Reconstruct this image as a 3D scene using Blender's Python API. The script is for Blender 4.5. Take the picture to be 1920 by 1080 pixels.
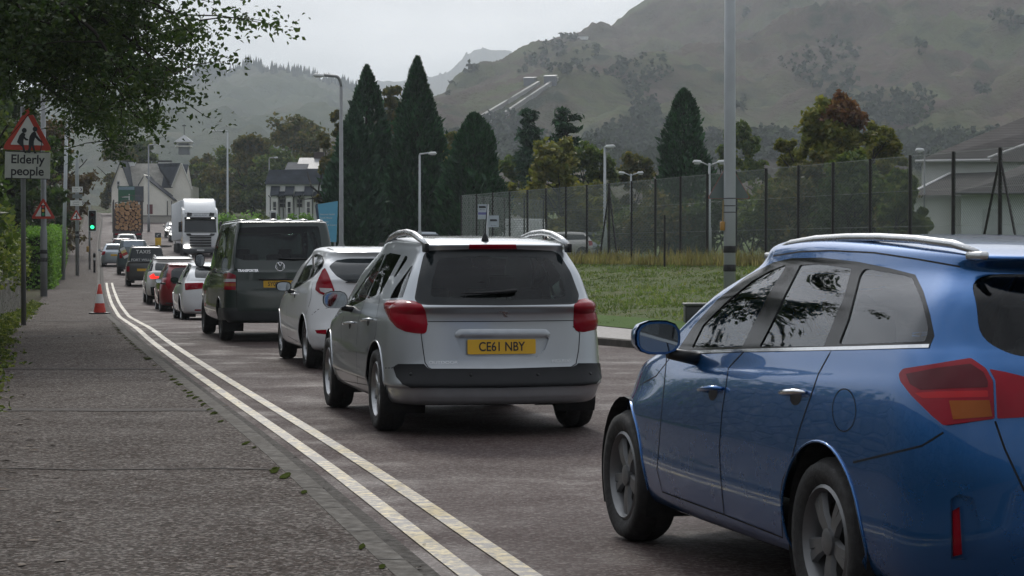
import bpy, bmesh, math, random
import numpy as np
from mathutils import Vector, Matrix, noise
from mathutils.bvhtree import BVHTree
for o in list(bpy.data.objects): bpy.data.objects.remove(o)
SC = bpy.context.scene; COL = SC.collection
R = math.radians
# ---------------------------------------------------------------- camera
FPX, EYE, PITCH = 4000.0, 1.38, math.atan(62 / 4000)
cd = bpy.data.cameras.new('camera'); cam = bpy.data.objects.new('camera', cd); COL.objects.link(cam)
cam.location = (0, 0, EYE); cam.rotation_euler = (R(90) - PITCH, 0, 0)
cd.sensor_width = 36; cd.lens = FPX / 1920 * 36; cd.clip_start = 0.1; cd.clip_end = 20000
SC.camera = cam
# ---------------------------------------------------------------- sky and sun
SUN_EL, SUN_AZ = 38, -9            # degrees; azimuth measured from +Y towards +X
W = bpy.data.worlds.new('World'); SC.world = W; W.use_nodes = True
nt = W.node_tree; nt.nodes.clear()
def wn(t, **k):
    n = nt.nodes.new(t)
    for a, v in k.items(): setattr(n, a, v)
    return n
wl = nt.links.new
wout = wn('ShaderNodeOutputWorld'); wbg = wn('ShaderNodeBackground'); wl(wbg.outputs[0], wout.inputs[0])
wbg.inputs[1].default_value = 0.1
sky = wn('ShaderNodeTexSky', sky_type='NISHITA', sun_disc=False, sun_elevation=R(SUN_EL), sun_rotation=R(SUN_AZ), air_density=1.0, dust_density=2.5)
tc = wn('ShaderNodeTexCoord'); sep = wn('ShaderNodeSeparateXYZ'); wl(tc.outputs['Generated'], sep.inputs[0])
# cloud deck: direction projected on a plane overhead
mz = wn('ShaderNodeMath', operation='MAXIMUM'); wl(sep.outputs[2], mz.inputs[0]); mz.inputs[1].default_value = 0.0
ad = wn('ShaderNodeMath', operation='ADD'); wl(mz.outputs[0], ad.inputs[0]); ad.inputs[1].default_value = 0.16
dv = wn('ShaderNodeVectorMath', operation='DIVIDE'); wl(tc.outputs['Generated'], dv.inputs[0])
cb = wn('ShaderNodeCombineXYZ')
for i in range(3): wl(ad.outputs[0], cb.inputs[i])
wl(cb.outputs[0], dv.inputs[1])
cn = wn('ShaderNodeTexNoise'); cn.inputs['Scale'].default_value = 1.3; cn.inputs['Detail'].default_value = 6; cn.inputs['Roughness'].default_value = .55
wl(dv.outputs[0], cn.inputs['Vector'])
cr = wn('ShaderNodeValToRGB'); wl(cn.outputs[0], cr.inputs[0])
cr.color_ramp.elements[0].position = .33; cr.color_ramp.elements[0].color = (4.05, 4.2, 4.5, 1)
cr.color_ramp.elements[1].position = .68; cr.color_ramp.elements[1].color = (7.0, 7.1, 7.35, 1)
# brighter round the veiled sun
sd = Vector((math.sin(R(SUN_AZ)) * math.cos(R(SUN_EL)), math.cos(R(SUN_AZ)) * math.cos(R(SUN_EL)), math.sin(R(SUN_EL))))
dt = wn('ShaderNodeVectorMath', operation='DOT_PRODUCT'); wl(tc.outputs['Generated'], dt.inputs[0]); dt.inputs[1].default_value = sd
gr = wn('ShaderNodeMapRange'); wl(dt.outputs['Value'], gr.inputs[0]); gr.inputs[1].default_value = -1; gr.inputs[2].default_value = 1
gl = wn('ShaderNodeValToRGB'); wl(gr.outputs[0], gl.inputs[0]); ge = gl.color_ramp.elements     # heavy cloud behind the camera, thin cloud before the sun
for p_, v_ in ((.30, .60), (.5, .66), (.72, .82), (.89, 1.08), (.955, 1.5), (1., 2.2)):
    e_ = ge[0] if p_ == .30 else (ge[-1] if p_ == 1. else ge.new(p_)); e_.position = p_; e_.color = (v_, v_, v_, 1)
gm = wn('ShaderNodeVectorMath', operation='SCALE'); wl(cr.outputs[0], gm.inputs[0]); zb_ = wn('ShaderNodeMapRange'); wl(sep.outputs[2], zb_.inputs[0]); zb_.inputs[1].default_value = .06; zb_.inputs[2].default_value = .9; zb_.inputs[3].default_value = 1.; zb_.inputs[4].default_value = 2.3   # an overcast dome is brighter overhead
zm_ = wn('ShaderNodeMath', operation='MULTIPLY'); wl(gl.outputs[0], zm_.inputs[0]); wl(zb_.outputs[0], zm_.inputs[1]); wl(zm_.outputs[0], gm.inputs['Scale'])
mx = wn('ShaderNodeMix', data_type='RGBA'); mx.inputs[0].default_value = .86
wl(sky.outputs[0], mx.inputs[6]); wl(gm.outputs[0], mx.inputs[7]); wl(mx.outputs[2], wbg.inputs[0])
sl = bpy.data.lights.new('sun', 'SUN'); so = bpy.data.objects.new('sun', sl); COL.objects.link(so)
sl.energy = 1.5; sl.angle = R(10); sl.color = (1, .95, .87)
so.rotation_euler = (-sd).to_track_quat('-Z', 'Y').to_euler()
SC.view_settings.view_transform = 'Standard'; SC.view_settings.look = 'None'
SC.view_settings.exposure = 0.04; SC.view_settings.gamma = 1
SC.render.engine = 'CYCLES'
cy = SC.cycles; cy.use_denoising = True; cy.max_bounces = 8; cy.diffuse_bounces = 3; cy.glossy_bounces = 4
cy.transmission_bounces = 6; cy.transparent_max_bounces = 24; cy.volume_bounces = 1; cy.sample_clamp_indirect = 6
cy.caustics_reflective = False; cy.caustics_refractive = False
rnd = random.Random(7)

# ---------------------------------------------------------------- placing helpers
CP, SP = math.cos(PITCH), math.sin(PITCH)
def ray(px, py):
    a = (px - 960) / FPX; b = -(py - 540) / FPX
    return Vector((a, CP + b * SP, -SP + b * CP))
def P(px, py, D):
    """world point seen at photo pixel (px, py), D metres ahead"""
    d = ray(px, py); return Vector((0, 0, EYE)) + d * (D / d.y)
def proj(v):
    x, y, z = v.x, v.y, v.z - EYE
    zc = y * CP - z * SP; yc = y * SP + z * CP
    return (960 + FPX * x / zc, 540 - FPX * yc / zc)
def interp(tab, x):
    if x <= tab[0][0]: return tab[0][1]
    for (a, b), (c, d) in zip(tab, tab[1:]):
        if x <= c: return b + (d - b) * (x - a) / (c - a)
    return tab[-1][1]
def pchip_tab(tab):
    xs = [t[0] for t in tab]; ys = [t[1] for t in tab]; n = len(xs)
    h = [xs[i+1]-xs[i] for i in range(n-1)]; dl = [(ys[i+1]-ys[i])/h[i] for i in range(n-1)]
    m = [0]*n; m[0] = dl[0]; m[-1] = dl[-1]
    for i in range(1, n-1):
        m[i] = 0 if dl[i-1]*dl[i] <= 0 else 2*dl[i-1]*dl[i]/(dl[i-1]+dl[i])
    def f(x):
        if x <= xs[0]: return ys[0]+m[0]*(x-xs[0])
        if x >= xs[-1]: return ys[-1]+m[-1]*(x-xs[-1])
        i = 0
        while x > xs[i+1]: i += 1
        t = (x-xs[i])/h[i]
        return (2*t**3-3*t*t+1)*ys[i]+(t**3-2*t*t+t)*h[i]*m[i]+(-2*t**3+3*t*t)*ys[i+1]+(t**3-t*t)*h[i]*m[i+1]
    return f
kerbL = pchip_tab([(-60,14.9),(-20,6.0),(0,1.56),(8.6,-.36),(13.9,-1.5),(21.8,-3.3),(27.7,-4.64),(36.3,-6.54),(55,-10.4),(81,-15.6),(130,-25.1),(160,-31),(200,-38.7),(260,-50),(320,-62)])
kerbR = pchip_tab([(-60,25),(-20,16),(0,10.9),(20,5.7),(28,3.3),(32.3,1.5),(36,-.1),(45,-2.4),(60,-5.8),(100,-12.9),(160,-21),(200,-29),(260,-40),(320,-52)])
zroad = pchip_tab([(-60,0),(38,0),(48,-.12),(58,-.25),(68,-.25),(85,-.12),(96,-.03),(118,.3),(133,.66),(150,1.25),(160,1.55),(185,2.25),(220,3.7),(250,5.3),(300,7.2),(400,9)])
fenceX = pchip_tab([(-60,55),(20,22),(50.6,11.6),(68,5.7),(75,3.4),(93,-2.2),(120,-6),(160,-11),(200,-18),(260,-26),(320,-36)])
fenceZ = pchip_tab([(-60,.3),(20,.75),(40,1.0),(60,1.1),(75,1.12),(100,1.15),(120,1.2),(150,1.6),(185,2.5),(220,3.8),(250,5.3),(300,7.2),(400,9)])

gz = lambda D: fenceZ(D)
# ---------------------------------------------------------------- materials
MATS = {}
class NB:
    def __init__(s, name):
        s.m = bpy.data.materials.new(name); s.m.use_nodes = True; s.t = s.m.node_tree; s.t.nodes.clear()
        s.out = s.n('ShaderNodeOutputMaterial')
    def n(s, t, ins=None, **k):
        x = s.t.nodes.new(t)
        for a, v in k.items(): setattr(x, a, v)
        for a, v in (ins or {}).items(): s.set(x, a, v)
        return x
    def set(s, x, a, v):
        if hasattr(v, 'outputs'): v = v.outputs[0]
        if isinstance(v, bpy.types.NodeSocket): s.t.links.new(v, x.inputs[a])
        else:
            if isinstance(v, tuple) and len(v) == 3 and x.inputs[a].type == 'RGBA': v = v + (1,)
            x.inputs[a].default_value = v
    def noise(s, scale, detail=4, rough=.55, vec=None, dist=0):
        x = s.n('ShaderNodeTexNoise', {'Scale': scale, 'Detail': detail, 'Roughness': rough, 'Distortion': dist})
        s.set(x, 'Vector', vec if vec is not None else s.obj()); return x.outputs[0]
    def obj(s):
        if not hasattr(s, 'tc'): s.tc = s.n('ShaderNodeTexCoord')
        return s.tc.outputs['Object']
    def scaled(s, v3):
        x = s.n('ShaderNodeVectorMath', {0: s.obj(), 1: v3}, operation='MULTIPLY'); return x.outputs[0]
    def ramp(s, fac, stops):
        x = s.n('ShaderNodeValToRGB'); s.set(x, 0, fac); e = x.color_ramp.elements
        while len(e) < len(stops): e.new(.5)
        for i, (p, c) in enumerate(stops):
            if not isinstance(c, tuple): c = (c, c, c)
            e[i].position = p; e[i].color = c + (1,)
        return x.outputs[0]
    def mix(s, f, a, b, mode='MIX'):
        x = s.n('ShaderNodeMix', data_type='RGBA', blend_type=mode)
        s.set(x, 0, f); s.set(x, 6, a); s.set(x, 7, b); return x.outputs[2]
    def math(s, op, a, b=0.0):
        x = s.n('ShaderNodeMath', operation=op); s.set(x, 0, a); s.set(x, 1, b); return x.outputs[0]
    def bump(s, h, strength=.3, dist=.02):
        return s.n('ShaderNodeBump', {'Height': h, 'Strength': strength, 'Distance': dist}).outputs[0]
    def pr(s, **k):
        x = s.n('ShaderNodeBsdfPrincipled')
        for a, v in k.items(): s.set(x, {'Base': 'Base Color', 'Rough': 'Roughness', 'CoatR': 'Coat Roughness', 'Coat': 'Coat Weight', 'Spec': 'Specular IOR Level', 'Emit': 'Emission Color', 'EmitS': 'Emission Strength'}.get(a, a), v)
        s.t.links.new(x.outputs[0], s.out.inputs[0]); return x
def simple(name, col, rough=.5, metal=0., var=.12, scale=6., coat=0., bump=0., spec=.5):
    if name in MATS: return MATS[name]
    b = NB(name); n = b.noise(scale, 5)
    c = b.ramp(n, [(.25, tuple(x * (1 - var) for x in col)), (.75, tuple(min(1, x * (1 + var)) for x in col))])
    rr = b.ramp(b.noise(scale * 2.3, 4), [(.3, max(.02, rough * .8)), (.7, min(1, rough * 1.2))])
    k = dict(Base=c, Rough=rr, Metallic=metal, Coat=coat, CoatR=.04, Spec=spec)
    if bump: k['Normal'] = b.bump(b.noise(scale * 6, 5), bump, .02)
    b.pr(**k); MATS[name] = b.m; return b.m
def paint(name, col, metal=.35, rough=.32, dirt=.25, coatr=.02):
    if name in MATS: return MATS[name]
    b = NB(name)
    d = b.n('ShaderNodeSeparateXYZ', {0: b.obj()}).outputs[2]
    low = b.n('ShaderNodeMapRange', {0: d, 1: .2, 2: .75, 3: 1., 4: 0.}).outputs[0]
    grime = b.math('MULTIPLY', low, b.ramp(b.noise(5, 6, .65), [(.35, 0.), (.75, 1.)]))
    grime = b.math('MULTIPLY', grime, dirt * 2.2)
    c = b.mix(grime, col, (.075, .065, .055))
    rr = b.math('ADD', b.math('MULTIPLY', grime, .4), rough)
    ct = b.math('SUBTRACT', 1., b.math('MULTIPLY', grime, .9))
    cro = b.math('ADD', b.math('MULTIPLY', b.ramp(b.noise(30, 5), [(.4, 0.), (.8, 1.)]), .03), coatr)
    b.pr(Base=c, Rough=rr, Metallic=metal, Coat=ct, CoatR=cro); MATS[name] = b.m; return b.m
def glass(name, tint=(.66, .76, .73), ior=1.5):
    if name in MATS: return MATS[name]
    b = NB(name)
    fr = b.n('ShaderNodeFresnel', {'IOR': ior})
    t = b.n('ShaderNodeBsdfTransparent', {'Color': tint}); g = b.n('ShaderNodeBsdfGlossy', {'Color': (.95, .97, 1), 'Roughness': .015})
    m = b.n('ShaderNodeMixShader', {0: fr, 1: t, 2: g}); b.t.links.new(m.outputs[0], b.out.inputs[0])
    MATS[name] = b.m; return b.m
def lens(name, col, rough=.12):
    if name in MATS: return MATS[name]
    b = NB(name); v = b.n('ShaderNodeTexVoronoi', {'Scale': 26., 'Vector': b.obj()}).outputs[0]
    n = b.noise(3, 2)
    c = b.mix(b.ramp(n, [(.35, 0.), (.65, 1.)]), tuple(x * .7 for x in col), col)
    b.pr(Base=c, Rough=rough, Spec=.1, Coat=.45, CoatR=.02, Normal=b.bump(v, .15, .01)); MATS[name] = b.m; return b.m
def emit(name, col, st):
    if name in MATS: return MATS[name]
    b = NB(name); b.pr(Base=col, Emit=col, EmitS=st, Rough=.3); MATS[name] = b.m; return b.m
LEAFK = 2.25
def leafmat(name, c0, c1, c2=None, trans=.35):
    if name in MATS: return MATS[name]
    b = NB(name); g = b.n('ShaderNodeNewGeometry'); rn = g.outputs['Random Per Island']
    st = [(0., c0), (.6, c1), (1., c2 or c1)]
    st = [(p, tuple(x * LEAFK for x in q)) for p, q in st]
    c = b.ramp(rn, st)
    big = b.ramp(b.noise(.8, 4), [(.3, .55), (.7, 1.4)])
    c = b.mix(1., c, big, 'MULTIPLY')
    d = b.n('ShaderNodeBsdfPrincipled', {'Base Color': c, 'Roughness': .55, 'Specular IOR Level': .3})
    t = b.n('ShaderNodeBsdfTranslucent', {'Color': b.mix(1., c, (1.2, 1.25, .7), 'MULTIPLY')})
    m = b.n('ShaderNodeMixShader', {0: trans, 1: d, 2: t}); b.t.links.new(m.outputs[0], b.out.inputs[0])
    MATS[name] = b.m; return b.m
def asphalt():
    b = NB('wet_asphalt')
    ag = b.n('ShaderNodeTexVoronoi', {'Scale': 55., 'Vector': b.obj()}).outputs['Color']
    agv = b.n('ShaderNodeSeparateColor', {0: ag}).outputs[0]
    patch = b.noise(.28, 5, .6); fine = b.noise(38, 6, .7)
    c = b.ramp(patch, [(.3, (.044, .026, .025)), (.5, (.056, .031, .029)), (.7, (.048, .031, .030))])
    c = b.mix(b.ramp(agv, [(.4, 0.), (1., .9)]), c, (.17, .145, .135))
    c = b.mix(b.ramp(fine, [(.42, .55), (.62, 0.)]), c, (.02, .018, .018))
    rg = b.ramp(b.noise(.9, 6, .65), [(.34, .52), (.48, .74), (.7, .88)])
    b.pr(Base=c, Rough=rg, Spec=.16, Normal=b.bump(b.math('ADD', fine, b.math('MULTIPLY', agv, .6)), .55, .012)); return b.m
def pavemat():
    b = NB('pavement_tarmac')
    vo = b.n('ShaderNodeTexVoronoi', {'Scale': 48., 'Vector': b.obj()})
    agv = b.n('ShaderNodeSeparateColor', {0: vo.outputs['Color']}).outputs[0]
    fine = b.noise(52, 6, .72); patch = b.noise(.5, 6, .62)
    c = b.ramp(patch, [(.3, (.068, .052, .044)), (.5, (.084, .064, .055)), (.72, (.076, .061, .054))])
    c = b.mix(b.ramp(agv, [(.35, 0.), (1., 1.)]), c, (.27, .245, .225))
    c = b.mix(b.ramp(fine, [(.42, .85), (.55, 0.)]), c, (.015, .013, .011))
    st = b.ramp(b.noise(1.6, 6, .7, b.scaled((1., .35, 1.))), [(.56, 0.), (.72, .2)])
    c = b.mix(st, c, (.045, .038, .033))
    rg = b.ramp(b.noise(1.4, 5, .6), [(.36, .8), (.6, .98)])
    b.pr(Base=c, Rough=rg, Spec=.14, Normal=b.bump(b.math('ADD', fine, b.math('MULTIPLY', agv, .7)), .9, .018)); return b.m
def linemat(name, col, wear=.56):
    b = NB(name); n = b.noise(14, 7, .72); n2 = b.noise(1.7, 4)
    w = b.ramp(b.math('ADD', b.math('MULTIPLY', n, .75), b.math('MULTIPLY', n2, .3)), [(wear - .05, 0.), (wear + .07, 1.)])
    c = b.mix(w, col, (.09, .08, .072))
    c = b.mix(b.ramp(b.noise(40, 5), [(.4, .3), (.6, 0.)]), c, (.15, .14, .12))
    b.pr(Base=c, Rough=b.ramp(n2, [(.3, .28), (.7, .5)]), Normal=b.bump(n, .4, .008)); return b.m
def stonemat():
    b = NB('old_stone_wall')
    v = b.n('ShaderNodeTexVoronoi', {'Scale': 3.2, 'Vector': b.scaled((.8, .8, 1.7)), 'Randomness': .9}, feature='DISTANCE_TO_EDGE').outputs[0]
    vc = b.n('ShaderNodeTexVoronoi', {'Scale': 3.2, 'Vector': b.scaled((.8, .8, 1.7)), 'Randomness': .9}).outputs['Color']
    k = b.n('ShaderNodeSeparateColor', {0: vc}).outputs[0]
    c = b.ramp(k, [(0., (.10, .09, .075)), (.5, (.16, .15, .125)), (1., (.21, .19, .16))])
    c = b.mix(b.ramp(v, [(.0, 1.), (.06, 0.)]), c, (.05, .047, .04))
    c = b.mix(b.ramp(b.noise(4, 7, .7), [(.45, 0.), (.62, .85)]), c, (.055, .065, .03))
    c = b.mix(b.ramp(b.noise(22, 4), [(.6, 0.), (.7, .5)]), c, (.3, .29, .25))
    h = b.math('ADD', b.ramp(v, [(0., 0.), (.12, 1.)]), b.math('MULTIPLY', b.noise(18, 6), .6))
    b.pr(Base=c, Rough=.9, Normal=b.bump(h, 1., .05)); return b.m
def groundmat(name, stops, scale=.25, bscale=6):
    b = NB(name); n = b.math('ADD', b.math('MULTIPLY', b.noise(scale, 8, .65), .6), b.math('MULTIPLY', b.noise(bscale, 5, .7), .4))
    b.pr(Base=b.ramp(n, stops), Rough=.95, Spec=.15, Normal=b.bump(b.noise(bscale, 6, .7), .8, .08)); return b.m
def hillmat(name, cols, sc=1.0):
    b = NB(name)
    n1 = b.noise(.0045 * sc, 9, .68, b.scaled((1, 1, .6)), .6); n2 = b.noise(.03 * sc, 7, .7)
    c = b.ramp(b.math('ADD', b.math('MULTIPLY', n1, .7), b.math('MULTIPLY', n2, .3)), cols)
    sp = b.n('ShaderNodeTexVoronoi', {'Scale': .075 * sc, 'Vector': b.obj()}).outputs[0]
    trees = b.math('MULTIPLY', b.ramp(sp, [(.25, 1.), (.5, 0.)]), b.ramp(b.noise(.0075 * sc, 6, .65), [(.47, 0.), (.56, .95)]))
    c = b.mix(trees, c, (.022, .030, .016))
    rock = b.ramp(b.noise(.02 * sc, 8, .75, b.scaled((1, 1, 2.2))), [(.64, 0.), (.72, .55)])
    c = b.mix(rock, c, (.19, .17, .16))
    b.pr(Base=c, Rough=1., Spec=.05, Normal=b.bump(n2, .9, 9.)); return b.m
def housewall(name, col):
    return simple(name, col, .85, var=.1, scale=.8, bump=.15)
def rooftile(name, col, sx=3.5):
    if name in MATS: return MATS[name]
    b = NB(name); w = b.n('ShaderNodeTexWave', {'Scale': sx, 'Vector': b.obj(), 'Distortion': .4, 'Detail': 2.}, bands_direction='Z').outputs['Fac'] if False else b.n('ShaderNodeTexWave', {'Scale': sx, 'Vector': b.obj(), 'Distortion': .3}, bands_direction='Z').outputs[1]
    c = b.mix(b.ramp(b.noise(1.5, 6), [(.3, 0.), (.7, 1.)]), tuple(x * .75 for x in col), tuple(x * 1.25 for x in col))
    c = b.mix(b.ramp(w, [(.0, .55), (.35, 0.)]), c, tuple(x * .35 for x in col))
    b.pr(Base=c, Rough=.8, Spec=.12, Normal=b.bump(w, .12, .015)); MATS[name] = b.m; return b.m
def roadsignmat(name, col): return simple(name, col, .45, var=.08, scale=5)
M_BLACK = simple('black_plastic', (.011, .012, .013), .4, var=.2, spec=.3)
M_GLOSS = simple('gloss_black_trim', (.007, .008, .009), .1, var=.1, spec=.3)
M_RUB = simple('tyre_rubber', (.016, .016, .016), .75, var=.3, scale=14, bump=.2)
M_DARK = simple('dark_underside', (.012, .012, .012), .85)
M_TRIM = simple('grey_seat_cloth', (.03, .032, .036), .9, var=.25, scale=20)
M_ALLOY = simple('alloy_wheel_metal', (.36, .37, .38), .32, .8, var=.15, scale=10)
M_CHROME = simple('bright_chrome', (.75, .76, .78), .12, 1., var=.04)
M_GLASS = glass('car_window_glass', ior=1.9); M_TINT = glass('tinted_privacy_glass', (.12, .14, .14)); M_TINT2 = glass('green_tinted_rear_glass', (.30, .42, .38), 1.42)
M_RED = lens('red_lamp_lens', (.30, .003, .016)); M_AMB = lens('amber_lamp_lens', (.34, .085, .008)); M_CLR = lens('clear_lamp_lens', (.6, .6, .62))
M_YPL = simple('yellow_plate', (.62, .36, .015), .4, var=.06); M_PLT = simple('plate_characters', (.012, .012, .014), .5)
M_GALV = simple('galvanised_steel', (.27, .29, .29), .5, .35, var=.12, scale=3)
M_GAP = simple('panel_gap_shadow', (.006, .006, .007), .9)
M_WHITE = roadsignmat('white_sign_face', (.62, .63, .62)); M_BLK = roadsignmat('black_sign_print', (.012, .013, .018)); M_SRED = roadsignmat('red_sign_border', (.42, .035, .018))
M_MIR = simple('mirror_glass', (.30, .33, .35), .03, 1., var=.02)

M_POST = simple('grey_post_paint', (.20, .21, .215), .5, .2, var=.15, scale=2); M_LGREY = simple('pale_lamp_post', (.36, .385, .40), .5, .2, var=.12, scale=1.5)
M_SBACK = simple('sign_back_grey', (.16, .18, .18), .5); M_LAMP = simple('lamp_head_pale', (.5, .52, .53), .4); M_BAND = simple('black_band', (.015, .015, .016), .6)

# ---------------------------------------------------------------- mesh building
class MB:
    def __init__(s): s.v = []; s.f = []; s.m = []
    def add(s, vs, fs, mi=0):
        o = len(s.v); s.v += [tuple(v) for v in vs]; s.f += [tuple(i + o for i in f) for f in fs]; s.m += [mi] * len(fs); return s
    def box(s, c, d, rot=None, mi=0, taper=1.0):
        x, y, z = (k / 2 for k in d); t = taper
        vs = [Vector(p) for p in ((-x,-y,-z),(x,-y,-z),(x,y,-z),(-x,y,-z),(-x*t,-y*t,z),(x*t,-y*t,z),(x*t,y*t,z),(-x*t,y*t,z))]
        if rot is not None: vs = [rot @ v for v in vs]
        return s.add([v + Vector(c) for v in vs], [(0,3,2,1),(4,5,6,7),(0,1,5,4),(1,2,6,5),(2,3,7,6),(3,0,4,7)], mi)
    def tube(s, pts, r, n=8, mi=0, caps=True, flat=1.0):
        pts = [Vector(p) for p in pts]; k = len(pts); rs = r if isinstance(r, (list, tuple)) else [r] * k
        vs = []; fs = []; up = None
        for i, p in enumerate(pts):
            t = (pts[min(i + 1, k - 1)] - pts[max(i - 1, 0)]).normalized()
            if up is None: up = Vector((0, 0, 1)) if abs(t.z) < .9 else Vector((1, 0, 0))
            a = t.cross(up).normalized(); b = a.cross(t).normalized(); up = b
            for j in range(n):
                w = 2 * math.pi * j / n; vs.append(p + a * math.cos(w) * rs[i] + b * math.sin(w) * rs[i] * flat)
        for i in range(k - 1):
            for j in range(n): fs.append((i*n+j, i*n+(j+1)%n, (i+1)*n+(j+1)%n, (i+1)*n+j))
        if caps: fs += [tuple(range(n))[::-1], tuple(range((k-1)*n, k*n))]
        return s.add(vs, fs, mi)
    def lathe(s, prof, n=24, mat=None, mi=0, close=False, caps=True):
        vs = []; fs = []; k = len(prof)
        for r, h in prof:
            for j in range(n):
                w = 2*math.pi*j/n; v = Vector((r*math.cos(w), r*math.sin(w), h)); vs.append(mat @ v if mat else v)
        for i in range(k - 1 + (1 if close else 0)):
            for j in range(n): fs.append((i*n+j, i*n+(j+1)%n, ((i+1)%k)*n+(j+1)%n, ((i+1)%k)*n+j))
        if not close and caps:
            if prof[0][0] > 1e-6: fs.append(tuple(range(n))[::-1])
            if prof[-1][0] > 1e-6: fs.append(tuple(range((k-1)*n, k*n)))
        return s.add(vs, fs, mi)
    def prism(s, poly, h, mat=None, mi=0):
        """polygon in local XY, thickness h along +Z, placed by mat"""
        n = len(poly)
        if sum(poly[i][0]*poly[(i+1)%n][1]-poly[(i+1)%n][0]*poly[i][1] for i in range(n)) < 0: poly = poly[::-1]
        vs = [Vector((x, y, 0)) for x, y in poly] + [Vector((x, y, h)) for x, y in poly]
        if mat: vs = [mat @ v for v in vs]
        return s.add(vs, [tuple(range(n))[::-1], tuple(range(n, 2*n))] + [(i, (i+1)%n, n+(i+1)%n, n+i) for i in range(n)], mi)
    def build(s, name, mats, parent=None, smooth=False, loc=None, kind=None):
        me = bpy.data.meshes.new(name); me.from_pydata(s.v, [], s.f)
        for m in (mats if isinstance(mats, (list, tuple)) else [mats]): me.materials.append(m)
        if any(s.m): me.polygons.foreach_set('material_index', s.m)
        if smooth is True: me.polygons.foreach_set('use_smooth', [True] * len(s.f))
        me.update()
        if smooth == 'auto': me.polygons.foreach_set('use_smooth', [True]*len(s.f)); me.set_sharp_from_angle(angle=R(35))
        o = bpy.data.objects.new(name, me); COL.objects.link(o)
        if parent: o.parent = parent
        if loc: o.location = loc
        if kind: o['kind'] = kind
        return o
def tag(o, label, cat, group=None):
    o['label'] = label; o['category'] = cat
    if group: o['group'] = group
    return o
def thing(name, label, cat, loc=(0, 0, 0), rotz=0, group=None):
    o = bpy.data.objects.new(name, None); COL.objects.link(o); o.location = loc; o.rotation_euler = (0, 0, rotz); o.empty_display_size = .2
    return tag(o, label, cat, group)
def text_mesh(txt, size, mat, parent, M, name='lettering', depth=.002, align='CENTER', xs=1.0, bold=0.0):
    c = bpy.data.curves.new('txt', 'FONT'); c.body = txt; c.size = size; c.align_x = align; c.align_y = 'CENTER'; c.extrude = depth; c.offset = bold
    t = bpy.data.objects.new('txt', c); COL.objects.link(t); dg = bpy.context.evaluated_depsgraph_get(); dg.update()
    me = bpy.data.meshes.new_from_object(t.evaluated_get(dg)); bpy.data.objects.remove(t)
    me.transform(M @ Matrix.Diagonal((xs, 1, 1, 1))); me.materials.clear(); me.materials.append(mat)
    o = bpy.data.objects.new(name, me); COL.objects.link(o); o.parent = parent; return o
def face_mat(center, nrm, up=(0, 0, 1)):
    """local XY plane whose +Z faces nrm, X to the right as seen by a viewer facing it"""
    z = Vector(nrm).normalized(); x = Vector(up).cross(z).normalized(); y = z.cross(x)
    m = Matrix((x, y, z)).transposed().to_4x4(); m.translation = Vector(center); return m
# ---------------------------------------------------------------- vehicles
def outline(W, Rr, F, rr, rf, br, bf, tr, tf, NR=12, NC=8, NS=46, xm=None):
    if xm is None: xm = (Rr + F) / 2
    sy = lambda x: W * (1 - tr * max(0, (xm - x) / (xm - Rr)) ** 2.6 - tf * max(0, (x - xm) / (F - xm)) ** 2.6)
    def end(x0, b, r, sgn):
        yc = sy(x0 + sgn * b); xc = x0 + sgn * b * (yc / W) ** 2; r = min(r, yc * .8)
        cx = lambda y: x0 + sgn * b * (y / W) ** 2
        ya = yc - r
        pts = [(cx(ya * i / NR), ya * i / NR) for i in range(NR)]
        p0 = (cx(ya), ya); p2x = xc + sgn * r; p2 = (p2x, sy(p2x)); p1 = (xc, yc)
        for i in range(NC + 1):
            t = i / NC; a, b_, c = (1-t)**2, 2*t*(1-t), t*t
            pts.append((a*p0[0]+b_*p1[0]+c*p2[0], a*p0[1]+b_*p1[1]+c*p2[1]))
        return pts, p2x
    rp, xa = end(Rr, br, rr, 1); fp, xb = end(F, bf, rf, -1)
    mid = [(xa + (xb - xa) * i / NS, sy(xa + (xb - xa) * i / NS)) for i in range(1, NS)]
    return rp + mid + fp[::-1]
def pchip_rows(rows, sub):
    """rows: (k, n, 3) control rings -> interpolated rings, monotone per coordinate"""
    A = np.array(rows); k = len(A); d = A[1:] - A[:-1]; m = np.zeros_like(A); m[0] = d[0]; m[-1] = d[-1]
    pr = d[:-1] * d[1:]; sm = d[:-1] + d[1:]
    m[1:-1] = np.where(pr > 0, 2 * pr / np.where(np.abs(sm) < 1e-12, 1, sm), 0)
    out = []
    for i in range(k - 1):
        n = sub[i] if isinstance(sub, list) else sub
        for j in range(n):
            t = j / n
            out.append((2*t**3-3*t*t+1)*A[i]+(t**3-2*t*t+t)*m[i]+(-2*t**3+3*t*t)*A[i+1]+(t**3-t*t)*m[i+1])
    out.append(A[-1]); return np.array(out)
def zp(tab):
    if not isinstance(tab, (list, tuple)): return lambda x: tab
    tab = sorted(tab)
    return pchip_tab(tab) if len(tab) > 2 else (lambda x: interp(tab, x))
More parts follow.
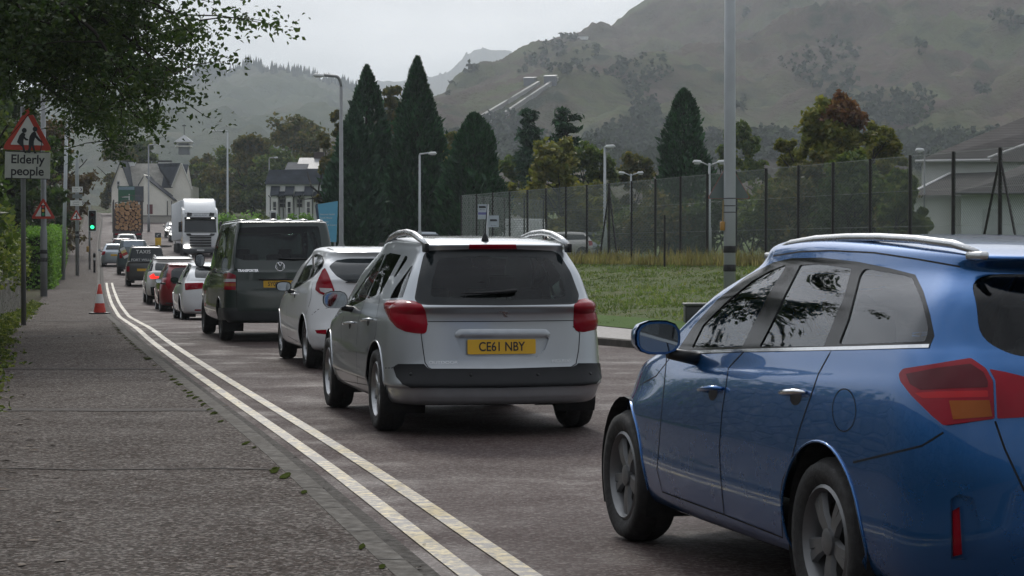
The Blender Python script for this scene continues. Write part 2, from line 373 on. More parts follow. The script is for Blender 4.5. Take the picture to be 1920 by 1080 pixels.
def car_surface(rings, res=1.0, sub=5):
    NR, NC, NS = max(4, int(12*res)), max(4, int(8*res)), max(12, int(46*res))
    rows = []
    for r in rings:
        o = outline(r['W'], r['R'], r['F'], r.get('rr', .2), r.get('rf', .3), r.get('br', .1), r.get('bf', .25), r.get('tr', .05), r.get('tf', .06), NR, NC, NS, r.get('xm'))
        f = zp(r['z']); rows.append([(x, y, f(x)) for x, y in o])
    g = pchip_rows(rows, sub); nv, n = g.shape[0], g.shape[1]
    bm = bmesh.new(); nl = bm.verts.layers.float_vector.new('n0'); V = []
    for i in range(nv):
        L = [bm.verts.new(p) for p in g[i]]
        Rt = [L[j] if (j in (0, n-1)) else bm.verts.new((g[i][j][0], -g[i][j][1], g[i][j][2])) for j in range(n)]
        V.append(L + Rt[1:-1][::-1])
    m = len(V[0])
    for i in range(nv - 1):
        for j in range(m):
            try: bm.faces.new((V[i][j], V[i+1][j], V[i+1][(j+1) % m], V[i][(j+1) % m]))
            except ValueError: pass
    for row in (V[0], V[-1]):
        for j in range(m // 2):
            a = [row[j], row[j+1], row[(m-1-j) % m], row[(m-j) % m]]
            a = list(dict.fromkeys(a))
            if len(a) > 2:
                try: bm.faces.new(a)
                except ValueError: pass
    bmesh.ops.remove_doubles(bm, verts=bm.verts, dist=1e-5)
    bmesh.ops.recalc_face_normals(bm, faces=bm.faces)
    bm.normal_update()
    for v in bm.verts: v[nl] = v.normal
    return bm
def round_poly(p, r):
    if not r: return p
    out = []; n = len(p)
    for i in range(n):
        a, b, c = Vector(p[i-1]), Vector(p[i]), Vector(p[(i+1) % n])
        ra = min(r, (a-b).length * .45); rc = min(r, (c-b).length * .45)
        q0 = b + (a-b).normalized() * ra; q2 = b + (c-b).normalized() * rc
        for t in (0, .25, .5, .75, 1): out.append(tuple(q0*(1-t)**2 + b*2*t*(1-t) + q2*t*t))
    return out
def inside(p, poly):
    x, y = p; c = False; j = len(poly) - 1
    for i in range(len(poly)):
        xi, yi = poly[i]; xj, yj = poly[j]
        if (yi > y) != (yj > y) and x < (xj-xi)*(y-yi)/(yj-yi)+xi: c = not c
        j = i
    return c
class Car:
    def __init__(s, name, label, cat, pos, th, z=0, group=None):
        s.root = thing(name, label, cat, (pos[0], pos[1], z), R(90 + th), group)
        s.mw = Matrix.Translation((pos[0], pos[1], z)) @ Matrix.Rotation(R(90 + th), 4, 'Z'); s.mi = s.mw.inverted()
        s.eye = s.mi @ Vector((0, 0, EYE)); s.pieces = {}; s.parents = {}; s.ng = 0
    # car-local ray through a photo pixel. The car's x axis points forwards = world +Y turned by th
    def pxdir(s, p, flip=False):
        d = s.mi.to_3x3() @ ray(*p)
        return Vector((d.x, -d.y, d.z)) if flip else d
    def proj(s, v, flip=False):
        return proj(s.mw @ (Vector((v.x, -v.y, v.z)) if flip else v))
    def hit(s, p):
        h = s.bvh.ray_cast(s.eye, s.pxdir(p).normalized())
        if h[0] is None:
            best = None
            for k in range(60):
                q = s.bvh.find_nearest(s.eye + s.pxdir(p) * (s.eye.length * (.75 + .5*k/59)))
                if best is None or q[3] < best[3]: best = q
            h = best
        return h[0], h[1]
    def on_plane(s, p, axis, val):
        d = s.pxdir(p); t = (val - s.eye[axis]) / d[axis]; return s.eye + d * t
    def base(s, bm):
        s.bm = bm; s.bvh = BVHTree.FromBMesh(bm); s.pieces['body'] = bm
    def cut(s, src, poly, view='px', flip=False, allf=None):
        bm = s.pieces[src]; bm.normal_update()
        if view == 'px':
            eye = Vector((s.eye.x, -s.eye.y, s.eye.z)) if flip else s.eye
            P2 = lambda v: s.proj(v, flip)
            plane = lambda a, b: (eye, s.pxdir(a, flip).cross(s.pxdir(b, flip)))
            ok = lambda f: f.normal.dot(eye - f.calc_center_median()) > 0
        elif view == 'side':
            sg = -1 if flip else 1; P2 = lambda v: (v.x, v.z)
            plane = lambda a, b: (Vector((a[0], 0, a[1])), Vector((-(b[1]-a[1]), 0, b[0]-a[0])))
            ok = lambda f: (f.normal.y * sg > .05 and f.calc_center_median().y * sg > .1)
        elif view == 'rear':
            P2 = lambda v: (v.y, v.z)
            plane = lambda a, b: (Vector((0, a[0], a[1])), Vector((0, -(b[1]-a[1]), b[0]-a[0])))
            ok = lambda f: f.normal.x < -.05 and f.calc_center_median().x < .6
        elif view == 'front':
            P2 = lambda v: (v.y, v.z)
            plane = lambda a, b: (Vector((0, a[0], a[1])), Vector((0, -(b[1]-a[1]), b[0]-a[0])))
            ok = lambda f: f.normal.x > .05 and f.calc_center_median().x > .3
        if allf: ok = allf
        x0 = min(p[0] for p in poly); x1 = max(p[0] for p in poly); y0 = min(p[1] for p in poly); y1 = max(p[1] for p in poly)
        bb = {}
        def box(f):
            if f not in bb:
                q = [P2(v.co) for v in f.verts]; bb[f] = (min(a[0] for a in q), max(a[0] for a in q), min(a[1] for a in q), max(a[1] for a in q))
            return bb[f]
        cand = [f for f in bm.faces if ok(f) and (lambda b: b[0] <= x1 and b[1] >= x0 and b[2] <= y1 and b[3] >= y0)(box(f))]
        pts = []
        n = len(poly); step = max(x1-x0, y1-y0) / 7
        for i in range(n):
            a, b = Vector(poly[i]), Vector(poly[(i+1) % n]); k = max(1, int((b-a).length / step))
            pts += [tuple(a + (b-a) * j / k) for j in range(k)]
        for i in range(len(pts)):
            a, b = pts[i], pts[(i+1) % len(pts)]
            if (Vector(a)-Vector(b)).length < 1e-9: continue
            e = 1e-4 * (x1 - x0)
            sx0, sx1 = min(a[0], b[0]) - e, max(a[0], b[0]) + e; sy0, sy1 = min(a[1], b[1]) - e, max(a[1], b[1]) + e
            fs = [f for f in cand if f.is_valid and (lambda q: q[0] <= sx1 and q[1] >= sx0 and q[2] <= sy1 and q[3] >= sy0)(box(f))]
            if not fs: continue
            co, no = plane(a, b)
            if no.length < 1e-12: continue
            ge = set(fs)
            for f in fs: ge.update(f.edges); ge.update(f.verts)
            r = bmesh.ops.bisect_plane(bm, geom=list(ge), dist=1e-6, plane_co=co, plane_no=no.normalized())
            old = set(cand)
            for f in fs: bb.pop(f, None)
            cand += [g for g in r['geom'] if isinstance(g, bmesh.types.BMFace) and g not in old]
        bm.normal_update(); out = []
        for f in cand:
            if f.is_valid and ok(f) and inside(P2(f.calc_center_median()), poly): out.append(f)
        return out
    def take(s, src, faces, dst):
        """move faces of piece src to piece dst"""
        bm = s.pieces[src]; l0 = bm.verts.layers.float_vector['n0']
        nb = s.pieces.get(dst)
        if nb is None: nb = bmesh.new(); nb.verts.layers.float_vector.new('n0'); s.pieces[dst] = nb
        l1 = nb.verts.layers.float_vector['n0']; mp = {}
        for f in faces:
            vs = []
            for v in f.verts:
                if v not in mp: w = nb.verts.new(v.co); w[l1] = v[l0]; mp[v] = w
                vs.append(mp[v])
            try: nb.faces.new(vs)
            except ValueError: pass
        bmesh.ops.delete(bm, geom=faces, context='FACES')
    def shape(s, name, off=0., bulge=0., edge=.03, depth=.02):
        """push a cut piece along its surface normals, dome it, and close its rim with a skirt"""
        bm = s.pieces[name]; l = bm.verts.layers.float_vector['n0']
        bd = [v for v in bm.verts if any(len(e.link_faces) == 1 for e in v.link_edges)]
        if bulge and bd:
            from mathutils.kdtree import KDTree
            kd = KDTree(len(bd))
            for i, v in enumerate(bd): kd.insert(v.co, i)
            kd.balance(); dd = {v: kd.find(v.co)[2] for v in bm.verts}
        new = {v: v.co + v[l].normalized() * (off + (bulge * (1 - math.exp(-dd[v] / edge)) if bulge and bd else 0)) for v in bm.verts}
        edges = [e for e in bm.edges if len(e.link_faces) == 1]
        for v, c in new.items(): v.co = c
        if depth:
            low = {}
            for e in edges:
                a, b = e.link_loops[0].vert, e.link_loops[0].link_loop_next.vert; q = []
                for v in (a, b):
                    if v not in low:
                        w = bm.verts.new(v.co - v[l].normalized() * depth); w[l] = v[l]; low[v] = w
                try: bm.faces.new((b, a, low[a], low[b]))
                except ValueError: pass
        bm.normal_update()
    def emit(s, name, mats, parent=None, objname=None, keep_normals=True):
        bm = s.pieces.pop(name)
        if not bm.faces: bm.free(); return None
        l = bm.verts.layers.float_vector['n0']; bm.verts.ensure_lookup_table()
        ns = [tuple(v[l].normalized()) if v[l].length > .1 else (0, 0, 1) for v in bm.verts]
        me = bpy.data.meshes.new(objname or name); bm.to_mesh(me); bm.free()
        for m in (mats if isinstance(mats, list) else [mats]): me.materials.append(m)
        me.polygons.foreach_set('use_smooth', [True] * len(me.polygons)); me.update()
        if keep_normals: me.normals_split_custom_set_from_vertices(ns)
        else: me.set_sharp_from_angle(angle=R(40))
        o = bpy.data.objects.new(objname or name, me); COL.objects.link(o); o.parent = parent or s.root; return o
    def feature(s, name, poly, mat, src='body', rnd=0, mirror=True, off=0., bulge=0., edge=.03, depth=.02, parent=None, view='px', objname=None, kn=None, defer=False):
        poly = round_poly(poly, rnd); res = []
        for flip in ((False, True) if mirror else (False,)):
            sr = src + ('_m' if flip and src + '_m' in s.pieces else '')
            fs = s.cut(sr, poly, view, flip); nm = name + ('_m' if flip else '')
            if not fs: continue
            s.take(sr, fs, nm)
            if defer: continue
            s.shape(nm, off, bulge, edge, depth)
            res.append(s.emit(nm, mat, parent, objname or name, kn if kn is not None else not bulge))
        return res
    def sym(s, pts):
        '''left-half photo outline -> closed symmetric outline in (y, z) of the car, for the rear view'''
        L = [s.hit(p)[0] for p in pts]; L = [(v.y, v.z) for v in L]
        return L + [(-y, z) for y, z in L[::-1]]
    def windscreen(s, w0, w1, z0, z1, mat=None):
        s.feature('windscreen', [(-w0, z0), (-w0*.5, z0-.02), (w0*.5, z0-.02), (w0, z0), (w1, z1), (-w1, z1)], mat or M_GLASS, view='front', mirror=False, rnd=.05, off=-.003, depth=.012)
    def finish(s, name, mat, off=0., depth=.02, objname=None, parent=None):
        out = []
        for nm in (name, name + '_m'):
            if nm in s.pieces:
                s.shape(nm, off, 0, .03, depth); out.append(s.emit(nm, mat, parent, objname or name))
        return out
    def ribbon(s, mb, pts, w=.006, off=.0015, mirror=True):
        """thin dark gap along a photo-pixel path lying on the body"""
        L = []
        for a, b in zip(pts, pts[1:]):
            k = max(2, int(math.hypot(b[0]-a[0], b[1]-a[1]) / 12))
            L += [(a[0]+(b[0]-a[0])*j/k, a[1]+(b[1]-a[1])*j/k) for j in range(k)]
        L.append(pts[-1]); H = [s.hit(p) for p in L]; H = [h for h in H if h[0] is not None]
        for flip in ((1, -1) if mirror else (1,)):
            vs = []
            for i, (c, n) in enumerate(H):
                t = (H[min(i+1, len(H)-1)][0] - H[max(i-1, 0)][0]); sd_ = t.cross(n).normalized() * w / 2
                for q in (c - sd_ + n*off, c + sd_ + n*off): vs.append((q.x, q.y*flip, q.z))
            mb.add(vs, [(2*i, 2*i+1, 2*i+3, 2*i+2) for i in range(len(H)-1)])
    def wheels(s, wb, y, r, rimr, w=.205, spokes=5, rimmat=None, arch=None, split=False, back=(0., 0.)):
        """arches cut out of the body, lined wells, four wheels"""
        arch = arch or r + .045; rimmat = rimmat or M_ALLOY
        for cx in (0, wb):
            poly = [(cx + arch*math.cos(a), r + .01 + arch*math.sin(a)) for a in [2*math.pi*i/36 for i in range(36)]]
            for sg in (1, -1):
                fs = s.cut('body', poly, 'side', sg < 0, allf=lambda f: f.calc_center_median().y * sg > y - .33)
                bmesh.ops.delete(s.pieces['body'], geom=fs, context='FACES')
                wellb = MB(); lip = MB(); n = 20; vs = []
                for i in range(n + 1):
                    a = R(-28) + R(236) * i / n
                    for yy, rr in ((y - .34, arch + .012), (y - .02, arch + .012)):
                        vs.append((cx + rr*math.cos(a), sg*yy, r + .01 + rr*math.sin(a)))
                wellb.add(vs, [(2*i, 2*i+1, 2*i+3, 2*i+2) for i in range(n)])
                wellb.add([(cx, sg*(y-.34), r)] + [vs[2*i] for i in range(n+1)], [(0, i+1, i+2) for i in range(n)])
                # rolled lip of the arch
                lp = []
                for i in range(25):
                    a = R(-14) + R(208) * i / 24; px_, pz_ = cx + (arch+.004)*math.cos(a), r + .01 + (arch+.004)*math.sin(a)
                    h = s.bvh.ray_cast(Vector((px_, sg*3, pz_)), Vector((0, -sg, 0)))
                    if h[0] and abs(h[0].y) > y - .25: lp.append(h[0] + Vector((0, sg*.001, 0)))
                if len(lp) > 3: lip.tube(lp, .006, 6).build('arch_lip', s.paint, s.root, True)
                wellb.build('wheel_well', M_DARK, s.root)
        tw = w
        for cx in (0, wb):
            for sg in (1, -1):
                M = Matrix.Translation((cx, sg*(y - tw/2), r)) @ Matrix.Rotation(R(-90*sg), 4, 'X')
                h = tw/2; t = MB()
                t.lathe([(rimr, -h*.75), (r*.9, -h), (r-.018, -h*.86), (r, -h*.55), (r, -h*.1), (r-.006, -h*.08), (r-.006, h*.0), (r, h*.02), (r, h*.55), (r-.018, h*.86), (r*.93, h*.97), (r*.82, h), (rimr+.012, h*.86), (rimr, h*.7)], 36, M, close=True)
                wh = t.build('wheel', M_RUB, s.root, True)
                b = MB(); b.lathe([(rimr+.006, h*.82), (rimr-.006, h*.9), (rimr-.016, h*.74), (rimr-.03, h*.1), (rimr-.03, -h*.7)], 32, M, caps=False)
                k = MB(); k.lathe([(0, h*.15), (rimr-.028, h*.0)], 24, M, caps=False); 
                for i in range(spokes):
                    a0 = 2*math.pi*i/spokes + .3
                    for da in ((-.13, .13) if split else (0,)):
                        a = a0 + da; u = Vector((math.cos(a), math.sin(a), 0)); q = Vector((-math.sin(a), math.cos(a), 0)); ww = .026 if split else .036
                        v = []
                        for rad, wd, hz in ((.02, ww*.9, h*.62), (rimr*.5, ww*.8, h*.72), (rimr-.008, ww*1.05, h*.66)):
                            v += [M @ (u*rad - q*wd + Vector((0, 0, hz-.02))), M @ (u*rad - q*wd*.7 + Vector((0, 0, hz))), M @ (u*rad + q*wd*.7 + Vector((0, 0, hz))), M @ (u*rad + q*wd + Vector((0, 0, hz-.02)))]
                        fl = []
                        for j in range(2):
                            for e in range(3): fl.append((j*4+e, j*4+e+1, j*4+4+e+1, j*4+4+e))
                        b.add(v, fl)
                b.lathe([(.052, h*.5), (.05, h*.76), (.03, h*.82), (0, h*.82)], 16, M)
                b.build('rim', rimmat, wh, 'auto'); k.build('brake_disc', M_DARK, wh)
    def seats(s, xf, xr, zs=.32, top=1.0, w=.36, heads=True, rear=True, cargo=True):
        for sg in (1, -1):
            b = MB(); c = Vector((xf, sg*w, zs))
            b.box(c + Vector((.12, 0, .12)), (.5, .48, .16)); b.box(c + Vector((-.17, 0, (top-zs)/2 + .05)), (.16, .46, top-zs-.1), Matrix.Rotation(R(-12), 3, 'Y'), taper=.86)
            o = b.build('seat', M_TRIM, s.root); bev(o, .04)
            hb = MB(); hb.box(c + Vector((-.28, 0, top-zs+.10)), (.1, .25, .17), Matrix.Rotation(R(-10), 3, 'Y'), taper=.85); hb.tube([c+Vector((-.27, .05, top-zs-.05)), c+Vector((-.28, .05, top-zs+.05))], .008); hb.tube([c+Vector((-.27, -.05, top-zs-.05)), c+Vector((-.28, -.05, top-zs+.05))], .008)
            bev(hb.build('headrest', M_TRIM, o), .03)
        if rear:
            b = MB(); b.box((xr+.2, 0, zs+.1), (.5, 1.2, .18)); b.box((xr-.12, 0, (top+zs)/2), (.16, 1.22, top-zs-.06), Matrix.Rotation(R(-12), 3, 'Y'), taper=.95)
            o = b.build('rear_bench', M_TRIM, s.root); bev(o, .04)
            for yy in (-.38, 0, .38):
                hb = MB(); hb.box((xr-.22, yy, top+.03), (.09, .25, .13)); bev(hb.build('headrest', M_TRIM, o), .03)
        b = MB(); b.box((xf+.75, 0, zs+.38), (.45, 1.35, .3), taper=.8); bev(b.build('dashboard', M_TRIM, s.root), .05)
        b = MB(); M = Matrix.Translation((xf+.48, -w, zs+.52)) @ Matrix.Rotation(R(65), 4, 'Y')
        b.lathe([(.18+.014*math.cos(t), .014*math.sin(t)) for t in [2*math.pi*i/8 for i in range(8)]], 24, M, close=True); b.lathe([(0, -.05), (.07, -.04), (.06, .0), (0, .01)], 12, M)
        b.add([M @ Vector((x, y, -.02)) for x, y in ((-.018, -.17), (.018, -.17), (.018, .17), (-.018, .17))], [(0, 1, 2, 3)]); b.build('steering_wheel', M_BLACK, s.root, True)
        b = MB(); b.box((xf-.3, 0, zs-.08), (3.0, 1.35, .04)); b.build('cabin_floor', M_DARK, s.root)
    def mirror_at(s, c, size, mat, flip=True, glassdir=(-1, .25, 0)):
        sx, sy_, sz = size
        for sg in ((1, -1) if flip else (1,)):
            b = MB(); C = Vector((c[0], c[1]*sg, c[2])); n1, n2 = 12, 16; vs = []; fs = []
            for i in range(n1 + 1):
                t = math.pi/2 * i / n1; rr = math.cos(t) ** .6; xx = math.sin(t)
                for j in range(n2):
                    a = 2*math.pi*j/n2; ca, sa = math.cos(a), math.sin(a); k = (abs(ca)**2.8 + abs(sa)**2.8) ** (-1/2.8)
                    vs.append(C + Vector((xx*sx, sg*ca*k*sy_/2*rr, sa*k*sz/2*rr*(1 if sa > 0 else .95))))
            for i in range(n1):
                for j in range(n2): fs.append((i*n2+j, i*n2+(j+1) % n2, (i+1)*n2+(j+1) % n2, (i+1)*n2+j))
            b.add(vs, fs); b.add([C + Vector((-.012, sg*math.cos(a)*(abs(math.cos(a))**2.8+abs(math.sin(a))**2.8)**(-1/2.8)*sy_*.47, math.sin(a)*(abs(math.cos(a))**2.8+abs(math.sin(a))**2.8)**(-1/2.8)*sz*.46)) for a in [2*math.pi*j/16 for j in range(16)]] , [tuple(range(16))])
            o = b.build('wing_mirror', [mat], s.root, True)
            k = MB(); k.tube([C + Vector((.03, -sg*sy_*.3, -sz*.45)), C + Vector((.05, -sg*(sy_*.5+.10), -sz*.62))], [.035, .045], 8, flat=.7); k.build('mirror_arm', M_BLACK, o, True)
            g = MB(); vv = [C + Vector((-.016, sg*x*sy_*.42, z*sz*.40)) for x, z in [(math.cos(a)*(abs(math.cos(a))**3+abs(math.sin(a))**3)**(-1/3), math.sin(a)*(abs(math.cos(a))**3+abs(math.sin(a))**3)**(-1/3)) for a in [2*math.pi*j/20 for j in range(20)]]]
            g.add(vv, [tuple(range(20))]); g.build('mirror_glass', M_MIR, o)
    def plate(s, px_c, txt, w=.52, h=.111, mat=None, off=.012, nrm=None, shift=.0):
        c, n = s.hit(px_c)
        n = Vector(nrm) if nrm else Vector((n.x, 0, n.z * .5)).normalized()
        M = face_mat(c + n*off, n); b = MB()
        b.prism(round_poly([(-w/2, -h/2), (w/2, -h/2), (w/2, h/2), (-w/2, h/2)], .012), .006, M); o = b.build('number_plate', mat or M_YPL, s.root)
        if txt: text_mesh(txt, h*.86, M_PLT, o, M @ Matrix.Translation((0, -.002, .0072)), 'plate_lettering', .001, xs=.84, bold=.0012)
        return o
def bev(o, w, seg=2):
    m = o.modifiers.new('b', 'BEVEL'); m.width = w; m.segments = seg; m.limit_method = 'ANGLE'
    o.data.polygons.foreach_set('use_smooth', [True]*len(o.data.polygons)); return o
def std_rings(s):
    """ring list from a handful of car dimensions"""
    g = s.get; F, Rr, hw = s['F'], s['R'], s['hw']; zs = g('sill', .22); z5, z6 = g('zmid', (.52, .68))
    bf, bm_, br = s['belt']            # belt height at cowl, middle, rear
    xc, xf = s['ws']                   # windscreen centre base / top
    rb, rt = s['rg']                   # rear glass base / top
    zr = s['roof']; hood = s.get('hood', bf - .12); tw = s.get('tumble', .2); xm = (F+Rr)/2
    rrad = s.get('rr', .22); frad = s.get('rf', .45); bulge = s.get('br', .08); tr = s.get('tr', .04); tf = s.get('tf', .09)
    rear_drop = s.get('zr_end', zr - .06)
    k = dict(rr=rrad, rf=frad, br=bulge, bf=.3, tr=tr, tf=tf)
    def q(**d): x = dict(k); x.update(d); return x
    return [
        q(W=hw*.35, F=F-.7, R=Rr+.5, z=zs+.02, rr=.1, rf=.1, bf=.05, br=.05), q(W=hw-.10, F=F-.22, R=Rr+.14, z=zs),
        q(W=hw-.045, F=F-.12, R=Rr+.05, z=zs+.035), q(W=hw-.015, F=F-.03, R=Rr+.015, z=zs+.13), q(W=hw, F=F, R=Rr, z=z5), q(W=hw, F=F, R=Rr+s.get('r1', 0.), z=z6),
        q(W=hw-s.get('lean', .028), F=F-.03, R=Rr+s.get('r2', .01), z=[(F-.3, hood-.10), (xm, .5*bm_+.38), (Rr, br-.16)]),
        q(W=hw-s.get('lean', .028)-.018, F=F-.12, R=Rr+s.get('r3', .02), z=[(F-.3, hood-.03), (xc, bf-.10), (xm, bm_-.09), (Rr, br-.09)]),
        q(W=hw-s.get('lean', .028)-.036, F=F-.32, R=rb-.015, z=[(F-.35, hood), (xc, bf-.045), (xm, bm_-.035), (Rr, br-.035)]),
        q(W=hw-.085, F=xc, R=rb, z=[(xc, bf), (xm, bm_), (rb, br)], bf=.28, rf=.25, tf=.06, tr=tr+.01),
        q(W=hw-.085-tw*.33, F=xc+(xf-xc)*.5, R=rb+(rt-rb)*.45, rr=rrad*.6, z=[(xc, (bf+zr)/2), (xm, bm_+(zr-bm_)*.42), (rb, br+(rear_drop-br)*.45)], bf=.26, rf=.22, tf=.08, tr=tr+.02),
        q(W=hw-.085-tw*.72, F=xc+(xf-xc)*.92, R=rb+(rt-rb)*.9, rr=rrad*.5, z=[(xf+.1, zr-.13), (xm, zr-.115), (rt, rear_drop-.075)], bf=.22, rf=.2, tf=.09, tr=tr+.03),
        q(W=hw-.085-tw*.86, F=xf+.03, R=rt-s.get('spoil', .0), rr=rrad*.5, z=[(xf, zr-.055), (xf-.7, zr-.045), (rt, rear_drop-.02)], bf=.2, rf=.2, tf=.1, tr=tr+.03),
        q(W=hw-.085-tw*1.1, F=xf-.10, R=rt-s.get('spoil', 0.)+.05, z=[(xf, zr-.03), (xf-.7, zr-.015), (rt, rear_drop)], bf=.18, rf=.2, tf=.1),
        q(W=hw*.4, F=xf-.3, R=rt+.3, z=[(xf, zr-.012), (xf-.7, zr), (rt, rear_drop+.02)], bf=.1, br=.04, rr=.15, rf=.15),
        q(W=.03, F=xf-.5, R=rt+.6, z=[(xf, zr-.01), (xf-.7, zr+.004), (rt, rear_drop+.022)], bf=.0, br=.0, rr=.01, rf=.01)]
# ---------------------------------------------------------------- ground, road, pavements, verge
YS = [-60, -45, -30, -20, -12] + [i*1.5-6 for i in range(0, 44)] + [60 + i*3 for i in range(0, 35)] + [165 + i*5 for i in range(0, 28)] + [320, 360, 400]
YS = sorted(set(YS))
def strip(name, fa, fb, za, zb, mat, n=1, kind='structure', wob=0., y0=-60, y1=400, ys=None):
    ys = [y for y in (ys or YS) if y0 <= y <= y1]; vs = []; fs = []
    for y in ys:
        for i in range(n + 1):
            t = i / n; x = fa(y)*(1-t) + fb(y)*t; z = za(y)*(1-t) + zb(y)*t
            if wob: z += wob * noise.noise(Vector((x*.35, y*.35, 3))) * min(1, 4*t, 4*(1-t)) + wob*.5*noise.noise(Vector((x*1.1, y*1.1, 9))) * min(1, 4*t, 4*(1-t))
            vs.append((x, y, z))
    m = n + 1
    for j in range(len(ys) - 1):
        for i in range(n): fs.append((j*m+i, j*m+i+1, (j+1)*m+i+1, (j+1)*m+i))
    b = MB(); b.add(vs, fs); o = b.build(name, mat, None, True)
    if kind: o['kind'] = kind
    return o
c_ = lambda k: (lambda y: k)
off = lambda f, d: (lambda y: f(y) + d)
PW = 1.95                                           # pavement width
wallX = lambda y: kerbL(y) - .14 - PW - .25
KH = .11
M_KERB = simple('kerb_concrete', (.07, .064, .056), .8, var=.3, scale=7, bump=.4, spec=.15)
strip('road', kerbL, kerbR, zroad, zroad, asphalt(), 10)
M_GUT = simple('wet_gutter_grit', (.034, .03, .026), .8, var=.5, scale=9, bump=.5, spec=.15)
strip('gutter', kerbL, off(kerbL, .17), off(zroad, .004), off(zroad, .004), M_GUT)
kb = MB()
for nm, f, sg in (('kerb', kerbL, -1), ('far_kerb', kerbR, 1)):
    b = MB(); ys = [y for y in YS if y <= 300]; vs = []
    for y in ys:
        x, z = f(y), zroad(y); vs += [(x, y, z), (x + sg*.012, y, z + KH - .012), (x + sg*.03, y, z + KH + .002), (x + sg*.14, y, z + KH + .002), (x + sg*.14, y, z)]
    fs = [(5*j+i, 5*j+i+1, 5*j+i+6, 5*j+i+5) for j in range(len(ys)-1) for i in range(4)]
    b.add(vs, fs if sg > 0 else [q[::-1] for q in fs]); o = b.build(nm, M_KERB, None); o['kind'] = 'structure'
strip('pavement', off(kerbL, -.14-PW), off(kerbL, -.14), off(zroad, KH), off(zroad, KH), pavemat(), 6)
M_MOSS = groundmat('moss_and_grit', [(.3, (.035, .03, .02)), (.5, (.05, .055, .016)), (.65, (.06, .052, .04))], 2., 12)
ms = MB(); r2 = random.Random(5)
for i in range(90):                                  # moss along the back of the kerb
    y = r2.uniform(4, 40); x = kerbL(y) - .15 - r2.uniform(0, .05); k = r2.uniform(.02, .07)
    n = 9; a0 = r2.uniform(0, 6); ms.add([(x + math.cos(a0+2*math.pi*j/n)*k*.5*r2.uniform(.5, 1.2), y + math.sin(a0+2*math.pi*j/n)*k*3*r2.uniform(.5, 1.2), zroad(y)+KH+.0045) for j in range(n)], [tuple(range(n))])
ms.build('moss', simple('moss_green', (.035, .045, .012), 1., var=.3, spec=0.), None)['kind'] = 'stuff'
strip('left_border', off(wallX, -2.5), off(kerbL, -.14-PW), off(zroad, KH+.0), off(zroad, KH), groundmat('leaf_litter_soil', [(.35, (.03, .024, .016)), (.5, (.05, .042, .022)), (.62, (.04, .055, .018))], 1.5, 10), 3)
strip('left_ground', lambda y: wallX(y)-160, off(wallX, -2.5), off(zroad, .3), off(zroad, KH), groundmat('rough_grass_ground', [(.35, (.03, .034, .014)), (.55, (.045, .055, .018)), (.7, (.05, .045, .025))]), 8, wob=.3)
farP = lambda y: kerbR(y) + .14
farB = lambda y: kerbR(y) + .14 + interp([(0, 2.0), (30, 2.2), (60, 2.0), (300, 2.0)], y)
strip('far_pavement', farP, farB, off(zroad, KH), off(zroad, KH), simple('far_tarmac', (.085, .075, .07), .55, var=.25, scale=9, bump=.4), 2)
vz = lambda y: fenceZ(y)
verge = strip('grass_verge', farB, fenceX, off(zroad, KH), vz, groundmat('mown_grass', [(.3, (.045, .066, .022)), (.48, (.075, .098, .034)), (.6, (.098, .10, .046)), (.75, (.07, .06, .034))], .5, 8), 16, wob=.16)
strip('verge_edge', farB, lambda y: farB(y) + 1.1, off(zroad, KH+.012), lambda y: (lambda t: zroad(y)*(1-t) + KH*(1-t) + vz(y)*t + .05)(1.1/(fenceX(y)-farB(y))), groundmat('bright_mown_edge', [(.35, (.05, .095, .018)), (.6, (.08, .135, .028))], .8, 9), 2)
strip('field', fenceX, lambda y: fenceX(y) + 90, vz, lambda y: vz(y) + .35, groundmat('lawn', [(.35, (.045, .075, .016)), (.6, (.065, .10, .022))], .3, 6), 14, wob=.1)
strip('far_field', lambda y: fenceX(y) + 90, lambda y: fenceX(y) + 900, lambda y: vz(y) + .35, lambda y: vz(y) + 8, groundmat('far_rough_ground', [(.35, (.04, .045, .018)), (.6, (.06, .065, .025))], .05, 1), 14)
strip('far_left_ground', lambda y: wallX(y)-1200, lambda y: wallX(y)-160, lambda y: zroad(y) + 12, off(zroad, .3), groundmat('far_left_rough', [(.35, (.03, .036, .016)), (.6, (.045, .05, .02))], .05, 1), 8)
b = MB(); b.add([(-6000, 395, 6), (7000, 395, 6), (9000, 9000, 6), (-9000, 9000, 6)], [(0, 1, 2, 3)]); b.build('ground', groundmat('valley_floor', [(.35, (.035, .04, .018)), (.6, (.05, .055, .022))], .02, .4), None, kind='structure')
b = MB(); b.add([(-1500, -400, -.3), (1500, -400, -.3), (1500, -60, -.3), (-1500, -60, -.3)], [(0, 1, 2, 3)]); b.build('rear_ground', MATS.get('x') or simple('rear_ground_soil', (.05, .05, .03), .9), None, kind='structure')
M_JOINT = simple('kerb_joint_dirt', (.02, .018, .015), .95)
jb = MB()
for k in range(70):
    y = 5.2 + k*.915; x0 = kerbL(y) + .001; z = zroad(y)
    jb.add([(x0, y, z+.003), (x0, y+.014, z+.003), (x0-.01, y+.014, z+KH-.008), (x0-.01, y, z+KH-.008)], [(0,1,2,3)]); jb.add([(x0-.025, y, z+KH+.005), (x0-.025, y+.014, z+KH+.005), (x0-.141, y+.014, z+KH+.005), (x0-.141, y, z+KH+.005)], [(0,1,2,3)])
jb.build('kerb_joints', M_JOINT, None, kind='structure')
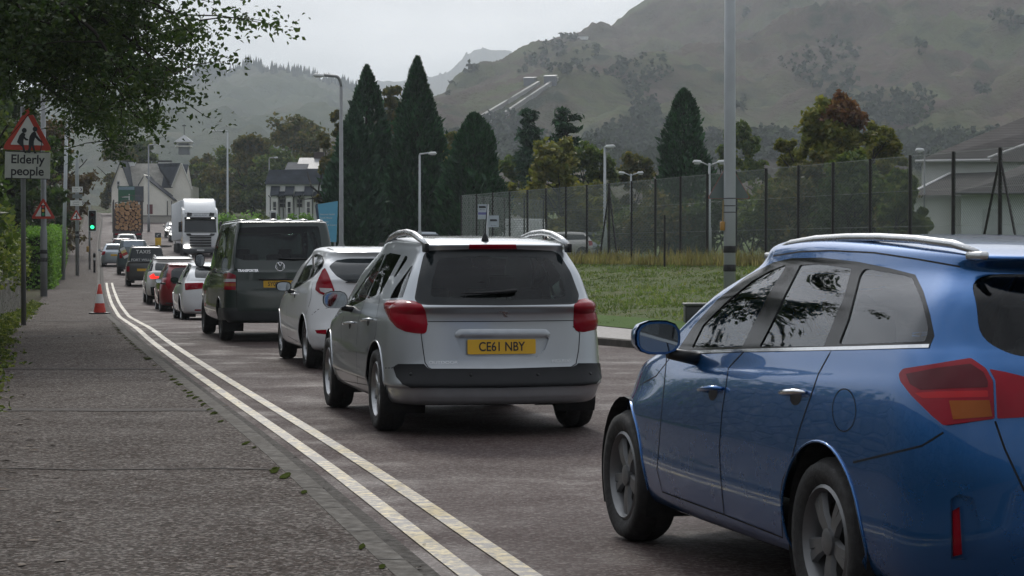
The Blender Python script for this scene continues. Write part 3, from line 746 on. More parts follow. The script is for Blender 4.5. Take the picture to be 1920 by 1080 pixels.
for y, w, a, b_ in ((12.6, .05, 0, PW), (17.3, .30, 0, PW), (23.6, .25, 0, PW), (33.0, .5, .4, PW), (41.5, .35, 0, PW)):
    m = MB(); m.add([(kerbL(y+j*w)-.14-PW+a+(b_-a)*i/5, y+j*w+.05*math.sin(i*2.1+y), zroad(y)+KH+.004) for j in (0, 1) for i in range(6)], [(i, i+1, i+7, i+6) for i in range(5)]); m.build('pavement_patch', MATS.setdefault('tp', simple('trench_patch_tarmac', (.062, .054, .050), .8, var=.45, scale=30, bump=.6, spec=.2)), None, kind='structure')
# double yellow lines, worn and wet
M_YL = linemat('yellow_line_paint', (.58, .46, .21), .49)
for nm, a, w in (('kerb_line', .245, .10), ('road_line', .505, .10)):
    strip(nm, off(kerbL, a), off(kerbL, a + w), off(zroad, .006), off(zroad, .006), M_YL, 1, y1=104)
M_WL = linemat('white_line_paint', (.62, .61, .58), .58)
def dash(y0, L, t, w, name='road_line', dx=0):
    b = MB(); ys = [y0 + L*i/4 for i in range(5)]; vs = []
    for y in ys:
        x = kerbL(y) + t + dx; vs += [(x - w/2, y, zroad(y)+.008), (x + w/2, y, zroad(y)+.008)]
    b.add(vs, [(2*i, 2*i+1, 2*i+3, 2*i+2) for i in range(4)]); b.build(name, M_WL, None, kind='structure')
for k in range(14): dash(5.0 + k*9 + .2, 3.8, interp([(0, 4.55), (40, 4.3), (100, 3.7)], 5+k*9), .11)
for k in range(6): dash(152 + k*9, 4, 3.7, .12)
for y, t in ((118, 3.9), (122, 4.1)): dash(y, 1.2, t, 1.1)
# concrete blocks, hatching on the hill
for y in (170, 176, 182): dash(y, 1.0, 4.4, .8)
# ---------------------------------------------------------------- buildings
M_HARL = housewall('cream_harled_wall', (.76, .73, .66)); M_HWHITE = housewall('white_harled_wall', (.78, .79, .78)); M_SLATE = rooftile('slate_roof', (.045, .052, .064), 2.5); M_TILE = rooftile('dark_pantile_roof', (.05, .047, .047), 2.6)
M_WINF = simple('white_window_frame', (.6, .6, .58), .5); M_PANE = simple('dark_window_pane', (.03, .035, .04), .08, coat=1.); M_BARGE = simple('pale_bargeboard', (.55, .54, .5), .6)
def frame_pts(o, ux, uz):
    """local building frame: x to the right along the facade, y away from the viewer, z up"""
    return lambda x, y, z: Vector((o.x + ux.x*x - ux.y*y, o.y + ux.y*x + ux.x*y, o.z + z))
def gable_block(t, F, x0, x1, y0, y1, ze, zr, ridge='x', wall=None, roof=None, over=.25, names=('wall','roof')):
    """walls with gables and a pitched roof slab"""
    b = MB(); wall = wall or M_HARL; roof = roof or M_SLATE; mx, my = (x0+x1)/2, (y0+y1)/2
    if ridge == 'x':
        v = [(x0,y0,-.5),(x1,y0,-.5),(x1,y1,-.5),(x0,y1,-.5),(x0,y0,ze),(x1,y0,ze),(x1,y1,ze),(x0,y1,ze),(x0,my,zr),(x1,my,zr)]; f = [(0,1,5,4),(1,2,6,9,5),(2,3,7,6),(3,0,4,8,7)]
        s = (zr-ze)/(my-y0); e = [(x0-over,y0-over,ze-over*s),(x1+over,y0-over,ze-over*s),(x1+over,my,zr),(x0-over,my,zr),(x1+over,y1+over,ze-over*s),(x0-over,y1+over,ze-over*s)]
    else:
        v = [(x0,y0,-.5),(x1,y0,-.5),(x1,y1,-.5),(x0,y1,-.5),(x0,y0,ze),(x1,y0,ze),(x1,y1,ze),(x0,y1,ze),(mx,y0,zr),(mx,y1,zr)]; f = [(0,1,5,8,4),(1,2,6,5),(2,3,7,9,6),(3,0,4,7)]
        s = (zr-ze)/(mx-x0); e = [(x0-over,y1+over,ze-over*s),(x0-over,y0-over,ze-over*s),(mx,y0-over,zr),(mx,y1+over,zr),(x1+over,y0-over,ze-over*s),(x1+over,y1+over,ze-over*s)]
    b.add([F(*p) for p in v], f); b.build(names[0], wall, t)
    b = MB(); th = .14; E2 = [F(p[0],p[1],p[2]+.02) for p in e] + [F(p[0],p[1],p[2]+.02+th) for p in e]
    b.add(E2, [(0,1,2,3)[::-1],(6,7,8,9),(3,2,4,5)[::-1],(9,8,10,11),(0,1,7,6),(1,2,8,7),(2,4,10,8),(4,5,11,10),(5,3,9,11),(3,0,6,9)]); return b.build(names[1], roof, t)
def window(t, F, x, y, z, w, h, bars=1, nm='window'):
    b = MB(); b.add([F(x-w/2,y-.04,z),F(x+w/2,y-.04,z),F(x+w/2,y-.04,z+h),F(x-w/2,y-.04,z+h),F(x-w/2,y,z),F(x+w/2,y,z),F(x+w/2,y,z+h),F(x-w/2,y,z+h)], [(0,1,2,3),(0,4,5,1),(1,5,6,2),(2,6,7,3),(3,7,4,0)]); o = b.build(nm, M_WINF, t)
    e = .08; n = bars+1; b = MB()
    for i in range(n): za, zb = z+e+(h-2*e)*i/n, z+e+(h-2*e)*(i+1)/n-.05; b.add([F(x-w/2+e,y-.05,za),F(x+w/2-e,y-.05,za),F(x+w/2-e,y-.05,zb),F(x-w/2+e,y-.05,zb)], [(0,1,2,3)])
    b.build('pane', M_PANE, o); return o
def box3(t, F, nm, mat, x0, x1, y0, y1, z0, z1):
    b = MB(); b.add([F(x,y,z) for z in (z0,z1) for x,y in ((x0,y0),(x1,y0),(x1,y1),(x0,y1))], [(0,3,2,1),(4,5,6,7),(0,1,5,4),(1,2,6,5),(2,3,7,6),(3,0,4,7)]); return b.build(nm, mat, t)
def white_house():
    D = 250; s = FPX/D; X = lambda px: (px-960)/s; Z = lambda py: (478-py)/s + EYE; z0 = 5.25; o = Vector((X(280), D, z0)); zz = lambda py: Z(py)-z0; xx = lambda px: (px-280)/s
    t = thing('white_house', 'cream gabled house with slate roofs and a dark red door', 'house', o); F = lambda x, y, z: Vector((x, y, z))
    pale = rooftile('pale_slate_roof', (.30, .29, .26), 2.5)  # main range has a paler slate than the other roofs
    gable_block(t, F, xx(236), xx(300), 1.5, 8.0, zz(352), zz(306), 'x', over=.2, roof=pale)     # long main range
    gable_block(t, F, xx(300), xx(343), 1.2, 7.6, zz(352), zz(308), 'x', over=.0)
    # right wing, turned: its gable faces us, its dark slope falls towards the left
    g0, gl, gr = (xx(343),-.8,zz(309)), (xx(326.5),-.8,zz(349)), (xx(359),-.8,zz(349)); bk = (xx(286),4.2,zz(306.5)); bl = (xx(304),3.2,zz(346))
    b = MB(); b.add([F(*g0),F(*gl),F(*gr),F(gl[0],-.8,-.5),F(gr[0],-.8,-.5),F(gr[0],6,-.5),F(gr[0],6,gr[2])], [(0,1,2),(1,3,4,2),(2,4,5,6)]); b.build('gable_wall', M_HARL, t)
    up_ = Vector((-.06,-.12,.1)); q = [F(*g0),F(*gl),F(*bl),F(*bk)]; b = MB(); b.add([v + up_*.3 for v in q] + [v + up_*1.6 for v in q], [(3,2,1,0),(4,5,6,7),(0,1,5,4),(1,2,6,5),(2,3,7,6),(3,0,4,7)]); b.build('gable_roof', M_SLATE, t)
    b = MB(); b.tube([F(g0[0],-.95,g0[2]+.1),F(gl[0]-.1,-.95,gl[2]-.15)], .1, 5); b.tube([F(g0[0],-.95,g0[2]+.1),F(gr[0]+.25,-.95,gr[2]-.5)], .1, 5); b.build('bargeboard', M_BARGE, t)
    gable_block(t, F, xx(212), xx(246), -.8, 5.5, zz(352), zz(304), 'y', over=.2)                # left gable
    gable_block(t, F, xx(262), xx(284), -.2, 4.5, zz(346), zz(328), 'y', over=.12)               # dormer gable
    # low lean-to in front with a long sloping roof
    b = MB(); a, c = xx(277), xx(331); pr = [(a,zz(412)),(c,zz(412)),(c,zz(376)),(xx(288),zz(342)),(a,zz(328))]
    b.add([F(x,-2.6,z) for x,z in pr]+[F(x,1.4,z) for x,z in pr], [(0,1,2,3,4),(0,5,6,1),(1,6,7,2),(2,7,8,3),(3,8,9,4),(4,9,5,0)]); b.build('outshot_wall', M_HARL, t)
    b = MB(); q = [(xx(281),zz(333)),(xx(288),zz(342)),(c+.15,zz(377.5))]; up = .12
    b.add([F(x,y,z+h) for y in (-2.8,1.49) for h in (.03,.03+up) for x,z in q], [(0,1,4,3),(1,2,5,4),(6,9,10,7),(7,10,11,8),(3,4,10,9),(4,5,11,10),(0,6,7,1),(1,7,8,2),(2,8,11,5)]); b.build('outshot_roof', M_SLATE, t)
    window(t, F, xx(275), -.25, zz(360), .42, 1.15, 1); window(t, F, xx(341), -.65, zz(363), .45, 1.2, 2); window(t, F, xx(225), -.85, zz(355), .4, 1.0, 1)
    o_ = box3(t, F, 'door', simple('dark_red_door', (.12, .02, .025), .5), xx(284), xx(293), -2.66, -2.55, zz(402), zz(385)); box3(o_, F, 'door_frame', simple('dark_red_frame', (.16,.03,.035), .5), xx(283.4), xx(293.6), -2.63, -2.54, zz(402), zz(384.3))
    for a, c, y in ((286,310,4.2),(214,241,4.4)): box3(t, F, 'chimney', M_HWHITE, xx(a), xx(c), y, y+.8, zz(320), zz(301)); box3(t, F, 'chimney_cap', simple('dark_cap', (.03,.03,.03), .8), xx(a)-.06, xx(c)+.06, y-.06, y+.86, zz(301)+.002, zz(298))
    b = MB(); b.add([F(xx(247),-1.2,zz(356)),F(xx(256),-1.2,zz(357)),F(xx(253),-.7,zz(351)),F(xx(245),-.7,zz(350))], [(0,1,2,3)]); b.build('skylight', simple('skylight_glass', (.5,.53,.55), .05, coat=1.), t)
    gable_block(t, F, xx(244), xx(277), -1.8, 1.4, zz(378), zz(352), 'x', over=.12)
    for x in (321, 329): b = MB(); b.tube([F(xx(x),-2.66,zz(410)),F(xx(x),-2.66,zz(378))], .05, 6); b.build('downpipe', M_BAND, t, True)
    w = thing('garden_wall', 'low pale wall in front of the white house', 'wall', o); box3(w, F, 'wall_body', simple('garden_wall_pale', (.36,.34,.30), .8), xx(262), xx(332), -4.4, -4.1, zz(425), zz(407)); box3(w, F, 'coping', simple('wall_coping', (.2,.19,.17), .8), xx(262)-.05, xx(332)+.05, -4.46, -4.04, zz(407)+.002, zz(405))
def cupola():
    D = 400; s = FPX/D; B = Vector(((346-960)/s, D, 9.)); Z = lambda py: (478-py)/s+EYE-9.; t = thing('cupola_tower', 'small tower with a pyramid roof and weather vane above the trees', 'tower', B)
    b = MB(); b.box((0,0,Z(290)/2+Z(268)/2), (1.9,1.9,Z(268)-Z(290))); b.build('shaft', simple('tower_grey', (.14,.15,.17), .8), t); 
    for z in (Z(275), Z(268)): b = MB(); b.box((0,0,z), (2.9,2.9,.25)); b.build('ledge', M_BARGE, t)
    b = MB(); b.add([(-1.7,-1.7,Z(267)),(1.7,-1.7,Z(267)),(1.7,1.7,Z(267)),(-1.7,1.7,Z(267)),(0,0,Z(253))], [(0,1,4),(1,2,4),(2,3,4),(3,0,4),(3,2,1,0)]); b.build('roof', simple('lead_roof', (.28,.29,.3), .4), t)
    b = MB(); b.tube([(0,0,Z(254)),(0,0,Z(233))], .06, 6); b.box((.0,0,Z(236)), (.7,.04,.22)); b.build('weather_vane', M_BAND, t)
def terrace():
    D = 190; s = FPX/D; z0 = zroad(D); o = Vector(((498-960)/s, D, z0)); t = thing('white_terrace', 'white terrace with steep dark slate dormers and black downpipes', 'terrace', o); zz = lambda py: (478-py)/s+EYE-z0; xx = lambda px: (px-498)/s; F = lambda x, y, z: Vector((x, y, z))
    box3(t, F, 'wall', M_HWHITE, xx(499), xx(625), 0, 7, -.5, zz(346))
    b = MB(); a, c = xx(497), xx(627); b.add([F(a,-.3,zz(346)),F(c,-.3,zz(346)),F(c,.7,zz(316)),F(a+.3,.7,zz(318)),F(a,7.2,zz(346)),F(c,7.2,zz(346))], [(0,1,2,3),(3,2,5,4),(0,3,4),(1,5,2),(0,4,5,1)]); rf = b.build('roof', M_SLATE, t)
    for px in (517, 544, 580, 612):
        x0, x1 = xx(px-6), xx(px+6); b = MB(); b.add([F(x0,-.7,-.4),F(x1,-.7,-.4),F(x1,-.7,zz(367)),F(x0,-.7,zz(367)),F(x0,-.0,-.4),F(x1,0,-.4),F(x1,1.6,zz(328)),F(x0,1.6,zz(328))], [(0,1,2,3),(1,5,6,2),(4,0,3,7)]); b.build('bay_wall', M_HWHITE, t)
        b = MB(); b.add([F(x0-.1,-.95,zz(368)),F(x1+.1,-.95,zz(368)),F(x1+.16,1.7,zz(322)),F(x0-.16,1.7,zz(322)),F(x0-.1,-.95,zz(368)+.12),F(x1+.1,-.95,zz(368)+.12),F(x1+.16,1.7,zz(322)+.12),F(x0-.16,1.7,zz(322)+.12)], [(3,2,1,0),(4,5,6,7),(0,1,5,4),(1,2,6,5),(2,3,7,6),(3,0,4,7)]); b.build('dormer_roof', M_SLATE, t)
        window(t, F, xx(px), -.72, zz(412), .42, 1.7, 2)
    for px in (530, 562, 597):
        window(t, F, xx(px), -.02, zz(390), .6, .9, 1); b = MB(); x0, x1 = xx(px-9), xx(px+9); b.add([F(x0,-.9,zz(370)),F(x1,-.9,zz(366)),F(x1,-.0,zz(360)),F(x0,0,zz(360)),F(x0,-.9,zz(369)),F(x1,-.9,zz(365)),F(x1,0,zz(359)),F(x0,0,zz(359))], [(3,2,1,0),(4,5,6,7),(0,1,5,4),(1,2,6,5),(3,0,4,7)]); b.build('canopy', M_SLATE, t)
    for px in (509, 526, 533, 553, 563, 588): b = MB(); x = xx(px); b.tube([F(x,-.8,0),F(x,-.8,zz(370))], .055, 6); b.tube([F(x-.16,-.8,zz(367)),F(x,-.8,zz(371)),F(x+.16,-.8,zz(367))], .05, 5); b.build('downpipe', M_BAND, t, True)
    h = thing('slate_house', 'house with a pale slate roof and chimney behind the white terrace', 'house', (o.x, o.y+14, z0)); D2 = 204; s2 = FPX/D2; x2 = lambda px: (px-960)/s2-o.x; z2 = lambda py: (478-py)/s2+EYE-z0
    gable_block(h, F, x2(560), x2(625), 0, 7, z2(318), z2(296), 'x', M_HWHITE, simple('pale_grey_slate', (.15,.16,.17), .6)); box3(h, F, 'chimney', simple('brown_chimney', (.06,.045,.04), .9), x2(583), x2(602), 3.2, 4.2, z2(310), z2(282)); b = MB(); b.lathe([(.16,z2(282)),(.13,z2(273))], 10, Matrix.Translation((x2(596),3.7,0))); b.build('chimney_pot', simple('cream_pot', (.5,.45,.36), .8), h)  # main block has a paler slate than the block in front
    gable_block(h, F, x2(541), x2(572), -1, 5, z2(322), z2(306), 'x', M_HWHITE)
def right_buildings():
    D = 78; z0 = fenceZ(D)+.1; o = Vector(((1745-960)*D/FPX, D, z0)); G = lambda px, py, y: P(px, py, D+y) - o
    gl = simple('white_gutter', (.6,.6,.6), .4)
    def face(t, nm, m, pts, f=None): b = MB(); b.add([G(*p) for p in pts], f or [tuple(range(len(pts)))]); return b.build(nm, m, t)
    def bar(t, nm, m, a, c, r): b = MB(); b.tube([G(*a), G(*c)], r, 6); return b.build(nm, m, t)
    t = thing('tiled_building', 'large white building with a big hipped roof of dark tiles behind the fence', 'building', o)
    face(t, 'wall', M_HWHITE, [(1728,302,6),(2350,302,6),(2350,470,6),(1728,480,6),(1728,302,18),(1728,480,18)], [(3,2,1,0),(0,4,5,3)])
    face(t, 'roof', M_TILE, [(1716,303,5.6),(2400,303,5.6),(2300,150,14),(2040,170,14),(1720,303,22)], [(0,1,2,3),(0,3,4)]); bar(t, 'gutter', gl, (1716,302,5.5), (1856,300,5.5), .06)
    w = thing('tiled_wing', 'low wing with a dark pantile roof below the big roof', 'building', o)
    face(w, 'wall', M_HWHITE, [(1712,372,2.4),(1830,372,2.4),(1830,480,2.4),(1712,480,2.4),(1712,372,5.8),(1712,480,5.8)], [(3,2,1,0),(0,4,5,3)])
    face(w, 'roof', M_TILE, [(1700,366,1.8),(1900,366,1.8),(1880,322,5.5),(1782,325,5.5),(1704,366,5.7)], [(0,1,2,3),(0,3,4)]); bar(w, 'ridge_flashing', gl, (1700,366,1.8), (1782,324.5,5.5), .05)
    v = thing('white_annexe', 'nearest white annexe with a hipped pantile roof, behind the braced corner post', 'building', o); aw = housewall('pale_blue_white_wall', (.56,.60,.61))
    face(v, 'wall', aw, [(1802,364,-3),(2300,364,-3),(2300,490,-3),(1802,490,-3),(1802,364,1.5),(1802,490,1.5)], [(3,2,1,0),(0,4,5,3)])
    face(v, 'roof', M_TILE, [(1790,361,-3.5),(2400,361,-3.5),(2200,250,1.2),(1985,282,1.2),(1792,361,1.6)], [(0,1,2,3),(0,3,4)]); bar(v, 'gutter', simple('dark_gutter', (.08,.08,.085), .4), (1790,362,-3.6), (2300,362,-3.6), .06); bar(v, 'ridge_flashing', gl, (1852,296,1.), (1935,266,1.2), .05)
    dr = face(v, 'door', simple('grey_white_door', (.42,.45,.46), .5), [(1842,392,-3.02),(1880,392,-3.02),(1880,490,-3.02),(1842,490,-3.02)])
    F = lambda x, y, z: Vector((x, y, z))
    # gable far behind the left part of the fence
    D = 132; s = FPX/D; z0 = fenceZ(D); o = Vector(((962-960)/s, D, z0)); q = lambda px: (px-962)/s; k = lambda py: (478-py)/s+EYE-z0; h = thing('small_gable_house', 'small pale gabled house behind the white van', 'house', o); gable_block(h, F, q(936), q(988), 0, 6, k(368), k(342), 'y', M_HARL, M_SLATE); window(h, F, q(962), -.02, k(400), .8, 1.)
    D = 100; s = FPX/D; o = Vector(((690-960)/s, D+8, gz(D))); g = thing('low_grey_wall', 'low grey wall running under the tall conifers', 'wall', o); box3(g, F, 'wall_body', simple('grey_render_wall', (.20,.20,.19), .9), -1.6, 4.5, 0, .3, -.5, .75); box3(g, F, 'coping', simple('grey_coping', (.26,.26,.25), .9), -1.65, 4.55, -.05, .35, .752, .85)
white_house(); cupola(); terrace(); right_buildings()
# ---------------------------------------------------------------- the two near cars
P_BLUE = paint('blue_metallic_paint', (.016, .115, .33), .72, .27, .03)
P_SILV = paint('silver_metallic_paint', (.44, .47, .50), .7, .32, .12)
def rail(c, pts, y, r, mat, name='roof_rail', drop=.05, fm=M_BLACK):
    for sg in (1, -1):
        L = [c.on_plane(p, 1, y) for p in pts]; L = [Vector((v.x, v.y*sg, v.z)) for v in L]
        b = MB(); b.tube(L, [r*.6] + [r]*(len(L)-2) + [r*.6], 8, flat=1.0)
        o = b.build(name, mat, c.root, True); k = MB()
        for e in (L[0], L[-1]): k = MB(); k.box(e - Vector((0, 0, drop*.45)), (.12, .035, drop)); bev(k.build('rail_foot', fm, o), .01)
def handle(c, p0, p1, mat, mirror=True, r=.014, parent=None):
    h0, n0 = c.hit(p0); h1, n1 = c.hit(p1)
    for sg in ((1, -1) if mirror else (1,)):
        f = lambda v: Vector((v.x, v.y*sg, v.z)); b = MB()
        b.tube([f(h0+n0*.004), f(h0*.85+h1*.15+n0*.032), f(h0*.5+h1*.5+n0*.038), f(h0*.15+h1*.85+n1*.032), f(h1+n1*.004)], [r*.7, r, r*1.1, r, r*.7], 8, flat=.75)
        m = (h0+h1)/2; b2 = MB(); Mx = face_mat(f(m+n0*.001-Vector((0, 0, .012))), f(n0))
        b2.prism([(math.cos(a)*.055, math.sin(a)*.034) for a in [2*math.pi*i/20 for i in range(20)]], .0015, Mx)
        o = b.build('door_handle', mat, parent or c.root, True); b2.build('handle_cup', M_GAP, o)
def blue_car():
    c = Car('estate_car', 'blue metallic estate car with silver roof rails, nearest to the camera', 'car', (1.953, 8.11), 14.6, group=None); c.paint = P_BLUE
    c.base(car_surface(std_rings(dict(F=3.14, R=-1.02, hw=.855, sill=.215, zmid=(.46, .62), belt=(.945, 1.0, 1.085), ws=(2.50, 1.42), rg=(-.95, -.80), roof=1.462, zr_end=1.39, tumble=.19, hood=.80, rr=.34, br=.13, rf=.6, tr=.075, tf=.10, spoil=.09, r1=.0, r2=.02, r3=.03, lean=.036)), 1.25, 6))
    dlo = [(1268,661),(1300,612),(1345,562),(1400,518),(1450,492),(1485,484),(1540,483),(1610,491),(1665,502),(1716,515),(1731,545),(1744,590),(1752,630),(1744,648),(1600,652),(1500,654),(1390,656),(1310,659)]
    c.feature('window_surround', dlo, None, defer=True)
    W_ = [([(1297,652),(1318,610),(1362,566),(1410,527),(1445,507),(1474,496),(1470,506),(1441,552),(1408,618),(1392,650)], M_GLASS, 3), ([(1424,650),(1444,612),(1470,556),(1500,497),(1535,494),(1597,503),(1583,556),(1558,615),(1545,649)], M_GLASS, 3), ([(1572,646),(1590,600),(1612,515),(1622,503),(1690,514),(1710,520),(1729,566),(1741,615),(1736,640)], M_GLASS, 8)]
    for poly, m, r in W_: c.feature('side_window', poly, m, src='window_surround', rnd=r, off=-.004, depth=.0)
    c.finish('window_surround', M_GLOSS, .001, .02)
    c.windscreen(.66, .55, 1.0, 1.34)
    c.feature('rear_window', round_poly([(.52,1.04),(.60,1.10),(.585,1.27),(.53,1.315),(-.53,1.315),(-.585,1.27),(-.60,1.10),(-.52,1.04)], .05), M_TINT2, view='rear', mirror=False, off=-.003)
    c.feature('tail_light', [(1690,703),(1698,693),(1760,684),(1822,674),(1850,693),(1862,714),(1865,785),(1772,798),(1752,781),(1713,742),(1693,716)], None, defer=True, rnd=4)
    c.feature('indicator_lens', [(1783,752),(1856,751),(1861,781),(1790,787)], M_AMB, src='tail_light', off=.014, depth=.02)
    c.feature('dark_lens_band', [(1704,703),(1762,692),(1822,685),(1846,700),(1853,716),(1853,727),(1790,729),(1730,732),(1712,722)], lens('dark_red_lens', (.10, .003, .010)), src='tail_light', rnd=2, off=.0135, depth=.0)
    c.feature('bright_lens_band', [(1720,738),(1760,735),(1853,733),(1854,745),(1770,747),(1735,748)], lens('bright_red_lens', (.5, .015, .02)), src='tail_light', rnd=2, off=.013, depth=.0)
    c.finish('tail_light', M_RED, .012, .03)
    c.feature('hatch_light', [(1856,694),(1885,699),(1940,712),(2000,735),(1996,778),(1870,785),(1867,714)], M_RED, off=.012, depth=.03, rnd=3)
    c.feature('reflector_pod', [(1782,935),(1798,926),(1826,934),(1838,985),(1830,1030),(1812,1050),(1783,1050)], None, defer=True, rnd=4)
    c.feature('reflector', [(1785,958),(1799,950),(1804,1040),(1786,1044)], M_RED, src='reflector_pod', off=-.006, depth=.0)
    c.finish('reflector_pod', P_BLUE, -.016, -.016)
    c.feature('bumper', [(1600,867),(1729,836),(1769,811),(1866,790),(1880,840),(1925,935),(2300,1000),(2300,1300),(1500,1300),(1622,1040),(1606,930)], None, defer=True)
    g = MB(); ch = MB()
    fd = [(1250,669),(1300,663),(1395,659),(1366,690),(1354,774),(1349,840),(1352,897),(1358,965),(1242,922),(1232,880),(1240,780)]
    rd = [(1395,659),(1500,656),(1560,655),(1535,700),(1510,773),(1496,816),(1484,862),(1468,900),(1463,930),(1468,1008),(1358,965),(1352,897),(1349,840),(1354,774),(1366,690)]
    for path in (fd+fd[:1], rd+rd[:1], [(1600,867),(1729,836),(1769,811)], [(1866,790),(1884,842),(1925,930)]): c.ribbon(g, path, .007)
    c.ribbon(g, [(1583+22*math.cos(t), 769+40*math.sin(t)) for t in [2*math.pi*i/24 for i in range(25)]], .004)
    c.ribbon(ch, [(1285,661),(1390,657.5),(1500,655),(1600,653),(1743,649)], .013, .004)
    c.ribbon(g, [(1262,664),(1230,705),(1200,722)], .005); c.ribbon(g, [(1450,480),(1500,472),(1560,470),(1640,474),(1720,486),(1800,500)], .006)
    c.wheels(2.47, .835, .315, .208, .2, 5, simple('dull_alloy', (.17, .175, .18), .4, .6), split=True)
    for d, hh in ((fd, ((1320,733),(1356,729))), (rd, ((1474,739),(1513,736)))):
        for o in c.feature('door', d, P_BLUE, depth=.01): pass
        handle(c, *hh, M_CHROME if d is rd else P_BLUE)
    c.finish('bumper', P_BLUE, .0, .01)
    c.pieces['body'] and c.emit('body', P_BLUE)
    g.build('panel_seam', M_GAP, c.root); ch.build('chrome_strip', M_CHROME, c.root)
    rail(c, [(1448,474),(1482,457),(1530,448.5),(1590,445),(1650,445),(1720,449),(1790,458),(1832,472)], .57, .016, simple('satin_rail', (.55, .56, .57), .25, .8), drop=.03, fm=simple('satin_rail', (.55, .56, .57)))
    m = c.on_plane((1229, 633), 1, .985); c.mirror_at((m.x-.03, .985, m.z), (.16, .21, .155), P_BLUE)
    c.seats(.95, .05, top=.98); return c
def silver_car():
    c = Car('estate_car', 'silver estate car with curved roof rails and yellow rear plate CE61 NBY', 'car', (-.245, 16.936), 13.1); c.paint = P_SILV
    c.base(car_surface(std_rings(dict(F=3.46, R=-.87, hw=.875, sill=.24, zmid=(.40, .55), belt=(.92, 1.03, 1.02), ws=(2.5, 1.5), rg=(-.84, -.62), roof=1.535, zr_end=1.475, tumble=.24, hood=.80, rr=.30, br=.10, rf=.6, tr=.06, tf=.10, spoil=.05, r1=.06, r2=.075, r3=.07)), 1.2, 6))
    for poly in ([(650,579),(661,558),(690,514),(716,477),(722,476),(710,508),(685,562)], [(689,560),(701,529),(724,478),(731,474),(752,478),(735,510),(714,550)], [(738,520),(760,479),(764,481),(763,487),(743,517)], [(731,559),(741,539),(771,499),(774,498),(766,525),(755,558)]):
        c.feature('side_window', poly, M_TINT2, rnd=2, off=-.004, depth=.012)
    rw = [(777,561),(784,522),(794,478),(801,470),(880,467),(967,467),(1035,470),(1049,476),(1070,510),(1086,553),(1083,568),(1070,571),(940,573),(800,572),(785,570)]
    c.feature('rear_window_frame', rw, None, defer=True, mirror=False, rnd=5)
    c.feature('rear_window', [(806,556),(812,520),(822,484),(900,480),(1020,482),(1032,486),(1052,520),(1062,552),(1050,560),(940,562)], M_TINT2, src='rear_window_frame', mirror=False, rnd=8, off=-.001, depth=0)
    c.finish('rear_window_frame', simple('dark_glass_border', (.010, .014, .016), .06, spec=.4), .0, .012)
    c.windscreen(.68, .54, 1.0, 1.42)
    c.feature('brake_light', [(880,459),(967,459),(969,466),(879,466)], M_RED, mirror=False, off=.006)
    c.feature('tail_light', [(720.5,572),(728,563),(755,562),(779,565),(791,571),(798,583),(802,607),(800,622),(795,626),(779,625),(761,622),(745,615),(730,599),(722,582)], M_RED, mirror=False, rnd=4, off=.004, bulge=.028, edge=.03, depth=.04)
    c.feature('tail_light', [(1076,571),(1084,562),(1098,559),(1110,564),(1118,575),(1121,595),(1122,613),(1117,618),(1094,623),(1080,621),(1075,611)], M_RED, mirror=False, rnd=4, off=.004, bulge=.028, edge=.03, depth=.04)
    c.feature('bumper_insert', [(739,690),(743,685),(748,682.5),(795,682.5),(802,690),(808,693),(940,692.5),(1072,688.5),(1081,684),(1084,681),(1128,681),(1140,684),(1130,705),(1117,719),(1093,722),(940,726),(771,726),(756,721),(744,707)], simple('bumper_black', (.010, .011, .013), .45, spec=.25), mirror=False, off=.008, depth=.03)
    tg = [(789.5,627),(794,660),(797,680),(803,689),(809,692),(940,692),(1071,688),(1080,682),(1085,655),(1087,624),(1074,612),(1075,575),(800,575),(802,607)]
    c.feature('tailgate', tg, None, defer=True, mirror=False)
    c.feature('plate_recess', [(855,633),(865,661),(877,669),(1006,669),(1022,657),(1030,633)], P_SILV, src='tailgate', mirror=False, rnd=4, off=-.03, depth=-.03, kn=False)
    c.feature('tailgate_handle', [(853,625),(861,617),(1023,617),(1031,625),(1030,633),(853,633)], P_SILV, src='tailgate', mirror=False, rnd=3, off=.014, bulge=.01, edge=.01, depth=.03)
    g = MB()
    c.ribbon(g, tg[-1:]+tg[:11], .007, mirror=False); c.ribbon(g, tg[8:10], .007, mirror=False); c.ribbon(g, [(802,603),(940,602.5),(1075,601)], .006, mirror=False)  # last ribbon is the tailgate crease, its shading drawn as a dark line
    c.ribbon(g, [(713,555),(707,590),(705,625),(699,648)], .007); c.ribbon(g, [(684,565),(672,600),(668,650),(671,733)], .007); c.ribbon(g, [(648,582),(640,610),(640,650)], .007)
    c.ribbon(g, [(637,712),(690,722)], .006); c.ribbon(g, [(744,685),(735,690),(722,690)], .005)
    ml = MB(); c.ribbon(ml, [(641,651),(689,655)], .05, .008)
    c.wheels(2.6, .86, .325, .215, .21, 7)
    c.finish('tailgate', P_SILV, .0, .01)
    c.feature('bumper_lip', [(786,744),(803,731),(940,729),(1072,727.5),(1090,741),(940,744)], P_SILV, mirror=False, off=.01, depth=.03)
    c.emit('body', P_SILV)
    g.build('panel_seam', M_GAP, c.root); ml.build('side_moulding', P_SILV, c.root)
    handle(c, (648,608), (665,605), P_SILV); handle(c, (683,602), (699,599), P_SILV)
    rail(c, [(728,452),(735,445),(747,438),(763,435.5),(776,439),(788,448),(798,457)], .56, .026, simple('satin_rail', (.55, .56, .57), .25, .8), drop=.07)
    m = c.on_plane((628, 562), 1, .99); c.mirror_at((m.x-.02, .99, m.z), (.14, .21, .15), P_SILV)
    o = c.plate((940.5, 650), 'CE61 NBY', .53, .112, off=.0, nrm=(-1, 0, .06))
    w = MB(); H = [c.hit(p) for p in ((864,553),(900,552.5),(935,550.5),(958,548.5),(967,547))]
    w.tube([h+n*.03 for h, n in H], [.006, .014, .02, .024, .018], 8, flat=.7); w.build('rear_wiper', M_BLACK, c.root, True)
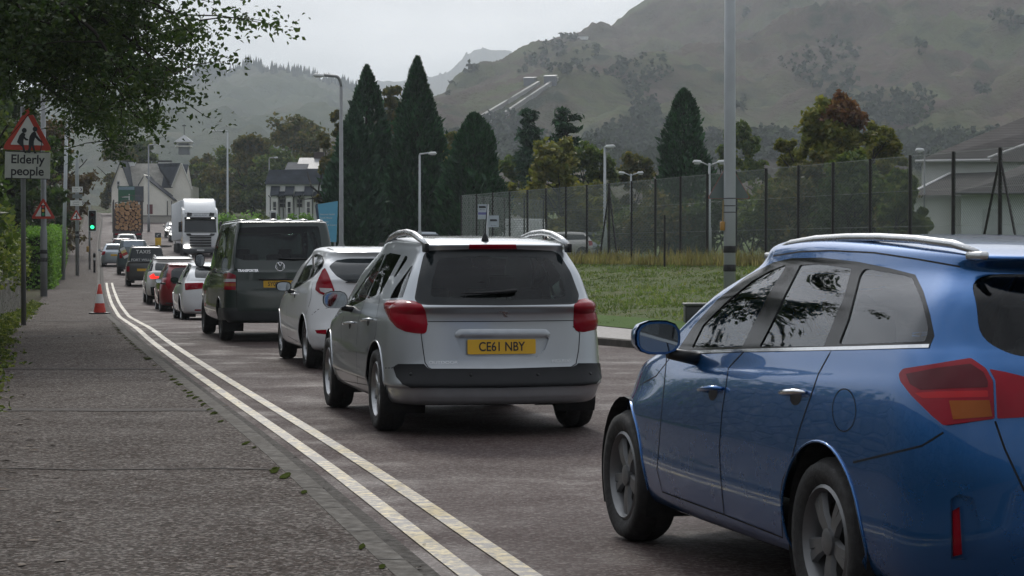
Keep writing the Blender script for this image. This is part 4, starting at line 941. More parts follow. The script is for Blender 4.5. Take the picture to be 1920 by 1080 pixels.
    a = MB(); h, n = c.hit((909.5, 452)); a.lathe([(.03, -.01), (.028, .015), (.012, .05), (.005, .07), (0, .07)], 12, Matrix.Translation(h)); a.tube([h+Vector((0, 0, .05)), h+Vector((-.08, 0, .28))], [.005, .0025], 6); a.build('aerial', M_BLACK, c.root, True)
    for px_, t, s_ in (((831, 680), 'OUTDOOR', .033), ((1052, 677), 'HDi FAP', .033)):
        h, n = c.hit(px_); text_mesh(t, s_, M_CHROME, c.root, face_mat(h+n*.002, n), 'badge_lettering', .001, xs=1.3)
    h, n = c.hit((941, 588)); b = MB(); k = .0056
    b.prism([(x*k-.03, y*k-.04) for x, y in ((0,12),(3,14),(5,17),(8,18),(9,15),(8,12),(11,10),(14,11),(13,8),(10,7),(12,4),(16,2),(15,0),(11,1),(8,4),(7,8),(4,10),(2,9))], .004, face_mat(h+n*.003, n)); b.build('emblem', M_CHROME, c.root)
    sn = MB()
    for p in ((883,704),(1008,703),(771,702),(1106,701)):
        h, n = c.hit(p); sn.lathe([(.014, 0), (.012, .012), (0, .012)], 14, face_mat(h, n))
    sn.build('parking_sensor', M_BLACK, c.root, True)
    c.seats(1.15, .25, top=1.02, zs=.36); return c
blue_car(); silver_car()
# ---------------------------------------------------------------- the rest of the traffic
P_WHITE = paint('white_car_paint', (.78, .80, .82), .0, .3, .10); P_GREEN = paint('dark_green_van_paint', (.005, .020, .015), .0, .35, .10, .05)
P_REDC = paint('red_car_paint', (.20, .006, .010), .2, .3, .15); P_PALE = paint('pale_silver_paint', (.50, .49, .47), .5, .32, .2)
P_GREY = paint('dark_grey_van_paint', (.045, .046, .046), .4, .35, .4); P_TEAL = paint('teal_grey_paint', (.06, .085, .095), .4, .35, .3); P_MAR = paint('maroon_paint', (.07, .012, .018), .3, .3, .2)
P_LBLUE = paint('light_silver_blue_paint', (.42, .47, .52), .6, .3, .15)
def white_hatch():
    c = Car('hatchback', 'white three-door hatchback with tall pointed red tail light, behind the green van', 'car', (-1.73, 26.18), 13); c.paint = P_WHITE
    c.base(car_surface(std_rings(dict(F=3.25, R=-.72, hw=.865, sill=.23, zmid=(.46, .62), belt=(.93, 1.04, 1.12), ws=(2.4, 1.4), rg=(-.66, -.34), roof=1.49, zr_end=1.43, tumble=.24, hood=.82, rr=.32, br=.12, rf=.6, tr=.06, spoil=.08, r1=.03, r2=.05, r3=.05)), 1., 5))
    c.feature('window_surround', [(548,544),(558,524),(572.6,495),(584.7,480),(594,475),(604,479),(608.5,490),(605,501),(589.5,518),(563,536)], None, defer=True, rnd=3)
    c.feature('side_window', [(551,541),(560,523),(575,495),(585,481),(586,500),(577,524),(562,535)], M_TINT2, src='window_surround', off=-.003, depth=0)
    c.feature('side_window', [(581,522),(589,500),(589,479),(594,477),(602,481),(606,490),(603,500),(590,515)], M_TINT, src='window_surround', off=-.003, depth=0, rnd=2)
    c.finish('window_surround', M_BLACK, .0, .015); c.windscreen(.64, .52, 1.0, 1.38)
    c.feature('rear_window', c.sym([(654,484.6),(630,488),(620,496),(617,500),(621,506),(630,517),(645,526.5),(664,530)]), simple('dark_rear_glass', (.012, .018, .021), .05, spec=.5), view='rear', mirror=False, rnd=.03, off=.0)
    c.feature('tail_light', [(610,502.6),(616,514.7),(624.4,536),(627.5,545),(616,553),(610,554.4),(599,549.6),(592,543.6),(594,531.5),(605,507.4)], None, defer=True, rnd=2)
    c.feature('reversing_lens', [(600,540),(623,541),(624.5,546),(611,550),(601.5,546)], M_CLR, src='tail_light', off=.012)
    c.finish('tail_light', M_RED, .01, .03)
    c.feature('reflector', [(591,619),(612,618),(612,627),(594,625)], M_RED, off=.003)
    g = MB(); c.ribbon(g, [(613.6,465),(624,469),(633,476)], .02); c.ribbon(g, [(586,525),(583,560),(571,600),(569,640)], .007); c.ribbon(g, [(541,546),(537,580),(540,630),(566,645)], .007)
    c.ribbon(g, [(628,575),(597,580),(585,590)], .006)
    c.wheels(2.49, .82, .305, .20, .2, 6); c.emit('body', P_WHITE); g.build('panel_seam', M_GAP, c.root)
    handle(c, (549,553), (557,551), P_WHITE); m = c.on_plane((531.7, 537), 1, .97); c.mirror_at((m.x, .97, m.z), (.14, .2, .13), M_BLACK); c.seats(1.1, .2, top=1.0)
    w = MB(); H = [c.hit(p) for p in ((648,529),(668,528),(690,525))]; w.tube([h+n*.02 for h, n in H], [.008, .015, .01], 6); w.build('rear_wiper', M_BLACK, c.root, True)
def emblem_vw(c, p, r):
    h, n = c.hit(p); M = face_mat(h+n*.004, n); b = MB()
    b.lathe([(r+.008*math.cos(t), .006*math.sin(t)) for t in [2*math.pi*i/8 for i in range(8)]], 24, M, close=True)
    for L in ([(-.45,.85),(0,.12),(.45,.85)], [(-.85,.4),(-.42,-.82),(0,.0),(.42,-.82),(.85,.4)]): b.tube([M @ Vector((x*r, y*r, .003)) for x, y in L], .009, 5)
    b.build('emblem', M_CHROME, c.root)
def green_van():
    c = Car('panel_van', 'dark green van with ribbed roof and round chrome badge, in front of the white hatchback', 'van', (-3.83, 34.72), 13.5); c.paint = P_GREEN
    c.base(car_surface(std_rings(dict(F=3.85, R=-.98, hw=.95, sill=.30, zmid=(.52, .80), belt=(1.06, 1.13, 1.14), ws=(3.2, 2.35), rg=(-.955, -.83), roof=1.93, zr_end=1.915, tumble=.15, hood=.98, rr=.16, br=.05, rf=.5, tr=.02, r1=.0, r2=.01, r3=.01)), 1., 5))
    c.feature('rear_window', [(449,427),(520,424.5),(597,424),(601.5,446),(604,478),(574,485.7),(520,488),(458,488),(441,483),(443,458)], M_TINT2, mirror=False, rnd=4)
    c.feature('side_window', [(412,489),(416,433),(430,425),(427,452),(424,491)], M_TINT2, rnd=2); c.feature('side_window', [(395,489),(399,466),(405,442),(413,433),(409,469),(405,490)], M_TINT2, rnd=2)
    c.windscreen(.80, .70, 1.12, 1.75)
    c.feature('tail_light', [(420,513.5),(430,511),(442,516),(442,543.6),(420,543)], None, defer=True)
    c.feature('reversing_lens', [(418,523),(443,523),(443,528.5),(418,528.5)], M_CLR, src='tail_light', off=.006); c.feature('indicator_lens', [(418,531),(443,531),(443,536.6),(418,536.6)], M_AMB, src='tail_light', off=.006); c.finish('tail_light', M_RED, .006, .03)
    c.feature('bumper', [(411,577),(444,577),(446,584),(520,584),(596,584),(601,577),(630,577),(630,601),(520,601),(410,599)], simple('grey_bumper_plastic', (.035, .04, .042), .55), mirror=False, off=.02, depth=.05, rnd=2)
    c.feature('reflector', [(447,592.5),(463,592),(463,598),(447,598)], M_RED, src='body', mirror=False, off=.024)
    g = MB(); c.ribbon(g, [(444,577),(443,520),(438,490),(440,440),(446,420),(520,417),(600,417)], .012, mirror=False); c.ribbon(g, [(394,493),(396,560),(399,605)], .01); c.ribbon(g, [(419,508),(405,512),(398,516)], .012)
    c.wheels(3.0, .92, .325, .21, .21, 5, simple('steel_wheel_grey', (.10, .10, .10), .5, .4)); c.emit('body', P_GREEN); g.build('panel_seam', M_GAP, c.root)
    for y in (-.62, -.37, -.12, .12, .37, .62):
        b = MB(); H = [c.bvh.ray_cast(Vector((x, y, 4)), Vector((0, 0, -1)))[0] for x in np.linspace(-.72, 1.9, 14)]; b.tube([v + Vector((0, 0, .004)) for v in H], [.02]+[.075]*12+[.02], 8, flat=.3); b.build('roof_rib', P_WHITE if False else P_GREEN, c.root, True)
    c.plate((524.5, 532.5), 'SY05 GVW', .52, .112); emblem_vw(c, (525, 500), .07)
    h, n = c.hit((465, 507.7)); text_mesh('TRANSPORTER', .06, M_CHROME, c.root, face_mat(h+n*.003, n), 'badge_lettering', .001, xs=.8, bold=.002)
    w = MB(); H = [c.hit(p) for p in ((522,486),(550,486.5),(576,486))]; w.tube([h+n*.03 for h, n in H], [.012, .02, .012], 6); w.build('rear_wiper', M_BLACK, c.root, True)
    b = MB(); b.box(c.hit((524, 524))[0] + Vector((-.01, 0, 0)), (.05, .66, .03)); bev(b.build('plate_light_bar', M_BLACK, c.root), .01)
    m = c.on_plane((374.5, 488), 1, 1.08); c.mirror_at((m.x, 1.08, m.z), (.12, .17, .24), M_BLACK); c.seats(2.0, .6, zs=.6, top=1.3)
    for sg in (1, -1): b = MB(); b.box((-.40, sg*.80, .30), (.02, .24, .28)); b.build('mud_flap', M_BLACK, c.root)
def far_car(name, label, cat, pos, th, z, pnt, dims, feats, wb=2.6, wr=.32, res=.7, group=None, mirror=None, rails=None):
    c = Car(name, label, cat, pos, th, z, group); c.paint = pnt
    c.base(car_surface(std_rings(dims), res, 4))
    for f in feats:
        n, poly, m, k = f; k = dict(k)
        if k.pop('sym', False): poly = c.sym(poly); k.update(view='rear', mirror=False, rnd=.03)
        c.feature(n, poly, m, **k)
    zb, zt, hw = dims['belt'][0], dims['roof'], dims['hw']
    c.windscreen(hw*.77, hw*.62, zb+.06, zt-.12)
    c.wheels(wb, hw-.04, wr, wr*.64, .2, 5); c.emit('body', pnt)
    if mirror:
        m = c.on_plane(mirror[:2], 1, hw+.1); c.mirror_at((m.x, hw+.1, m.z), (.13, .19, .14), mirror[2])
    if rails:
        for sg in (1, -1):
            b = MB(); H = [c.bvh.ray_cast(Vector((x, sg*hw*.64, 4)), Vector((0, 0, -1)))[0] for x in np.linspace(rails[0], rails[1], 8)]
            b.tube([v + Vector((0, 0, .0 if i in (0, 7) else .05)) for i, v in enumerate(H)], .02, 6); b.build('roof_rail', rails[2], c.root, True)
    c.seats(wb*.42, .2, top=zb+.08, zs=.4); return c
D_ = simple('dark_rear_glass', (.012, .018, .021), .05, spec=.5)
def others():
    c = far_car('estate_car', 'white estate car half hidden behind the dark green van', 'car', (-7.1, 51.2), 12.5, -.25, P_WHITE, dict(F=3.65, R=-1.05, hw=.89, sill=.24, belt=(.93, .99, 1.05), ws=(2.55, 1.5), rg=(-.95, -.55), roof=1.46, zr_end=1.39, tumble=.22, rr=.3, br=.12, tr=.07, spoil=.06),
        [('rear_window', [(392,500),(375,500.5),(367,502),(365,512),(366,521),(392,522)], D_, dict(sym=1)), ('tail_light', [(346.5,531),(381,530),(382,541),(347.5,544)], M_RED, dict(rnd=2, off=.006)), ('side_window', [(343,520),(350,502),(357,494),(358.5,497),(355,508),(350,520)], M_TINT2, {}), ('reflector', [(365,580),(377,580),(377,583),(365,583)], M_RED, {})], 2.68, mirror=(327, 525, M_BLACK))
    c.plate((405, 545), '', .52, .11)
    far_car('hatchback', 'red hatchback queuing between two white cars', 'car', (-9.45, 62.2), 12.3, -.33, P_REDC, dict(F=3.35, R=-.72, hw=.86, sill=.24, belt=(.95, 1.03, 1.06), ws=(2.45, 1.45), rg=(-.66, -.40), roof=1.50, zr_end=1.44, tumble=.22, rr=.28, br=.10, spoil=.06),
        [('rear_window', [(350,501),(327,503),(321,508),(321,520),(323,532),(350,533)], D_, dict(sym=1)), ('tail_light', [(313,512),(319,514),(320,538),(316,543),(311,535)], M_RED, dict(off=.006)), ('side_window', [(304,522),(309,505),(315,499),(316,503),(312,520)], M_TINT2, {})], 2.5, mirror=(297, 526.5, M_BLACK))
    far_car('suv', 'pale silver car with a lit red brake light, ahead of the red hatchback', 'car', (-11.15, 70.2), 12, -.24, P_PALE, dict(F=3.55, R=-.88, hw=.91, sill=.28, belt=(1.05, 1.12, 1.14), ws=(2.55, 1.5), rg=(-.78, -.45), roof=1.58, zr_end=1.52, tumble=.22, rr=.26, br=.10, spoil=.10),
        [('rear_window', [(325,494),(310,494),(292,493),(290.5,500),(291,507),(325,509)], D_, dict(sym=1)), ('brake_light', [(280,517.5),(288,512.6),(291,518),(310,518),(310,522),(283,523)], emit('lit_brake_lamp', (1., .03, .02), 1.2), dict(off=.006)), ('bumper_insert', [(282,538),(297,537),(330,545),(330,556),(284,554)], M_BLACK, dict(mirror=False)), ('side_window', [(277,510),(281,494),(287,489),(288,494),(285,508)], M_TINT2, {})], 2.67, .345, rails=(-.2, 1.3, M_ALLOY))
    c = far_car('taxi_van', 'dark grey taxi van with lettered rear window', 'taxi', (-16.5, 96.2), 11.5, -.03, P_GREY, dict(F=3.4, R=-.86, hw=.90, sill=.26, zmid=(.5, .75), belt=(1.05, 1.1, 1.13), ws=(2.6, 1.75), rg=(-.84, -.70), roof=1.80, zr_end=1.76, tumble=.16, rr=.16, br=.05, tr=.02),
        [('rear_window', [(269,465.5),(246,466.5),(243.5,474),(243,490),(269,491.5)], D_, dict(sym=1)), ('tail_light', [(236,499.6),(242.8,499.6),(242.8,509.5),(236,509)], M_RED, dict(off=.008))], 2.68, .32, rails=(-.3, 1.5, M_ALLOY))
    for t, p, s_ in (('TAXIS', (268.7, 472.5), .22), ('FORT WILLIAM', (269.5, 487.5), .15)):
        h, n = c.hit(p); text_mesh(t, s_, M_WHITE, c.root, face_mat(h+n*.012, n), 'window_lettering', .002, xs=1.1)
    c.plate((268, 506), '', .52, .11)
    c = far_car('off_roader', 'tall teal grey off-roader with a striped board, ahead of the taxi van', 'car', (-20.95, 118), 11.3, .28, P_TEAL, dict(F=3.3, R=-.9, hw=.90, sill=.35, zmid=(.6, .85), belt=(1.2, 1.25, 1.27), ws=(2.4, 1.6), rg=(-.88, -.72), roof=1.95, zr_end=1.9, tumble=.16, rr=.16, br=.05, tr=.02),
        [('rear_window', [(255,448),(233,449.5),(231.5,455),(231.5,462.5),(255,463.5)], simple('sky_reflection_tint', (.20, .26, .32), .08, coat=1.), dict(sym=1)), ('tail_light', [(224,474),(229,474),(229,484),(224,484)], M_RED, dict(off=.008))], 2.6, .37, rails=(-.4, 1.3, M_BLACK))  # pale blue of the sky's reflection is put into the window colour
    h, n = c.hit((233, 474)); b = MB(); M = face_mat(h + Vector((-.1, 0, 0)), (-1, 0, 0)) @ Matrix.Rotation(R(25), 4, 'Z')
    for i in range(4): b.add([M @ Vector((x, -.30+.15*i+y, z)) for z in (0, .02) for x, y in ((-.14, 0), (.14, 0), (.14, .148), (-.14, .148))], [(0,3,2,1),(4,5,6,7),(0,1,5,4),(1,2,6,5),(2,3,7,6),(3,0,4,7)], i % 3)
    b.build('striped_board', [M_WHITE, M_SRED, simple('board_yellow', (.6, .5, .2), .5)], c.root)
def gen_car(name, label, cat, pos, th, z, pnt, kind='hatch', lit=False, group=None, res=.5):
    dm = dict(hatch=dict(F=3.2, R=-.75, hw=.86, sill=.24, belt=(.93, 1.0, 1.05), ws=(2.35, 1.35), rg=(-.68, -.40), roof=1.48, zr_end=1.42, tumble=.22, rr=.28, br=.1, tr=.05),
        estate=dict(F=3.55, R=-1.0, hw=.89, sill=.24, belt=(.93, 1.0, 1.03), ws=(2.45, 1.45), rg=(-.92, -.6), roof=1.48, zr_end=1.42, tumble=.22, rr=.28, br=.1, tr=.05),
        van=dict(F=3.9, R=-1.0, hw=.96, sill=.32, zmid=(.55, .8), belt=(1.1, 1.15, 1.15), ws=(3.3, 2.4), rg=(-.98, -.9), roof=2.1, zr_end=2.08, tumble=.13, hood=1.02, rr=.12, br=.03, tr=.01))[kind]
    c = Car(name, label, cat, pos, th, z, group); c.paint = pnt; c.base(car_surface(std_rings(dm), res, 3))
    F, hw, zb, zt, Rr = dm['F'], dm['hw'], dm['belt'][1], dm['roof'], dm['R']; xb, xt = dm['ws']
    c.windscreen(hw*.76, hw*.62, dm['belt'][0]+.06, zt-.13, D_)
    if kind != 'van': c.feature('side_window', [(xb-.35, zb), (xt-.1, zt-.14), (dm['rg'][1]+.25, zt-.15), (dm['rg'][0]+.25, zb+.06)], D_, view='side', rnd=.05)
    else: c.feature('side_window', [(xb-.35, zb), (xt-.1, zt-.3), (xt-.9, zt-.3), (xt-.9, zb)], D_, view='side', rnd=.05)
    c.feature('rear_window', [(-hw*.68, zb+.08), (hw*.68, zb+.08), (hw*.56, zt-.13), (-hw*.56, zt-.13)], D_, view='rear', mirror=False, rnd=.06)
    for sg in (1, -1):
        c.feature('tail_light', [(sg*hw*.66, zb-.02), (sg*hw*.95, zb-.0), (sg*hw*.97, zb-.26), (sg*hw*.74, zb-.22)], M_RED, view='rear', mirror=False, off=.006)
        c.feature('headlight', [(sg*hw*.52, .66), (sg*hw*.93, .76), (sg*hw*.95, .62), (sg*hw*.56, .56)], emit('lit_headlamp', (1., .97, .9), 6.) if lit else M_CLR, view='front', mirror=False, off=.006)
    c.feature('grille', [(-hw*.4, .5), (hw*.4, .5), (hw*.46, .68), (-hw*.46, .68)], M_BLACK, view='front', mirror=False, rnd=.03)
    c.wheels(2.6 if kind != 'van' else 3.0, hw-.04, .32, .2, .2, 5); c.emit('body', pnt)
    for t, m_, sg in ((-1, M_YPL, -1), (1, M_WHITE, 1)):
        h = c.bvh.ray_cast(Vector((9*sg, 0, .5 if sg > 0 else .75)), Vector((-sg, 0, 0)))[0]
        b = MB(); b.box(h + Vector((.012*sg, 0, 0)), (.012, .52, .11)); b.build('number_plate', m_, c.root)
    c.mirror_at((xb-.45, hw+.09, zb+.06), (.13, .18, .14), pnt); return c
def more_traffic():
    gen_car('hatchback', 'small pale blue hatchback beside the kerb, mostly hidden by the off-roader', 'car', (-24.75, 133), 11, .62, P_LBLUE)
    gen_car('hatchback', 'maroon hatchback just ahead of the pale blue hatchback', 'car', (-26.5, 145), 11, 1.05, P_MAR)
    gen_car('estate_car', 'dark estate with a pale roof right behind the timber lorry', 'car', (-28.9, 160), 11, 1.5, P_PALE, 'estate')
    gen_car('panel_van', 'white van coming down the hill behind the white articulated lorry', 'van', (-26.3, 172), 191, 1.85, P_WHITE, 'van')
    gen_car('estate_car', 'dark car with lit headlights following the white van downhill', 'car', (-30.7, 196), 191, 2.6, P_GREY, 'estate', True)
    gen_car('hatchback', 'last oncoming car, black with bright headlights, at the top of the hill', 'car', (-32.9, 207), 191, 3.1, P_GREY, 'hatch', True)
    # cars parked beyond the chain-link fence
    for i, (px, py, D, th, pnt, k, lb) in enumerate([(1080, 458, 112, 112, P_PALE, 'hatch', 'silver hatchback parked behind the fence, left of the other silver car'), (1116, 457, 115, 108, P_LBLUE, 'estate', 'silver estate car parked behind the braced fence post'),
            (985, 475, 108, 98, P_WHITE, 'van', 'long white van parked behind the fence near the bus stop'), (822, 452, 112, 80, P_LBLUE, 'hatch', 'pale blue car parked under the broad dark conifer'), (775, 450, 118, 80, P_GREY, 'estate', 'dark car parked below the two tall conifers')]):
        p = P(px, py, D); fz = fenceZ(D)
        gen_car('parked_car' if k != 'van' else 'parked_van', lb, 'car' if k != 'van' else 'van', (p.x, p.y), th, fz - .05, pnt, k, group='vehicles parked beyond the fence')
def lorry():
    Y = 150; X = (376-960)*Y/FPX; t = thing('articulated_lorry', 'white articulated lorry coming towards us with black grille', 'lorry', (X, Y, zroad(Y)), R(12))
    MWH = simple('white_lorry_paint', (.68, .70, .72), .3, coat=.6, var=.04); hw = 1.24
    Mx = Matrix(((0, 0, 1, -hw), (1, 0, 0, 0), (0, 1, 0, 0), (0, 0, 0, 1)))      # profile (y, z) extruded along x
    b = MB(); b.prism([(0,.55),(-.06,1.0),(-.08,1.55),(.0,1.75),(.22,3.05),(.5,3.35),(2.0,3.55),(2.1,.9),(.35,.9),(.35,.5)], 2*hw, Mx); bev(b.build('cab', MWH, t), .06, 3)
    b = MB(); b.prism([(.18,3.04),(.34,3.30),(1.3,3.95),(2.05,4.15),(2.05,3.0)], 2.2, Matrix(((0,0,1,-1.1),(1,0,0,0),(0,1,0,0),(0,0,0,1)))); bev(b.build('roof_deflector', MWH, t), .05)
    b = MB(); b.add([(-1.12,-.075,1.72),(1.12,-.075,1.72),(1.08,.13,2.62),(-1.08,.13,2.62),(-1.12,-.03,1.72),(1.12,-.03,1.72),(1.08,.16,2.62),(-1.08,.16,2.62)], [(0,1,2,3),(7,6,5,4),(0,4,5,1),(1,5,6,2),(2,6,7,3),(3,7,4,0)]); b.build('windscreen', D_, t)
    b = MB(); b.box((0, .02, 2.72), (2.2, .34, .14)); v = bev(b.build('sun_visor', M_BLACK, t), .03)
    for sx in (-1, 1): b = MB(); b.box((sx*.85, -.17, 2.71), (.2, .04, .06)); b.build('marker_light', emit('lit_marker', (1, .98, .9), 3), v)
    g = MB(); 
    for z in (.78, .97, 1.16, 1.35): g = MB(); g.box((0, -.10, z), (1.5, .05, .135)); bev(g.build('grille_slot', M_BAND, t), .02)
    g = MB(); g.prism([(-1.0,.10),(-.72,.12),(-.62,0),(.62,0),(.72,.12),(1.0,.10),(.95,-.02),(.72,-.06),(-.72,-.06),(-.95,-.02)], .05, Matrix.Translation((0, -.09, 1.52)) @ Matrix.Rotation(R(90), 4, 'X')); g.build('grille_brow', M_BAND, t)
    b = MB(); b.box((0, -.02, .42), (2.44, .3, .3)); bev(b.build('bumper', simple('lorry_bumper_grey', (.05, .055, .06), .5), t), .05)
    for sx in (-1, 1):
        b = MB(); b.box((sx*.95, -.11, .72), (.42, .1, .2), taper=.8); bev(b.build('headlight', emit('lit_headlamp', (1., .97, .9), 6.) if sx < 0 else M_CLR, t), .03)
        b = MB(); b.box((sx*1.42, .05, 2.1), (.2, .14, .72)); b.box((sx*1.34, .1, 2.3), (.2, .05, .05)); bev(b.build('wing_mirror', M_BLACK, t), .03)
        b = MB(); b.box((sx*(hw+.004), .85, 2.15), (.008, .95, .8)); b.build('side_window', D_, t)
        b = MB(); b.prism([(-.18,-.12),(.16,-.14),(.2,.1),(-.12,.14)], .02, Matrix.Translation((sx*.78, .06, 2.98)) @ Matrix.Rotation(R(68), 4, 'X')); b.build('roof_lamp', M_BLACK, t)
    text_mesh('HAULAGE', .2, simple('blue_grey_print', (.12, .16, .2), .5), t, face_mat((0, .055, 2.92), (0, -1, .15)), 'cab_lettering', .004)
    b = MB(); b.box((0, -.18, .46), (.52, .02, .11)); b.build('number_plate', M_WHITE, t)
    b = MB(); b.box((0, 8.6, 2.62), (2.5, 12.4, 2.8)); tr = bev(b.build('trailer', simple('pale_trailer_side', (.5, .53, .56), .5), t), .04)
    b = MB(); b.box((0, 8.0, 1.0), (1.0, 13.0, .3)); b.build('chassis', M_DARK, t)
    for y in (.95, 3.6, 9.5, 10.8, 12.1):
        for sx in (-1, 1):
            b = MB(); M = Matrix.Translation((sx*1.06, y, .5)) @ Matrix.Rotation(R(90), 4, 'Y'); b.lathe([(.3, -.15), (.48, -.15), (.5, -.1), (.5, .1), (.48, .15), (.3, .15)], 24, M, close=True); w = b.build('wheel', M_RUB, t, True)
            b = MB(); b.lathe([(0, -.1), (.12, -.12), (.3, -.04), (.3, .04), (.12, .12), (0, .1)], 16, M); b.build('rim', M_ALLOY, w, True)
def timber_lorry():
    Y = 184; X = (240.5-960)*Y/FPX; z0 = zroad(Y); th = R(11)
    t = thing('timber_lorry', 'timber lorry loaded with sawn logs, seen from behind up the hill', 'lorry', (X, Y, z0), th)
    steel = simple('worn_grey_steel', (.10, .09, .085), .6, .5)
    b = MB(); b.box((0, 5.0, 1.12), (2.4, 10.5, .2)); b.box((0, 5, .9), (.9, 10.5, .3)); b.build('flat_bed', steel, t)
    for y in (.3, 2.6, 4.6, 7.2, 9.2):
        for sx in (-1, 1):
            b = MB(); b.box((sx*1.22, y, 2.55), (.1, .14, 2.75)); b.build('stake', steel, t)
    b = MB(); b.tube([(-1.0, 10.1, 1.2), (-1.0, 10.1, 3.9), (.0, 10.1, 4.15), (1.0, 10.1, 3.9), (1.0, 10.1, 1.2)], .06, 6); b.build('headboard', steel, t)
    b = MB(); b.tube([(1.22, .3, 3.9), (1.1, .3, 4.25), (.2, .3, 4.3), (-.7, .3, 4.15)], .035, 6); b.tube([(.5, .3, 3.7), (.5, .3, 4.3)], .03, 6); b.build('load_frame', steel, t)
    for sx in (-1, 1):
        b = MB(); b.box((sx*.9, -.3, .95), (.42, .06, .14)); b.build('tail_light', M_RED, t)
        for y in (1.0, 2.3, 3.6, 10.5):
            b = MB(); M = Matrix.Translation((sx*1.0, y, .5)) @ Matrix.Rotation(R(90), 4, 'Y'); b.lathe([(.28, -.17), (.48, -.17), (.5, -.1), (.5, .1), (.48, .17), (.28, .17)], 20, M, close=True); b.lathe([(0, -.12), (.28, -.1), (.28, .1), (0, .12)], 16, M); b.build('wheel', M_RUB, t, True)
    b = MB(); b.box((0, -.28, .62), (.5, .02, .11)); b.build('number_plate', M_YPL, t)
    b = MB(); b.box((0, -.2, .82), (2.4, .1, .14)); b.build('rear_bar', steel, t)
    b = MB(); b.box((0, 12.2, 2.1), (2.4, 2.2, 2.6)); bev(b.build('cab', simple('maroon_cab_paint', (.10, .02, .02), .4), t), .1)
    bark = simple('spruce_bark', (.07, .048, .033), .95, var=.4, scale=12); cut = simple('sawn_log_end', (.42, .24, .12), .85, var=.35, scale=5)
    mesh = {}
    rr = random.Random(3); pts = []
    for k in range(6000):
        r = rr.choice((.13, .15, .17, .2, .2, .24)) if k < 2500 else rr.choice((.08, .1, .12)); x = rr.uniform(-1.14+r, 1.14-r); z = rr.uniform(1.24+r, 3.72-r + .18*math.sin(x*2+1.2))
        if all((x-a)**2+(z-c)**2 > (r+q-.012)**2 for a, c, q in pts): pts.append((x, z, r))
    b = MB(); n = 14
    for y, s_ in ((0, 1), (6.3, .94)): b.v += [(math.cos(2*math.pi*i/n)*(1+.05*math.sin(3*i))*s_, y, math.sin(2*math.pi*i/n)*(1+.05*math.cos(2*i))*s_) for i in range(n)]
    b.f = [tuple(range(n)), tuple(range(n, 2*n))[::-1]] + [(i, n+i, n+(i+1) % n, (i+1) % n) for i in range(n)]; b.m = [1, 1] + [0]*n
    src = b.build('log', [bark, cut])
    Mt = Matrix.Translation((X, Y, z0)) @ Matrix.Rotation(th, 4, 'Z')
    for i, (x, z, r) in enumerate(pts):
        o = src if i == 0 else src.copy()
        if i: COL.objects.link(o)
        o.matrix_world = Mt @ Matrix.Translation((x, rr.uniform(-.12, .15), z)) @ Matrix.Rotation(rr.uniform(0, 6), 4, 'Y') @ Matrix.Diagonal((r, 1, r, 1))
        tag(o, 'round sawn log with pale end stacked on the timber lorry', 'log', 'logs stacked on the timber lorry')
white_hatch(); green_van(); others(); more_traffic(); lorry(); timber_lorry()
# ---------------------------------------------------------------- vegetation
def leaf_quads(b, pts, size, rr, up=.3, aspect=.6, mi=0, droop=0.):
    for p, s_ in pts:
        s = size * s_ * rr.uniform(.65, 1.3)
        n = Vector((rr.gauss(0, 1), rr.gauss(0, 1), rr.gauss(0, 1) + up)).normalized(); t = n.orthogonal().normalized(); t = Matrix.Rotation(rr.uniform(0, 6.28), 3, n) @ t
        u = n.cross(t) * s * aspect * .5; t = t * s * .5; p = Vector(p)
        fold = n * s * .12
        b.add([p - t, p + u + fold, p + t, p - u + fold], [(0, 1, 2), (0, 2, 3)], mi)
def clump_points(c, rad, n, rr, flat=1.0, shell=.55):
    out = []
    for i in range(n):
        d = Vector((rr.gauss(0, 1), rr.gauss(0, 1), rr.gauss(0, 1))).normalized() * rad * (shell + (1-shell)*rr.random()) * rr.uniform(.5, 1.05)
        out.append((Vector(c) + Vector((d.x, d.y, d.z * flat)), 1))
    return out
M_BARK = simple('dark_bark', (.022, .019, .015), .95, var=.4, scale=9, bump=.8, spec=.1)
def limbs(b, p, d, L, r, depth, rr, tips, spread=.55, up=.15, kids=3):
    k = 5; pts = [p]; q = p.copy(); d = d.normalized()
    for i in range(k):
        d = (d + Vector((rr.gauss(0, .1), rr.gauss(0, .1), rr.gauss(0, .08) + up*.12))).normalized(); q = q + d * L / k; pts.append(q.copy())
    b.tube(pts, [r * (1 - .55*i/k) for i in range(k + 1)], 6 if depth < 2 else 5, caps=False)
    tips.append((q, r))
    if depth <= 0: return
    for i in range(kids):
        s = pts[rr.randint(2, k)]; a = Vector((rr.gauss(0, 1), rr.gauss(0, 1), rr.gauss(0, .6) + up)).normalized()
        limbs(b, s, (d * (1-spread) + a * spread).normalized(), L * rr.uniform(.55, .8), r * .5, depth - 1, rr, tips, spread, up, kids)
